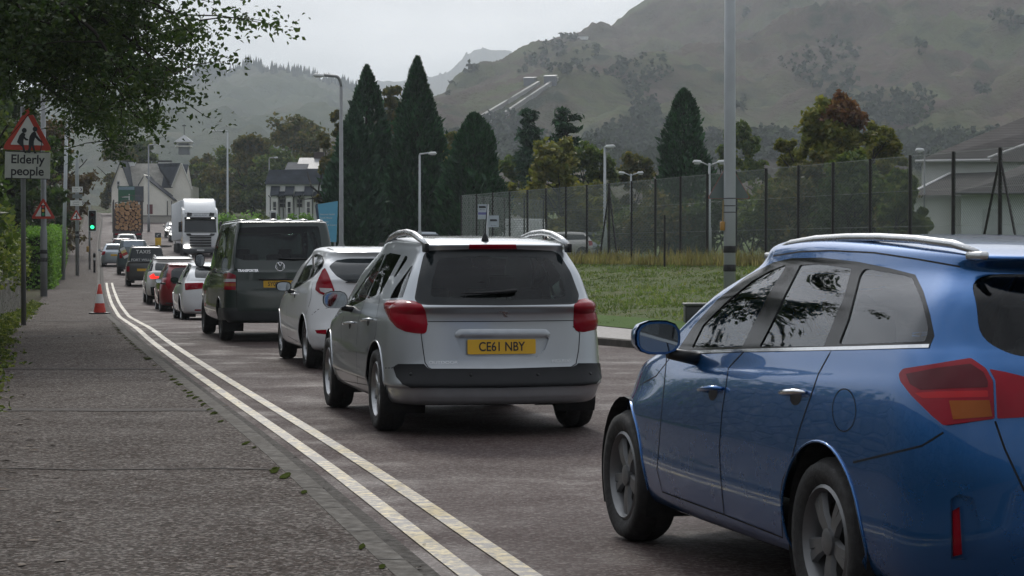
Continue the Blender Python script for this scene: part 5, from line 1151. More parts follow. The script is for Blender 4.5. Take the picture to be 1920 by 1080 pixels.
def broadleaf(name, label, base, h, w, mat, seed, nleaf=5000, size=.4, low=.25, group='broadleaf trees round the road', mats=None, topw=.75, lobes=26, red=None):
    rr = random.Random(seed); t = thing(name, label, 'tree', base, 0, group); tips = []; b = MB()
    limbs(b, Vector((0, 0, -.2)), Vector((0, 0, 1)), h*.42, h*.026, 2, rr, tips, .5, .3, 4); b.build('trunk', M_BARK, t, True)
    b = MB(); L = []
    for i in range(lobes):
        u = rr.random(); zc = h*(low + (1-low-.08)*u); wr = w/2 * (math.sin(math.pi * min(1, .22 + .72*u)) ** .7) * (1 if u < .5 else topw + (1-topw)*(1-u)*2)
        a = rr.uniform(0, 6.28); rad = wr * rr.uniform(.45, .95); L.append((Vector((math.cos(a)*rad, math.sin(a)*rad, zc)), rr.uniform(.14, .24)*w*.8))
    L.append((Vector((0, 0, h*.9)), w*.13)); L.append((Vector((rr.uniform(-.1,.1)*w, 0, h*.8)), w*.2))
    per = int(nleaf * 2.1) // (len(L) * 5)
    for c, rad in L:
        for k in range(5):
            d = Vector((rr.gauss(0, 1), rr.gauss(0, 1), rr.gauss(0, .8))).normalized() * rad * rr.uniform(.4, 1)
            leaf_quads(b, clump_points(c + d, rad*.62, per, rr, .8, .2), size*.85, rr, .4, .65, 1 if (red and (c + d).z > h*red[0] and (c+d).x*red[1] > -.05*w) else 0)
    b.build('crown', mats or [mat], t); return t
def conifer(name, label, base, h, w, mat, seed, n=9000, size=.42, low=.02, tip=.9, blunt=0., group='tall dark conifers'):
    rr = random.Random(seed); t = thing(name, label, 'tree', base, 0, group); b = MB()
    b.tube([(0, 0, -.3), (0, 0, h*.5), (0, 0, h*.93)], [h*.025, h*.016, .03], 8); b.build('trunk', M_BARK, t, True); b = MB(); pts = []
    for i in range(n):
        u = rr.random() ** 1.35; z = h*(low + (1-low)*u); v = (z/h - low)/(1-low)
        prof = (1 - v**1.9)**(.86 if not blunt else .6) * min(1, .55 + 2.2*v)
        a = rr.uniform(0, 6.28); lob = 1 + (.14*math.sin(a*5 + z*1.7 + seed) + .34*noise.noise(Vector((math.cos(a)*1.6, math.sin(a)*1.6, z*.55 + seed))) + .24*noise.noise(Vector((math.cos(a)*4, math.sin(a)*4, z*1.8))))
        r = w/2 * prof * lob * (1 - .35*rr.random()**2) * (rr.uniform(1.04, 1.22) if rr.random() < .07 else 1)
        p = Vector((math.cos(a)*r, math.sin(a)*r, z)); s = size * rr.uniform(.6, 1.4) * (.5 + .6*(1-v))
        ax = (Vector((math.cos(a)*.55, math.sin(a)*.55, .75)) + Vector((rr.gauss(0, .3), rr.gauss(0, .3), rr.gauss(0, .25)))).normalized(); sd_ = ax.cross(Vector((rr.gauss(0, 1), rr.gauss(0, 1), rr.gauss(0, 1)))).normalized() * s*.26
        b.add([p - ax*s*.4, p + sd_, p + ax*s*.7, p - sd_], [(0, 1, 2, 3)])
    b.build('crown', mat, t); return t
LF_DARK = leafmat('dark_beech_leaves', (.008, .017, .005), (.015, .027, .007), (.026, .038, .010), .4)
LF_GREEN = leafmat('green_leaves', (.020, .035, .010), (.038, .055, .014), (.065, .075, .018))
LF_YEL = leafmat('yellowing_leaves', (.04, .05, .012), (.075, .078, .018), (.11, .095, .022))
LF_OLIVE = leafmat('olive_leaves', (.022, .028, .010), (.042, .042, .014), (.07, .055, .018))
LF_RED = leafmat('rusty_red_leaves', (.04, .018, .010), (.06, .026, .013), (.07, .042, .016))
LF_COPPER = leafmat('copper_leaves', (.025, .018, .010), (.04, .026, .013), (.045, .036, .014))
LF_CON = leafmat('conifer_needles', (.005, .017, .007), (.009, .031, .012), (.016, .046, .017), .12)
LF_BLUE = leafmat('blue_green_needles', (.008, .022, .013), (.015, .036, .020), (.023, .05, .027), .12)
LF_HEDGE = leafmat('hedge_leaves', (.04, .085, .012), (.065, .13, .02), (.10, .17, .03))
LF_IVY = leafmat('ivy_leaves', (.02, .035, .008), (.05, .065, .014), (.10, .11, .03))
def at(px, D, f): p = P(px, 478, D); return (p.x, p.y, f(D))
gz = lambda D: fenceZ(D)
def place_conifers():
    for nm, lb, px, D, top, wpx, mat, bl, n in (('conifer', 'tall pointed dark conifer rising behind the curved-arm street lamp', 688, 118, 124, 118, LF_CON, 0, 9000), ('conifer', 'blue green conifer in front of the taller pointed one beside the street lamp', 664, 108, 200, 105, LF_BLUE, 0, 8000),
            ('conifer', 'tallest dark conifer, a narrow spire right of its twin', 783, 116, 108, 112, LF_CON, 0, 11000), ('conifer', 'broad blunt dark conifer with a brownish top at the left end of the fence', 889, 108, 214, 112, LF_CON, .5, 9000), ('conifer', 'lone dark conifer standing behind the middle of the fence', 1282, 125, 168, 100, LF_CON, .35, 9000)):
        s = FPX / D; z0 = gz(D); h = (478-top)/s + EYE - z0; conifer(nm, lb, at(px, D, gz), h, wpx/s*1.12, mat, int(px), int(n*1.5), .42, .02, blunt=bl)
def place_broadleaf():
    T = [  # label, px, D, top px, width px, mat, leaves, size
        ('dense olive tree with a rounded crown behind the white terrace', 555, 262, 222, 190, LF_OLIVE, 5000, .7), ('darker olive tree left of the rounded one, above the hedge', 475, 255, 252, 150, LF_OLIVE, 4000, .7), ('green tree behind the oncoming lorry', 425, 270, 285, 140, LF_GREEN, 3500, .7),
        ('green tree close to the cupola, behind the white house', 385, 290, 285, 90, LF_OLIVE, 3000, .7), ('leafy tree behind the chimney of the white house', 265, 292, 258, 90, LF_GREEN, 3000, .7), ('dark tree behind the left end of the white house', 225, 285, 250, 80, LF_OLIVE, 3000, .7), ('small green tree right of the cupola', 430, 300, 318, 100, LF_GREEN, 3000, .7),
        ('broad green tree filling the gap left of the terrace', 520, 250, 290, 150, LF_GREEN, 5000, .6), ('pale green tree between the two tall conifers', 735, 150, 160, 110, LF_OLIVE, 5000, .5), ('leafy tree left of the tall conifers', 632, 140, 190, 70, LF_OLIVE, 3500, .5), ('green tree seen between the tallest conifer and the blunt one', 845, 160, 232, 60, LF_YEL, 2500, .5),
        ('yellow green tree behind the fence, left of the lone conifer', 1045, 115, 262, 185, LF_YEL, 6500, .42), ('dark green tree right behind the yellow green one', 1105, 128, 268, 130, LF_GREEN, 4500, .42), ('thin grey green tree behind the tall lamp post', 1388, 150, 225, 110, LF_GREEN, 3000, .5),
        ('low bushy tree between the lone conifer and the car park', 1185, 135, 285, 110, LF_OLIVE, 3000, .45), ('low green tree at the foot of the mountain behind the fence', 960, 150, 285, 90, LF_GREEN, 2500, .5)]
    for i, (lb, px, D, top, wpx, m, n, sz) in enumerate(T):
        s = FPX / D; f = zroad if px < 600 else gz; z0 = f(D); h = (478-top)/s + EYE - z0; broadleaf('broadleaf_tree', lb, (P(px, 478, D).x, D, z0), h, wpx/s*1.1, m, 40+i, n, sz, .12)
    D = 96; s = FPX/D
    broadleaf('broadleaf_tree', 'large green tree with a rusty red top behind the fence', at(1560, D, gz), (478-168)/s + .2, 215/s, LF_GREEN, 77, 9000, .36, .1, mats=[LF_YEL, LF_RED], red=(.80, 1), lobes=26, topw=.5)
    broadleaf('broadleaf_tree', 'ragged green tree right of the red-topped tree', at(1655, D+4, gz), (478-215)/s + .2, 130/s, LF_YEL, 78, 5000, .36, .1, topw=.6); broadleaf('broadleaf_tree', 'green tree left of the red-topped tree', at(1478, D+3, gz), (478-235)/s, 110/s, LF_YEL, 79, 4500, .36, .1)
    broadleaf('broadleaf_tree', 'full green tree below the red-topped tree', at(1600, 92, gz), (478-275)*92/FPX + .2, 150*92/FPX, LF_GREEN, 80, 6000, .34, .02); broadleaf('broadleaf_tree', 'green tree beside the left end of the tiled roof', at(1692, 74, gz), (478-312)*74/FPX + .2, 105*74/FPX, LF_GREEN, 81, 5000, .3, .02); broadleaf('broadleaf_tree', 'dark green tree right of the near lamp post', at(1520, 94, gz), (478-285)*94/FPX + .2, 140*94/FPX, LF_OLIVE, 82, 5000, .34, .02)
    # dark pine behind the yellow green tree
    for px, top, w, lb in ((1062, 208, 120, 'open-branched pine rising above the yellow green tree'), (992, 212, 70, 'narrow pine left of the open-branched pine')):
        D = 140; s = FPX/D; h = (478-top)/s + .2; t = thing('pine_tree', lb, 'tree', at(px, D, gz), 0, 'pines behind the fence'); rr = random.Random(px); b = MB(); b.tube([(0,0,-.2),(0,0,h*.96)], [.25,.05], 7); tw = b
        c = MB()
        for k in range(64):
            u = rr.uniform(.25, .98); a = rr.uniform(0, 6.28); L = w/s/2 * (1.12-u)**.6 * rr.uniform(.6, 1.1); e = Vector((math.cos(a)*L, math.sin(a)*L, h*u + L*.1)); tw.tube([(0,0,h*u-.2), e], [.06,.02], 4)
            for q in range(7): leaf_quads(c, clump_points(Vector((0,0,h*u)).lerp(e, rr.uniform(.3, 1.05)), .55, 9, rr, .35, .2), .5, rr, .8, .4)
        tw.build('trunk', M_BARK, t, True); c.build('crown', LF_CON if px > 1000 else LF_BLUE, t)
    # shrubs behind the fence
    rr = random.Random(11)
    for i, (px, D, top, w) in enumerate([(1175, 100, 385, 110), (1250, 98, 350, 120), (1335, 97, 345, 120), (1420, 95, 330, 120), (1500, 92, 318, 130), (1585, 90, 305, 130), (1660, 90, 318, 110), (1712, 84, 372, 130), (1775, 82, 388, 110), (1085, 118, 398, 80)]):
        s = FPX/D; lbs = ['young shrub by the silver cars', 'dark shrub behind the braced post', 'shrub under the lone conifer', 'shrub just left of the lamp post', 'tall shrub right of the lamp post', 'shrub in the middle of the belt', 'shrub under the ragged tree', 'glossy shrub before the white wall', 'low shrub in front of the low roof', 'small shrub right of the white van']
        shrub('shrub', lbs[i] + ', behind the chain-link fence', at(px, D, gz), (478-top)/s + .3, w/s, (LF_GREEN, LF_OLIVE, LF_DARK)[i % 3], 200+i, 2600, .28, group='shrubs behind the fence')
def shrub(name, label, base, h, w, mat, seed, n=2000, size=.2, group=None):
    rr = random.Random(seed); t = thing(name, label, 'shrub', base, 0, group); b = MB(); tips = []
    for k in range(5): limbs(b, Vector((rr.uniform(-.2,.2)*w, rr.uniform(-.2,.2)*w, -.1)), Vector((rr.gauss(0,.4), rr.gauss(0,.4), 1)), h*.6, .04, 1, rr, tips)
    b.build('stem', M_BARK, t, True); b = MB(); L = 12
    for i in range(L):
        a = rr.uniform(0, 6.28); rad = rr.uniform(.1, .42)*w; zc = h*rr.uniform(.25, .85)*(1-.35*rad/w)
        for k in range(4): leaf_quads(b, clump_points(Vector((math.cos(a)*rad, math.sin(a)*rad, zc)) + Vector((rr.gauss(0,.1)*w, rr.gauss(0,.1)*w, rr.gauss(0,.08)*h)), .13*w+.1*h, n//(L*4), rr, .9, .2), size, rr, .4, .6)
    b.build('foliage', mat, t); return t
def big_tree():
    """the overhanging tree, top left: limbs reach out over the pavement"""
    rr = random.Random(21); D = 30; tx = -7.75; t = thing('overhanging_tree', 'big dark beech overhanging the pavement, its trunk behind the stone wall', 'tree', (tx, D, .2), 0)
    b = MB(); b.tube([(0,0,-.3),(.05,0,1.2),(0,.1,3.2),(.1,0,5.2)], [.55,.42,.38,.34], 10); tips = []
    O = Vector((tx, D, .2)); ends = []
    # branch ends follow the outline of the crown in the photograph, at several depths
    for px, py, dd in [(380,40,0),(350,95,1),(330,140,-1),(300,170,1.5),(255,215,9),(225,120,2),(200,225,9),(150,200,9),(120,150,8),(290,60,2),(180,60,-1),(90,100,2),(45,120,6),(300,10,-2),(240,160,-2),(60,40,-2),(310,-40,1),(260,-60,-1),(150,-80,2),(40,-70,0),(150,250,10),(225,258,10),(10,110,6),(60,60,2),(120,40,3),(30,20,1),(90,10,-1),(200,30,2),(150,110,4),(70,130,5),(240,60,4),(190,100,3),(15,60,2),(280,20,2),(310,110,3),(268,228,6),(305,188,3),(245,200,4),(215,285,10),(235,240,10)]:
        ends.append(P(px, py, D + dd*1.2) - O)
    for e in ends:
        s = Vector((0, 0, rr.uniform(3.9, 5.3))); m = s.lerp(e, .5) + Vector((0, 0, .5)); pts = [s, s.lerp(m, .5) + Vector((0,0,.25)), m, m.lerp(e, .55) + Vector((rr.gauss(0,.1), rr.gauss(0,.2), .08)), e]
        b.tube(pts, [.085,.06,.04,.022,.008], 6, caps=False); tips.append(pts)
    tk = b
    for sx, sy, hz in ((-2.5, 2, 7), (-4, 3, 8), (-1, 5, 8.5), (-2, -1, 9), (0, 1, 8), (-1.5, -5, 5.2), (-3, -3, 6.2), (-4, -1, 6), (-2.5, -6, 6.6), (-5, 1, 7)):   # the rest of the crown, out of frame
        tips.append([Vector((0,0,5)), Vector((sx*.4, sy*.4, 6.4)), Vector((sx*.6, sy*.6, hz*.9)), Vector((sx*.8, sy*.8, hz)), Vector((sx, sy, hz+.5))])
    c = MB(); tw = tk
    for pi, pts in enumerate(tips):
        out = pi >= 29+11
        for k in range(15 if not out else 12):
            u = rr.uniform(.3, 1.0); i = min(3, int(u*4)); p = pts[i].lerp(pts[i+1], u*4 - i); d = Vector((rr.gauss(0, .42), rr.gauss(0, .6), rr.gauss(-.05, .28))); q = p + d
            tw.tube([p, p.lerp(q, .5) + Vector((0,0,.05)), q + d*.25], [.012,.008,.004], 4, caps=False)
            if (lambda g_: g_[0] < 118 and 180 < g_[1] < 360)(proj(O + q)): continue
            for a in range(5):
                e = p.lerp(q + d*.3, rr.uniform(.3, 1.1)); leaf_quads(c, [(e + Vector((rr.gauss(0,.16), rr.gauss(0,.2), rr.gauss(-.02,.11))), 1) for _ in range(18 if not out else 14)], .088 if not out else .17, rr, .9, .62)
    c.build('crown', LF_DARK, t); tk.build('trunk', M_BARK, t, True)
def left_side():
    M_WALL = stonemat(); b = MB(); ys = [y for y in YS if -20 <= y <= 64]; vs = []
    rr = random.Random(4)
    for y in ys:
        x = wallX(y); z = zroad(y) + KH - .05; hh = interp([(-20, 1.3), (40, 1.3), (60, 1.35), (84, 1.4)], y) + .05*noise.noise(Vector((y*.5, 0, 1)))
        vs += [(x, y, z), (x - .03, y, z + hh), (x - .06, y, z + hh + .09), (x - .36, y, z + hh + .08), (x - .45, y, z)]
    b.add(vs, [(5*j+i, 5*j+i+5, 5*j+i+6, 5*j+i+1) for j in range(len(ys)-1) for i in range(4)]); n = len(ys)-1; b.f.append((5*n+4, 5*n+3, 5*n+2, 5*n+1, 5*n)); b.m.append(0)
    tag(b.build('stone_wall', M_WALL, None), 'old mossy stone wall along the left edge of the pavement', 'wall')
    # ivy and brambles over the wall
    for y0, y1, lb in ((17, 30, 'ivy and bramble hanging over the nearest part of the stone wall'), (30, 46, 'ivy sprawling over the wall round the elderly people sign'), (46, 63, 'bramble along the far half of the stone wall')):
        c = MB()
        for k in range(int((y1-y0)*14)):
            y = rr.uniform(y0, y1); x = wallX(y) + rr.gauss(-.28, .2); z = zroad(y) + 1.38 + rr.gauss(.22, .22) + .25*noise.noise(Vector((y*.6, 3, 0)))
            if rr.random() < .22: x = wallX(y) + rr.uniform(-.02, .07); z = zroad(y) + 1.35 - rr.random()**1.5 * 1.0*max(.1, noise.noise(Vector((y*.4, 8, 0)))+.45)
            leaf_quads(c, [(Vector((x, y, z)) + Vector((rr.gauss(0,.08), rr.gauss(0,.15), rr.gauss(0,.08))), 1) for _ in range(9)], .11, rr, .6, .75)
        o = c.build('ivy', LF_IVY, None); tag(o, lb, 'ivy')
    # weeds at the foot of the wall
    c = MB()
    for k in range(2600):
        y = 17 + 50*rr.random()**1.4; x = wallX(y) + .05 + abs(rr.gauss(0, .15)); z = zroad(y) + KH; hh = rr.uniform(.03, .22) * (1 - min(.8, (x-wallX(y))/.5)) * max(.15, .6 + noise.noise(Vector((y*.9, 5, 0))))
        leaf_quads(c, [(Vector((x + rr.gauss(0,.04), y + rr.gauss(0,.08), z + rr.random()*hh)), 1) for _ in range(6)], .075, rr, .8, .5)
    c.build('weeds', LF_IVY, None)['kind'] = 'stuff'
    c = MB(); lf = simple('fallen_leaf', (.05, .028, .012), .8, var=.5)
    for k in range(700):
        y = 6 + 70*rr.random()**1.3; x = kerbL(y) - .14 - PW + abs(rr.gauss(0, .3)) if rr.random() < .78 else kerbL(y) + (rr.uniform(-1.9, -.2) if rr.random() < .4 else abs(rr.gauss(.05, .1)))
        z = zroad(y) + (KH + .006 if x < kerbL(y) - .01 else .012); s = rr.uniform(.018, .05); a = rr.uniform(0, 6.28); u = Vector((math.cos(a), math.sin(a), 0))*s; v = Vector((-math.sin(a), math.cos(a), 0))*s*.55
        p = Vector((x, y, z)); c.add([p-u, p+v+Vector((0,0,rr.uniform(0,.008))), p+u, p-v], [(0,1,2,3)])
    c.build('fallen_leaves', lf, None)['kind'] = 'stuff'
    # clipped hedge: blocky body with a leafy skin
    def hedge(y0, y1, x0, x1, h, lb, dens=260):
        c = MB(); rr = random.Random(int(y0)); bx = MB(); n = int((y1-y0)/2)+1
        for i in range(n):
            ya = y0 + (y1-y0)*i/n; yb = y0 + (y1-y0)*(i+1)/n
            bx.add([(wallX(y)+x + (.12 if x < -.5 else -.12), y, z) for y in (ya, yb) for x, z in ((x0, zroad(y)), (x1, zroad(y)), (x1, zroad(y)+h-.14), (x0, zroad(y)+h-.14))], [(0,1,2,3),(7,6,5,4),(1,5,6,2),(3,2,6,7),(0,3,7,4)])
        body = bx.build('hedge_core', simple('hedge_inner_twigs', (.012, .016, .006), .95), None)
        for k in range(int((y1-y0)*dens)):
            y = rr.uniform(y0, y1); f = rr.random()
            if f < .45: x = wallX(y) + x1 + rr.gauss(0, .05); z = zroad(y) + rr.uniform(.05, h)
            elif f < .85: x = wallX(y) + rr.uniform(x0, x1); z = zroad(y) + h + rr.gauss(0, .06)
            else: y = y0 + rr.gauss(0, .06); x = wallX(y) + rr.uniform(x0, x1); z = zroad(y) + rr.uniform(.05, h)
            leaf_quads(c, [(Vector((x, y, z + .1*noise.noise(Vector((y*.5, x, 0))))) + Vector((rr.gauss(0,.05), rr.gauss(0,.08), rr.gauss(0,.05))), 1) for _ in range(3)], .13, rr, .5, .7)
        o = c.build('hedge', LF_HEDGE, None); tag(o, lb, 'hedge'); body.parent = o; return o
    hedge(86, 108, -2.0, .3, 2.35, 'bright green clipped hedge beyond the end of the stone wall'); hedge(108.5, 134, -1.4, .15, 2.5, 'second clipped hedge, just before the direction signs', 160)
    # trees over the wall on the left
    for i, (x, y, h, w, m, lb) in enumerate([(-3.0, 46, 8.5, 6, LF_DARK, 'dark tree behind the wall by the elderly people sign'), (-4.5, 58, 10, 7, LF_DARK, 'dark tree behind the wall near the traffic light warning sign'), (-3.5, 74, 10, 7, LF_GREEN, 'leafy dark tree above the far end of the stone wall'), (-3.4, 92, 11, 8, LF_DARK, 'dark tree behind the bright clipped hedge'), (-3.2, 118, 10.5, 8, LF_DARK, 'dark tree behind the second clipped hedge'),
            (-2.3, 146, 10.4, 9.5, LF_COPPER, 'copper brown tree leaning over the far pavement'), (-3.4, 168, 10, 8, LF_COPPER, 'copper tree behind the green direction sign'), (-5, 200, 11, 10, LF_OLIVE, 'olive tree left of the timber lorry')]):
        broadleaf('roadside_tree', lb, (wallX(y) + x, y, zroad(y)), h, w, m, 300+i, 5200 if y > 20 else 3000, .30 if y < 80 else .4, .1 if y not in (24, 6, -12) else .3, group='trees along the left side', lobes=24)
    # undergrowth behind the wall: one mass of leaves
    c = MB()
    for k in range(3600):
        y = rr.uniform(14, 61); x = wallX(y) - .4 - abs(rr.gauss(0, 1.4)); z = zroad(y) + .8 + rr.random()*interp([(14, .45), (30, .6), (40, 1)], y)*(1.2 + 1.6*max(0, .3+noise.noise(Vector((x*.3, y*.3, 0)))))
        leaf_quads(c, [(Vector((x, y, z)) + Vector((rr.gauss(0,.2), rr.gauss(0,.3), rr.gauss(0,.2))), 1) for _ in range(5)], .2, rr, .5, .6)
    c.build('undergrowth', LF_GREEN, None)['kind'] = 'stuff'
def grass():
    rr = random.Random(9); c = MB(); d = MB()
    def blade(b, p, h, w, lean):
        a = rr.uniform(0, 6.28); u = Vector((math.cos(a), math.sin(a), 0))*w; l = Vector((rr.gauss(0, lean), rr.gauss(0, lean), 1)).normalized()*h
        b.add([p - u, p + u, p + l*.6 + u*.6 + Vector((0,0,0)), p + l], [(0,1,2),(0,2,3)])
    def vz_at(x, y):
        a, bq = farB(y), fenceX(y); t = (x-a)/(bq-a); return zroad(y)*(1-t) + KH*(1-t) + vz(y)*t + .16*noise.noise(Vector((x*.35, y*.35, 3)))*min(1, 4*t, 4*(1-t)) + .08*noise.noise(Vector((x*1.1, y*1.1, 9)))*min(1, 4*t, 4*(1-t)), t
    for k in range(30000):
        y = 22 + 98*rr.random()**1.25; a, bq = farB(y), fenceX(y); t = rr.random(); x = a + (bq-a)*t
        if abs(x/y) > .30: continue
        z, t = vz_at(x, y); m = noise.noise(Vector((x*.5, y*.5, 20)))
        h = rr.uniform(.04, .10)*(1 + max(0, m)*2.4) * (1 if t > .14 else .45)
        for q in range(3): blade(c, Vector((x + rr.gauss(0,.06), y + rr.gauss(0,.1), z - .01)), h*rr.uniform(.6, 1.3), .012*(1 + y/60), .7)
    for k in range(9000):                              # tall dry grass at the foot of the fence
        y = 40 + 75*rr.random()**1.2; x = fenceX(y) + rr.gauss(-.25, .55); z = vz(y); h = rr.uniform(.25, .75)*max(.25, .7 + noise.noise(Vector((y*.4, 1, 0))))
        for q in range(2): blade(d, Vector((x, y, z - .05)), h*rr.uniform(.6, 1.2), .010*(1 + y/60), .22)
    c.build('grass', leafmat('short_grass_blades', (.034, .052, .014), (.055, .078, .024), (.085, .09, .038), .4), None)['kind'] = 'stuff'
    d.build('tall_grass', leafmat('dry_grass_blades', (.075, .065, .03), (.115, .098, .052), (.065, .072, .026), .4), None)['kind'] = 'stuff'
big_tree(); left_side(); place_conifers(); place_broadleaf(); grass()
# ---------------------------------------------------------------- street furniture
def tri(r, rad=.045):
    return round_poly([(math.cos(R(90+120*i))*r, math.sin(R(90+120*i))*r) for i in range(3)], rad)
def warn_sign(parent, M, side, draw):
    """triangular warning sign, side metres wide, on plane M"""
    r = side/math.sqrt(3); b = MB(); b.prism(tri(r*1.06, r*.2), .012, M); o = b.build('warning_triangle', M_SRED, parent)
    b = MB(); b.prism(tri(r*.70, r*.05), .004, M @ Matrix.Translation((0, 0, .0125))); b.build('sign_face', M_WHITE, o)
    draw(o, M @ Matrix.Translation((0, 0, .0175)), r)
    b = MB(); b.prism(tri(r*1.0, r*.2), .004, M @ Matrix.Translation((0, 0, -.005))); b.build('sign_back', M_SBACK, o); return o
def elderly(o, M, r):
    k = r/115.
    def P2(pts): return [((x-58)*k*1.28, (62-y)*k*1.28 - .12*r) for x, y in pts]
    # woman (left) and man with stick (right), bent forwards
    for pts in ([(29,78),(25,74),(33,52),(41,43),(47,44),(52,48),(50,56),(56,62),(62,64),(62,68),(54,68),(47,62),(46,70),(47,82),(52,100),(58,108),(52,109),(46,102),(42,88),(36,84)],
                [(58,107),(64,92),(63,80),(64,66),(66,54),(72,44),(80,38),(86,42),(88,50),(99,62),(108,70),(105,74),(94,68),(84,58),(80,70),(80,82),(86,104),(91,109),(82,109),(76,92),(73,84),(70,98),(70,108)]):
        b = MB(); b.prism(P2(pts), .003, M); b.build('pedestrian_symbol', M_BLK, o)
    for c in ((48,36),(83,31)):
        b = MB(); b.prism([(x, y) for x, y in P2([(c[0]+8*math.cos(t), c[1]+8*math.sin(t)) for t in [2*math.pi*i/16 for i in range(16)]])], .003, M); b.build('head_symbol', M_BLK, o)
    b = MB(); b.prism(P2([(105,72),(107.5,72),(102,108),(100,108)]), .003, M); b.build('stick_symbol', M_BLK, o)
def signal_symbol(o, M, r):
    b = MB(); b.prism([(-.16*r,-.38*r),(.16*r,-.38*r),(.16*r,.5*r),(-.16*r,.5*r)], .003, M); b.build('signal_symbol', M_BLK, o)
    for y, c, n in ((.36, (.5,.03,.02), 'red'), (.08, (.6,.3,.02), 'amber'), (-.2, (.03,.3,.12), 'green')):
        b = MB(); b.prism([(.105*r*math.cos(t), y*r + .115*r*math.sin(t)) for t in [2*math.pi*i/16 for i in range(16)]], .002, M @ Matrix.Translation((0,0,.0035))); b.build(n + '_symbol', simple('sign_' + n, c, .5), o)
def junction_symbol(o, M, r):
    b = MB(); b.prism([(-.02*r,-.4*r),(.16*r,-.4*r),(.16*r,.42*r),(-.02*r,.42*r)], .003, M); b.prism([(-.3*r,-.06*r),(-.021*r,-.06*r),(-.021*r,.06*r),(-.3*r,.06*r)], .003, M); b.build('junction_symbol', M_BLK, o)
def base_at(px, D, f): p = P(px, 478, D); return Vector((p.x, D, f(D)))
FACE = (0.02, -1, 0)
def elderly_sign():
    D = 38.8; B = base_at(44, D, lambda y: zroad(y)+KH); t = thing('elderly_people_sign', 'red triangular warning sign with two bent walkers above a plate reading Elderly people', 'road sign', B)
    top = P(46, 200, D).z - B.z; b = MB(); b.lathe([(.045, -.3), (.045, top-.02), (.038, top)], 14); b.build('post', M_POST, t, True)
    cz = P(53, 254, D).z - B.z; dx = P(53, 254, D).x - B.x; M = face_mat((dx, -.06, cz), (-.05, -1, 0)) @ Matrix.Rotation(R(-1.5), 4, 'Z'); warn_sign(t, M, .88, elderly)
    M = face_mat((dx, -.06, P(53, 310, D).z - B.z), (-.05, -1, 0)) @ Matrix.Rotation(R(-1.5), 4, 'Z'); w, h = .83, .50; b = MB(); b.prism(round_poly([(-w/2,-h/2),(w/2,-h/2),(w/2,h/2),(-w/2,h/2)], .03), .012, M); pl = b.build('sign_plate', simple('faded_sign_plate', (.44, .46, .42), .5, var=.12), t)
    b = MB(); 
    for y0, y1 in ((-h/2, -h/2+.014), (h/2-.014, h/2)): b.prism([(-w/2+.02,y0),(w/2-.02,y0),(w/2-.02,y1),(-w/2+.02,y1)], .002, M @ Matrix.Translation((0,0,.0125)))
    b.build('plate_border', M_BLK, pl)
    for tx, y in (('Elderly', .1), ('people', -.115)): text_mesh(tx, .225, M_BLK, pl, M @ Matrix.Translation((0, y, .0128)), 'lettering', .0015, bold=.004)
def banded_post_sign():
    D = 76; B = base_at(82, D, lambda y: zroad(y)+KH); t = thing('lamp_post', 'grey lamp post with two black bands carrying a traffic signals warning triangle', 'lamp post', B)
    b = MB(); b.lathe([(.125, -.2), (.125, 2.3), (.10, 2.4), (.085, 7.8)], 16); b.build('post', M_POST, t, True)
    for py in (472, 487): b = MB(); z = P(82, py, D).z - B.z; b.lathe([(.128, z-.07), (.131, z-.065), (.131, z+.065), (.128, z+.07)], 16); b.build('black_band', M_BAND, t, True)
    b = MB(); b.tube([(0,0,7.7),(.4,-.1,8.1),(1.2,-.1,8.25)], .04, 8); b.build('arm', M_POST, t, True); b = MB(); b.box((1.5,-.1,8.25), (.6,.22,.1)); bev(b.build('lamp_head', M_LAMP, t), .03)
    p = P(83, 397, D) - B; warn_sign(t, face_mat((p.x, -.16, p.z), FACE), .82, signal_symbol)
def left_posts():
    D = 104; B = base_at(122, D, lambda y: zroad(y)+KH); t = thing('lamp_post', 'plain pale post rising behind the bright hedge', 'lamp post', (B.x-.9, B.y, B.z)); b = MB(); b.tube([(.9-.1,0,-.2),(1.0,0,7.6)], [.10,.085], 12); b.build('post', M_LGREY, t, True)
    b = MB(); b.tube([(1.0,0,7.5),(1.3,0,7.9),(2.2,0,8)], .04, 6); b.box((2.4,0,8), (.5,.2,.1)); b.build('lamp_head', M_LAMP, t)
    D = 112; B = base_at(145, D, lambda y: zroad(y)+KH); t = thing('sign_post', 'tall post with direction signs, a junction triangle and black bands', 'sign post', B); b = MB(); b.lathe([(.10,-.2),(.10,6.2),(.09,6.25)], 12); b.build('post', M_LGREY, t, True)
    q = lambda px, py: P(px, py, D) - B
    for (px, py, w, h, arrow, tx) in ((146, 355.5, .56, .30, 0, 'Town Ctr'), (146, 368, .52, .2, 0, ''), (146, 381, .74, .29, 1, 'Leisure Centre')):
        p = q(px, py); M = face_mat((p.x, -.12, p.z), FACE); pts = [(-w/2,-h/2),(w/2-(.1 if arrow else 0),-h/2)] + ([(w/2,0)] if arrow else []) + [(w/2-(.1 if arrow else 0),h/2),(-w/2,h/2)]
        b = MB(); b.prism(pts, .015, M); s = b.build('direction_sign', M_WHITE if tx else M_SBACK, t)
        if tx:
            for i, wd in enumerate(tx.split()): text_mesh(wd, .11, M_BLK, s, M @ Matrix.Translation((-.08, .055-.12*i, .016)), 'lettering', .001)
            b = MB(); x = w/2 - .13; b.prism([(x,-.09),(x+.04,-.09),(x+.1,0),(x+.04,.09),(x,.09),(x+.05,0)], .003, M @ Matrix.Translation((0,0,.016))); b.build('arrow', M_BLK, s)
    p = q(144, 406); warn_sign(t, face_mat((p.x, -.12, p.z), FACE), .60, junction_symbol)
    for py in (436, 444): z = q(144, py).z; b = MB(); b.lathe([(.103,z-.07),(.106,z-.06),(.106,z+.06),(.103,z+.07)], 12); b.build('black_band', M_BAND, t, True)
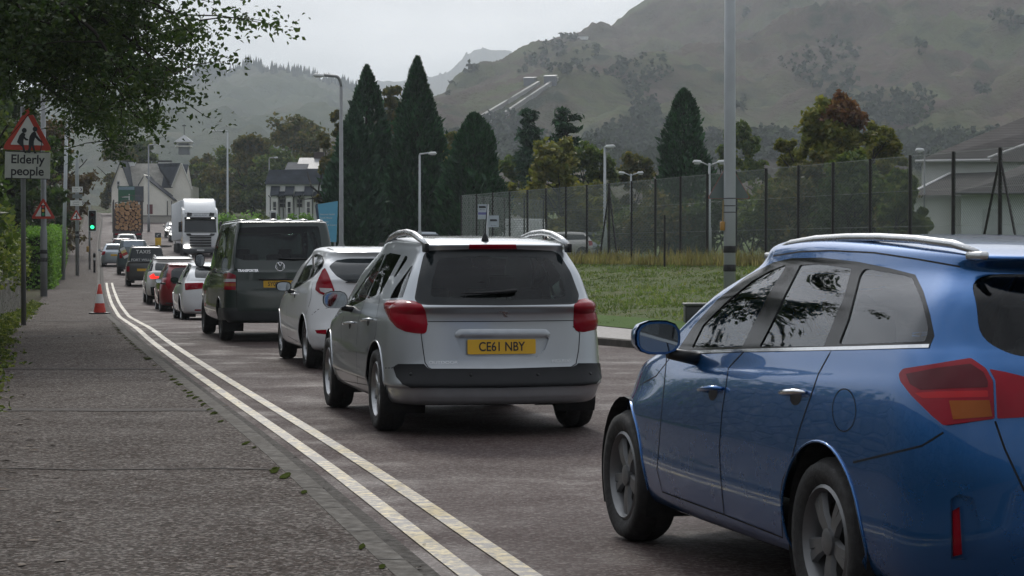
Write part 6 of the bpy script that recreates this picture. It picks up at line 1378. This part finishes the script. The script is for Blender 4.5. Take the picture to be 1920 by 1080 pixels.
def traffic_light():
    D = 124; B = base_at(168, D, lambda y: zroad(y)+KH); t = thing('traffic_light', 'traffic light with a white-edged board showing green', 'traffic light', B); q = lambda px, py: P(px, py, D) - B
    b = MB(); b.lathe([(.06,-.2),(.06, q(170,384).z)], 10); b.build('post', M_POST, t, True)
    c = q(174, 414); M = face_mat((c.x, -.12, c.z), FACE); b = MB(); b.prism(round_poly([(-.24,-.62),(.24,-.62),(.24,.62),(-.24,.62)], .07), .03, M); bd = b.build('backing_board', M_BAND, t)
    b = MB(); o_ = round_poly([(-.245,-.625),(.245,-.625),(.245,.625),(-.245,.625)], .07); i_ = round_poly([(-.205,-.585),(.205,-.585),(.205,.585),(-.205,.585)], .05); n = len(o_); b.add([M @ Vector((x,y,.034)) for x, y in o_+i_], [(j,(j+1)%n,n+(j+1)%n,n+j) for j in range(n)]); b.build('white_border', M_WHITE, bd)
    for y, nm, m in ((.36, 'red_lamp', lens('dark_red_signal', (.08,.01,.01))), (.0, 'amber_lamp', lens('dark_amber_signal', (.09,.05,.01))), (-.36, 'green_lamp', emit('lit_green_signal', (.03, 1., .35), 2.2))):
        Mo = M @ Matrix.Translation((0, y, .03)); b = MB(); b.lathe([(.11,.0),(.10,.03),(.0,.05)], 20, Mo); lm = b.build(nm, m, t, True); b = MB(); vs = []
        for a in [R(20+140*j/10) for j in range(11)]: vs += [Mo @ Vector((.125*math.cos(a), .125*math.sin(a), 0)), Mo @ Vector((.125*math.cos(a), .125*math.sin(a)-.02, .17))]
        b.add(vs, [(2*j,2*j+1,2*j+3,2*j+2) for j in range(10)]); b.build('visor', M_BAND, lm)
    b = MB(); p = q(165, 467); b.box((p.x, -.05, p.z), (.14, .16, .34)); bev(b.build('push_button_box', simple('ochre_box', (.35,.2,.03), .5), t), .02)
    D = 118; B = base_at(177, D, lambda y: zroad(y)+KH); b = MB(); b.lathe([(.06,-.1),(.06,.85),(.075,.87),(.075,1.0),(.05,1.08),(0,1.1)], 12); o = b.build('bollard', M_BAND, None, True, loc=B); tag(o, 'slim dark bollard beside the traffic light pole', 'bollard'); b = MB(); b.lathe([(.062,.68),(.064,.7),(.064,.8),(.062,.82)], 12); b.build('white_band', M_WHITE, o)
def cone():
    p = P(187, 586, 54); y = 53.5; x = P(187, 586, y).x; z = zroad(y)+KH; t = thing('traffic_cone', 'red and white traffic cone on the kerb edge', 'traffic cone', (x, y, z)); m = simple('cone_red', (.48, .035, .02), .5, var=.2)
    b = MB(); b.prism(round_poly([(-.24,-.24),(.24,-.24),(.24,.24),(-.24,.24)], .06), .04); bev(b.build('base', M_BLACK, t), .012)
    r = lambda z: .155 - .125*(z-.04)/.70
    for nm, z0, z1, m_ in (('cone_body', .04, .27, m), ('white_band', .27, .50, M_WHITE), ('cone_top', .50, .74, m)):
        b = MB(); b.lathe([(r(z0), z0), (r(z1), z1)] + ([(r(z1)-.01, z1+.01), (0, z1+.01)] if nm == 'cone_top' else []), 24, caps=False); b.build(nm, m_, t, True)
def island_bollard():
    D = 178; B = base_at(297, D, zroad); t = thing('keep_left_bollard', 'yellow traffic island bollard with dark top in the middle of the hill', 'bollard', B); b = MB(); b.prism(round_poly([(-.22,0),(.22,0),(.25,.8),(-.25,.8)], .05), .25, Matrix.Rotation(R(90), 4, 'X')); bev(b.build('body', simple('bollard_yellow', (.65,.40,.02), .5), t), .03)
    b = MB(); b.prism(round_poly([(-.25,.78),(.25,.78),(.24,1.2),(-.24,1.2)], .06), .25, Matrix.Rotation(R(90), 4, 'X')); b.build('sign_panel', simple('bollard_dark', (.05,.06,.07), .4), t); b = MB(); b.prism([(-.12,.95),(-.02,.85),(.0,.88),(-.06,.94),(.15,1.08),(.13,1.12)], .01, Matrix.Translation((0,-.255,0)) @ Matrix.Rotation(R(90), 4, 'X')); b.build('arrow', M_WHITE, t)
    b = MB(); b.prism(round_poly([(-.8,-1.6),(.8,-1.6),(.8,1.6),(-.8,1.6)], .7), .14, Matrix.Translation((B.x+.1, B.y+.6, B.z))); b.build('traffic_island', M_KERB, None, kind='structure')
def direction_board():
    D = 205; B = base_at(238, D, zroad); t = thing('direction_board', 'large green direction board behind the timber lorry', 'road sign', B); z1 = P(238, 349, D).z - B.z; z0 = P(238, 400, D).z - B.z
    w = 1.6; M = face_mat((0,-.1,(z0+z1)/2), FACE); h = z1-z0; b = MB(); b.prism(round_poly([(-w/2,-h/2),(w/2,-h/2),(w/2,h/2),(-w/2,h/2)], .1), .03, M); p = b.build('board', simple('direction_green', (.012,.10,.05), .5), t)
    Mo = M @ Matrix.Translation((0,0,.031)); b = MB()
    for x0,y0,x1,y1 in ((.2,-.9,.3,.55),(-.45,.22,.199,.3),(-.6,-.28,.199,-.22)): b.prism([(x0,y0),(x1,y0),(x1,y1),(x0,y1)], .004, Mo)
    b.build('route_lines', M_WHITE, p)
    b = MB(); b.prism([(-w/2+.05,h/2-.36),(w/2-.05,h/2-.36),(w/2-.05,h/2-.06),(-w/2+.05,h/2-.06)], .003, Mo); b.build('blue_header', simple('direction_grey_blue', (.18,.26,.32), .5), p)
    for x in (-.5,.5): b = MB(); b.lathe([(.06,-.2),(.06,z1-.1)], 8, Matrix.Translation((x,0,0))); b.build('post', M_POST, t, True)
def lamp(label, px, D, top, f, arm, head=.62, r=(.085,.055), curve=.7, mat=None, double=False, up=.05):
    B = base_at(px, D, f); t = thing('street_lamp', label, 'street lamp', B, 0, 'street lamps'); h = P(px, top, D).z - B.z; mat = mat or M_POST; b = MB()
    b.lathe([(r[0]*1.5,-.2),(r[0]*1.5,1.3),(r[0],1.4),(r[1],h-(curve if not double else 0))], 12); b.build('post', mat, t, True)
    for s in ((-1,1) if double else ((1 if arm > 0 else -1),)):
        L = abs(arm); b = MB()
        if double: b.tube([(0,0,h-.1),(s*L,0,h+.04)], r[1]*.6, 7)
        else: b.tube([(0,0,h-curve-.02)] + [(s*curve*.55*(1-math.cos(a)), 0, h-curve+curve*math.sin(a)) for a in [R(90*i/6) for i in range(1,7)]] + [(s*L,0,h+up)], r[1]*.85, 8)
        b.build('arm', mat, t, True); b = MB(); b.box((s*(L+head*.4),0,h+up+(.0 if not double else .02)), (head,.26,.11), Matrix.Rotation(R(-4*s),3,'Y'), taper=.7); hd = bev(b.build('lamp_head', M_LAMP, t), .03); b = MB(); b.box((s*(L+head*.45),0,h+up-.075), (head*.55,.2,.05), taper=1.2); b.build('lamp_glass', M_CLR, hd)
    return t
def lamps():
    fv = lambda y: zroad(y)+KH
    lamp('tall street lamp with a curved arm reaching left in front of the conifers', 640, 93, 143, lambda y: .5, -.75, .55, (.10,.075), .45)
    lamp('slim street lamp with an arm to the left above the oncoming lorry', 427, 172, 246, fv, -.9, .6, (.09,.06), .1, M_LGREY, up=.05)
    lamp('small street lamp beside the white terrace', 505, 205, 296, fv, .5, .4, (.08,.05), .08); lamp('street lamp in front of the white house', 279, 222, 272, fv, .8, .5, (.10,.07), .1)
    lamp('pale car park lamp with an arm to the right, the taller of two', 787, 98, 289, gz, .42, .42, (.06,.045), .05, M_LGREY); lamp('shorter car park lamp right behind the taller one', 815, 122, 318, gz, .3, .36, (.055,.04), .05, M_LGREY)
    lamp('car park lamp beside the yellow green tree', 1134, 93, 276, gz, .02, .5, (.07,.05), .05, M_LGREY); lamp('double-headed car park lamp right of the braced post', 1183, 118, 326, gz, .35, .4, (.06,.05), 0, M_LGREY, True)
    lamp('double-headed car park lamp left of the near lamp post', 1330, 86, 306, gz, .33, .4, (.06,.045), 0, M_LGREY, True); lamp('single car park lamp in front of the tiled roof', 1733, 80, 283, gz, -.04, .34, (.035,.03), .05, M_POST)
    # near lamp post with bands and the back of a warning sign
    D = 37.6; B = base_at(1368, D, lambda y: zroad(y)+KH); t = thing('lamp_post', 'big pale lamp post with black bands and the back of a triangular sign', 'lamp post', B); b = MB(); b.lathe([(.105,-.2),(.105,2.2),(.104,3.2),(.085,9.0)], 20); b.build('post', M_LGREY, t, True); q = lambda py: P(1370, py, D).z - B.z
    for a, c in ((461,474),(496,509)): b = MB(); b.lathe([(.107,q(c)),(.109,q(c)+.005),(.109,q(a)-.005),(.107,q(a))], 20); b.build('black_band', M_BAND, t, True)
    b = MB(); b.tube([(0,0,8.9),(-.3,-.1,9.4),(-1.3,-.3,9.6)], .05, 8); b.build('arm', M_LGREY, t, True); b = MB(); b.box((-1.6,-.35,9.6), (.7,.28,.12)); bev(b.build('lamp_head', M_LAMP, t), .03)
    M = face_mat((-.0,.14,q(349)), (.05,1,0)); b = MB(); b.prism(tri(.44,.06), .012, M); b.build('warning_triangle', M_SRED, t); b = MB(); b.prism(tri(.43,.06), .006, M @ Matrix.Translation((0,0,-.0065))); sb = b.build('sign_back', simple('green_grey_sign_back', (.13,.16,.155), .5), t); b = MB(); b.prism(tri(.31,.02), .003, M @ Matrix.Translation((0,0,.0125))); b.build('sign_face', M_WHITE, t)
    for py in (372,386,398): b = MB(); z = q(py); b.lathe([(.104,z-.008),(.109,z-.006),(.109,z+.006),(.104,z+.008)], 20); b.build('clamp_band', M_BAND, t, True)
    b = MB(); b.box((-.13,-.02,q(424)), (.08,.1,.16)); bev(b.build('orange_box', simple('orange_box_paint', (.38,.20,.04), .5), t), .015)
    b = MB(); b.tube([(-.125,-.02,q(415)),(-.115,-.02,q(376))], .012, 6); b.build('conduit', simple('ochre_conduit', (.3,.22,.08), .6), t)
    D = 36.8; p = P(1296, 590, D); t = thing('litter_bin', 'dark litter bin on the far pavement, half hidden by the blue car', 'bin', (p.x+.12, D, zroad(D)+KH)); zt = P(1296, 568, D).z - zroad(D) - KH; b = MB(); b.prism(round_poly([(-.24,-.24),(.24,-.24),(.24,.24),(-.24,.24)], .05), zt-.06); bev(b.build('body', simple('bin_dark', (.03,.034,.032), .5), t), .015); b = MB(); b.prism(round_poly([(-.26,-.26),(.26,-.26),(.26,.26),(-.26,.26)], .05), .05, Matrix.Translation((0,0,zt-.05))); bev(b.build('lid', simple('bin_lid', (.09,.095,.09), .5), t), .015)
def right_signs():
    # blue information board
    D = 80; B = base_at(615, D, lambda y: .1); t = thing('information_board', 'light blue information board with white lettering beside the curved-arm street lamp', 'sign', B); z0, z1 = P(615,454,D).z-B.z, P(615,380,D).z-B.z; h = z1-z0; s = FPX/D
    M = face_mat((0,0,(z0+z1)/2), (-.1,-1,0)); w = 38/s; b = MB(); b.prism([(-w/2,h/2-.06),(-w/2+.14,-h/2+.02),(w/2-.06,-h/2),(w/2,h/2+.06)], .05, M); o = b.build('board', simple('board_blue', (.11,.36,.54), .5, var=.06), t)
    b = MB(); b.prism([(-w/2-.1,h/2-.1),(-w/2-.01,h/2-.1),(-w/2+.13,-h/2+.1),(-w/2+.06,-h/2+.1)], .05, M); b.build('side_edge', simple('board_dark_blue', (.04,.06,.10), .5), t)
    for i, (tx, y) in enumerate((('National Health', .30), ('South House', .17), ('Lochaber', .02), ('Medical & Centre', -.10))): text_mesh(tx, .088, M_WHITE, o, M @ Matrix.Translation((-w/2+.09, y, .052)), 'lettering', .002, align='LEFT')
    for x in (-.22,.25): b = MB(); b.lathe([(.035,-.2),(.035,z0+.1)], 8, Matrix.Translation((x,.05,0))); b.build('post', M_POST, t, True)
    # bus stop
    D = 72; B = base_at(914, D, lambda y: zroad(y)+.5); t = thing('bus_stop_sign', 'bus stop pole with two white timetable plates', 'bus stop', B); b = MB(); b.lathe([(.04,-.4),(.04,P(914,383,D).z-B.z)], 10); b.build('post', M_LGREY, t, True)
    for px, py, wp, hp in ((904.5,397,17,28),(925.5,415,20,22)):
        p = P(px, py, D) - B; s = FPX/D; w, h = wp/s, hp/s; M = face_mat((p.x,-.05,p.z), FACE); b = MB(); b.prism(round_poly([(-w/2,-h/2),(w/2,-h/2),(w/2,h/2),(-w/2,h/2)], .02), .012, M); o = b.build('timetable_plate', simple('bus_plate_pale', (.40,.45,.52), .5), t)
        Mo = M @ Matrix.Translation((0,h*.28 if hp > 25 else .02,.0125)); b = MB(); b.prism(round_poly([(-.12,-.02),(.12,-.02),(.12,.025),(.09,.05),(-.12,.05)], .012), .003, Mo); b.build('bus_symbol', M_BLK, o)
        text_mesh('Bus Stop', .05, M_BLK, o, M @ Matrix.Translation((0,h*.14 if hp > 25 else -h*.36,.0125)), 'lettering', .001)
        if hp > 25: b = MB(); b.prism([(-w/2+.01,-.08),(w/2-.01,-.08),(w/2-.01,.0),(-w/2+.01,.0)], .003, M @ Matrix.Translation((0,-.02,.0125))); b.build('purple_band', simple('purple_band', (.12,.12,.32), .5), o)
    # rear of a signal head above the green van
    D = 150; B = base_at(513, D, lambda y: zroad(y)+KH); t = thing('traffic_light', 'back of a traffic light with a pale board above the green van', 'traffic light', B); p = P(514, 403, D)-B; b = MB(); b.lathe([(.06,-.1),(.06,p.z)], 8); b.build('post', M_POST, t, True); b = MB(); b.box((0,-.05,p.z), (.5,.06,.62)); bd = bev(b.build('backing_board', M_LAMP, t), .03); b = MB(); b.box((0,-.1,p.z-.05), (.32,.1,.42)); b.build('signal_case', M_BAND, t)
    # hedge and small clipped cones in front of the terrace
    rr = random.Random(2)
    for i, (px, D, top, w, lb) in enumerate([(450,180,388,75,'clipped green hedge right of the oncoming lorry'),(425,172,400,50,'lower clipped hedge beside the road'),(497,178,392,30,'dark clipped shrub by the pale signal board'),(525,182,397,20,'first clipped cone bush before the terrace'),(548,182,396,22,'second clipped cone bush before the terrace'),(570,182,397,20,'third clipped cone bush before the terrace'),(586,182,399,18,'last clipped cone bush, next to the blue board')]):
        s = FPX/D; z0 = zroad(D); h = (478-top)/s + EYE - z0; shrub('hedge' if i < 2 else 'clipped_bush', lb, (P(px,478,D).x, D, z0), max(.8, h), w/s*1.3, LF_HEDGE if i != 2 else LF_GREEN, 500+i, 1600, .25, group='clipped bushes by the terrace')
def fence():
    t = thing('chain_link_fence', 'tall chain-link fence with dark steel posts along the top of the grass bank', 'fence', (0,0,0)); H = 2.75; M_FP = simple('dark_fence_post', (.016,.014,.013), .6, .2); M_NET = simple('grey_green_netting', (.17,.195,.185), .5, .2)
    tops = [(1880,265),(1140,335),(865,362)]
    def line(pts, spacing, brace):
        ps = []
        L = [(Vector(b)-Vector(a)).length for a, b in zip(pts, pts[1:])]; tot = sum(L); n = max(1, round(tot/spacing))
        for i in range(n+1):
            d = tot*i/n; k = 0
            while k < len(L)-1 and d > L[k]+1e-6: d -= L[k]; k += 1
            ps.append(Vector(pts[k]).lerp(Vector(pts[k+1]), d/L[k]))
        return ps
    A = (20.0, 22.5); Bp = (11.5, 50.3); C = (3.42, 75.0); E_ = (-2.2, 93.); F_ = (1.5, 102.)
    posts = line([A, Bp], 2.6, 0)[:-1] + line([Bp, C], 2.25, 0)[:-1] + line([C, E_], 2.3, 0)[:-1] + line([E_, F_], 2.3, 0)
    gp = [(p, fenceZ(p.y)) for p in posts]; hz = lambda y: interp([(20,2.9),(50,2.85),(75,2.78),(93,2.85),(131,2.85)], y)
    for p, z in gp: b = MB(); b.box((p.x,p.y,z+hz(p.y)/2-.1), (.085,.085,hz(p.y)+.2)); b.build('post', M_FP, t)
    for (cx, cy) in (Bp, C):
        z = fenceZ(cy); a = Vector((cx,cy,z+hz(cy)*.92)); d1 = (Vector(C)-Vector(Bp)).normalized()
        for dx in ((d1*1.05), (-d1*1.0 if (cx,cy)==Bp else (Vector(E_)-Vector(C)).normalized()*-.9)):
            q = Vector((cx+dx.x, cy+dx.y, z-.1)); b = MB(); b.tube([a, q], .032, 4); b.build('brace', M_FP, t)
    net = MB(); sp = .062; rw = .0046
    for (p, z), (q, w) in zip(gp, gp[1:]):
        L = (q-p).length; h = hz(p.y); d = (q-p)/L; n = Vector((-d.y, d.x))
        def pt(s_, u): return Vector((p.x+d.x*s_, p.y+d.y*s_, z+(w-z)*s_/L+u))
        far = p.y > 82; st = sp*(2.2 if far else 1.5 if p.y > 70 else 1.); r_ = rw*(2.4 if far else 1.7 if p.y > 70 else 1.)
        for sg in (1,-1):
            k = -h
            while k < L:
                s0, u0, s1, u1 = k, 0., k+h, h
                if s0 < 0: u0 = -s0; s0 = 0.
                if s1 > L: u1 = h-(s1-L); s1 = L
                if u1 > u0+.02:
                    a = pt(s0 if sg > 0 else L-s0, u0); b_ = pt(s1 if sg > 0 else L-s1, u1)
                    o = Vector((d.x*r_, d.y*r_, 0)); o2 = Vector((n.x*r_, n.y*r_, 0))*(1 if sg > 0 else 1)
                    net.add([a-o, a+o2, a+o, b_-o, b_+o2, b_+o], [(0,1,4,3),(1,2,5,4),(2,0,3,5)])
                k += st*1.414
        for u in (.06, h*.36, h*.68, h-.03): net.tube([pt(0,u), pt(L,u)], .004, 4, caps=False)
    net.build('wire_netting', M_NET, t)
    b = MB(); p = P(1246, 470, 66); b.box((p.x, 66, fenceZ(66)+.7), (.06,.06,1.6)); 
    o = b.build('short_post', M_FP, None); tag(o, 'short dark post standing just inside the fence, left of the near lamp post', 'post')
elderly_sign(); banded_post_sign(); left_posts(); traffic_light(); cone(); island_bollard(); direction_board(); lamps(); right_signs(); fence()
# ---------------------------------------------------------------- hills
def hill(name, ridge, base, mat, seed, nu=220, nv=60, rough=.09, conv=.0, gully=.5, back=.6):
    """ridge / base: lists of (px, py or height, D); lofted slope from the valley floor up to the ridge, with spurs and gullies, and a back slope"""
    Rg = [Vector(p) for p in ridge]; Bs = [Vector(p) for p in base]
    def samp(L, t):
        k = t*(len(L)-1); i = min(len(L)-2, int(k)); f = k-i
        a, b, c, d = L[max(0,i-1)], L[i], L[i+1], L[min(len(L)-1,i+2)]
        return .5*((2*b)+(c-a)*f+(2*a-5*b+4*c-d)*f*f+(3*b-a-3*c+d)*f**3)
    vs = []; fs = []; nb = 12
    for i in range(nu+1):
        t = i/nu; r, b = samp(Rg, t), samp(Bs, t); L = (r-b).length
        for j in range(nv+1):
            v = j/nv; p = b.lerp(r, v); p.z = b.z + (r.z-b.z)*(v + conv*math.sin(math.pi*v)*.5)
            am = L*rough*math.sin(math.pi*min(1, v*.94+.03))**.8; q = Vector((p.x, p.y, 0))
            n = noise.fractal(q*.0028 + Vector((seed,0,0)), 1., 2.1, 6); g = abs(noise.noise(Vector((p.x*.006 + p.y*.0006, p.y*.0012, seed))))
            h = am*(n*.8 - gully*(g-.25)) + L*.012*noise.fractal(q*.02, 1., 2., 4)*(1 if v < .985 else .6)
            vs.append((p.x, p.y, p.z + h*(.35 if v > .97 else 1)))
        for j in range(1, nb+1):
            f = j/nb; p = r + Vector((r.x*.0, L*back*f, 0)); vs.append((p.x + r.x/r.y*L*back*f, p.y, r.z*(1-f**1.3) - 20*f + L*.02*noise.noise(Vector((p.x*.004, p.y*.004, 1)))))
    m = nv+nb+1
    for i in range(nu):
        for j in range(m-1): fs.append((i*m+j, (i+1)*m+j, (i+1)*m+j+1, i*m+j+1))
    b = MB(); b.add(vs, fs); return b.build(name, mat, None, True, kind='structure')
def HP(px, py, D): p = P(px, py, D); return (p.x, p.y, p.z)
HM = hillmat('heather_and_bracken', [(.34, (.040,.052,.024)), (.45, (.068,.076,.034)), (.53, (.064,.043,.036)), (.62, (.085,.09,.046)), (.72, (.052,.038,.034))])
right_hill = hill('mountain', [HP(600,330,900), HP(700,262,980), HP(790,205,1080), HP(860,160,1180), HP(920,122,1280), HP(985,97,1360), HP(1040,72,1420), HP(1090,62,1450), HP(1140,50,1480), HP(1180,20,1540), HP(1260,-25,1650), HP(1400,-120,1800), HP(1550,-190,1900), HP(1750,-240,1900), HP(2000,-260,1800), HP(2400,-200,1600)],
    [(-170,480,6),(-120,480,6),(-80,480,6),(-40,480,6),(0,470,6),(30,460,6),(60,450,6),(95,445,6),(130,440,6),(160,430,6),(190,420,6),(230,410,6),(270,400,6),(320,390,6),(400,380,6),(520,360,6)], HM, 3.3, 340, 110, .038, -.16)
HM2 = hillmat('forested_hill', [(.35, (.030,.042,.020)), (.5, (.045,.056,.026)), (.62, (.06,.056,.032))], .7)
left_hill = hill('left_hill', [HP(-500,300,2000), HP(-150,260,2100), HP(150,215,2200), HP(300,182,2250), HP(390,163,2280), HP(450,150,2300), HP(500,141,2300), HP(560,140,2280), HP(610,153,2250), HP(660,166,2200), HP(720,190,2100), HP(800,240,1900), HP(900,330,1700)],
    [(-1300,900,6),(-1000,900,6),(-800,900,6),(-650,900,6),(-540,900,6),(-450,900,6),(-380,900,6),(-310,900,6),(-240,900,6),(-170,900,6),(-100,900,6),(-40,900,6),(20,900,6)], HM2, 8.1, 200, 60, .04, .1)
HM3 = hillmat('far_bare_mountain', [(.35, (.06,.055,.04)), (.6, (.09,.075,.05))], .5)
hill('far_peak', [HP(560,200,4200), HP(690,156,4300), HP(760,150,4400), HP(820,143,4500), HP(850,128,4600), HP(880,99,4700), HP(900,91,4750), HP(935,94,4750), HP(970,97,4700), HP(1030,110,4600), HP(1150,150,4500)],
    [(-1400,2600,10),(-1000,2600,10),(-700,2600,10),(-500,2600,10),(-300,2600,10),(-150,2600,10),(0,2600,10),(150,2600,10),(300,2600,10),(500,2600,10),(700,2600,10)], HM3, 5.5, 160, 50, .03, .0)
dgx = bpy.context.evaluated_depsgraph_get(); dgx.update()
bv_r = BVHTree.FromObject(right_hill, dgx); bv_l = BVHTree.FromObject(left_hill, dgx)
def on_hill(bv, px, py):
    h = bv.ray_cast(Vector((0,0,EYE)), ray(px, py).normalized()); return h[0]
def far_woods():
    """plantation trees along the left skyline and woodland on the mountain foot"""
    rr = random.Random(6); c = MB(); d = MB()
    for k in range(420):
        px = rr.uniform(330, 690); x_ = px
        top = None
        for py in range(120, 330, 2):
            h = on_hill(bv_l, px, py)
            if h: top = h; break
        if top is None: continue
        p = top + Vector((0, rr.uniform(-10, 30), -6)); h = rr.uniform(8, 17); w = h*.17
        c.add([p+Vector((-w,-w,0)), p+Vector((w,-w,0)), p+Vector((w,w,0)), p+Vector((-w,w,0)), p+Vector((0,0,h))], [(0,1,4),(1,2,4),(2,3,4),(3,0,4)])
    c.build('ridge_woodland', simple('far_spruce', (.014,.022,.014), .95), None, kind='stuff')
    for k in range(5200):
        px, py = rr.uniform(640, 1920), rr.uniform(20, 320) if rr.random() < .35 else 320 - abs(rr.gauss(0, 55)); 
        h = on_hill(bv_r, px, py)
        if h is None: continue
        dens = noise.noise(Vector((px*.008, py*.012, 2))) + (.42 if py > 255 else -.12)
        if dens < .05: continue
        s = rr.uniform(1.6, 4.6) * (.6 + h.y/1600); 
        leaf_quads(d, clump_points(h + Vector((0,0,s*.45)), s*.8, 14, rr, .9, .3), s*.55, rr, .6, .8)
    d.build('hill_woodland', simple('far_birch_leaves', (.034,.046,.022), .95, var=.5, scale=.2, spec=.0), None, kind='stuff')
far_woods()
def hillside_things():
    M_CONC = simple('pale_pipeline', (.24,.235,.22), .7); 
    for (a, b_), lb in ((((1010,158),(902,222)), 'upper pale pipeline track descending the mountain'), (((1045,150),(915,236)), 'lower pale pipeline track descending the mountain')):
        L = [on_hill(bv_r, a[0]+(b_[0]-a[0])*i/24, a[1]+(b_[1]-a[1])*i/24) for i in range(25)]; L = [p + Vector((0,-1.2,1.2)) for p in L if p]
        m = MB(); n = len(L); vs = []
        for i, p in enumerate(L):
            t_ = (L[min(n-1,i+1)] - L[max(0,i-1)]).normalized(); sd_ = t_.cross(Vector((0,-.3,1))).normalized()*1.15; sd_ *= p.y*4.6/FPX/2/1.15; vs += [p-sd_, p+sd_, p+sd_+Vector((0,0,-3)), p-sd_+Vector((0,0,-3))]
        m.add(vs, [(4*i+j, 4*i+(j+1)%4, 4*i+4+(j+1)%4, 4*i+4+j) for i in range(n-1) for j in range(4)]); o = m.build('pipeline', M_CONC, None); tag(o, lb, 'pipeline')
    for px, py, w, h, lb in ((994,157,7,4.6,'left grey shed at the head of the pipelines on the mountain'), (1032,157,7,5.6,'right grey shed at the head of the pipelines on the mountain'), (1093,72,6,2,'small white hut on the mountain shoulder')):
        p = on_hill(bv_r, px, py)
        if p is None: continue
        k = p.y/FPX*3.1; w, h = w*k, h*k
        t = thing('hill_shed', lb, 'shed', p + Vector((0,0,-1)), R(-12)); b = MB(); b.box((0,0,h/2), (w,w*.8,h)); b.build('wall', simple('shed_grey', (.10,.105,.125), .7) if py > 100 else M_HWHITE, t); b = MB(); b.add([(-w*.54,-w*.45,h),(w*.54,-w*.45,h),(w*.54,w*.45,h*1.2),(-w*.54,w*.45,h*1.2),(-w*.54,-w*.45,h*1.05),(w*.54,-w*.45,h*1.05),(w*.54,w*.45,h*1.25),(-w*.54,w*.45,h*1.25)], [(3,2,1,0),(4,5,6,7),(0,1,5,4),(1,2,6,5),(2,3,7,6),(3,0,4,7)]); b.build('roof', simple('shed_roof', (.24,.24,.25), .5), t)
hillside_things()
# ---------------------------------------------------------------- haze: the damp air between here and the hills
def haze():
    b = MB(); b.add([(x, y, z) for z in (-3, 540) for x, y in ((-7000,-420),(7000,-420),(7000,6600),(-7000,6600))], [(0,3,2,1),(4,5,6,7),(0,1,5,4),(1,2,6,5),(2,3,7,6),(3,0,4,7)])
    m = bpy.data.materials.new('damp_air'); m.use_nodes = True; t = m.node_tree; t.nodes.clear(); o = t.nodes.new('ShaderNodeOutputMaterial'); v = t.nodes.new('ShaderNodeVolumePrincipled')
    v.inputs['Color'].default_value = (.84,.92,1.,1); v.inputs['Density'].default_value = HAZE; v.inputs['Anisotropy'].default_value = .3; t.links.new(v.outputs[0], o.inputs['Volume'])
    b.build('haze', m, None, kind='stuff')
HAZE = .0002
haze()
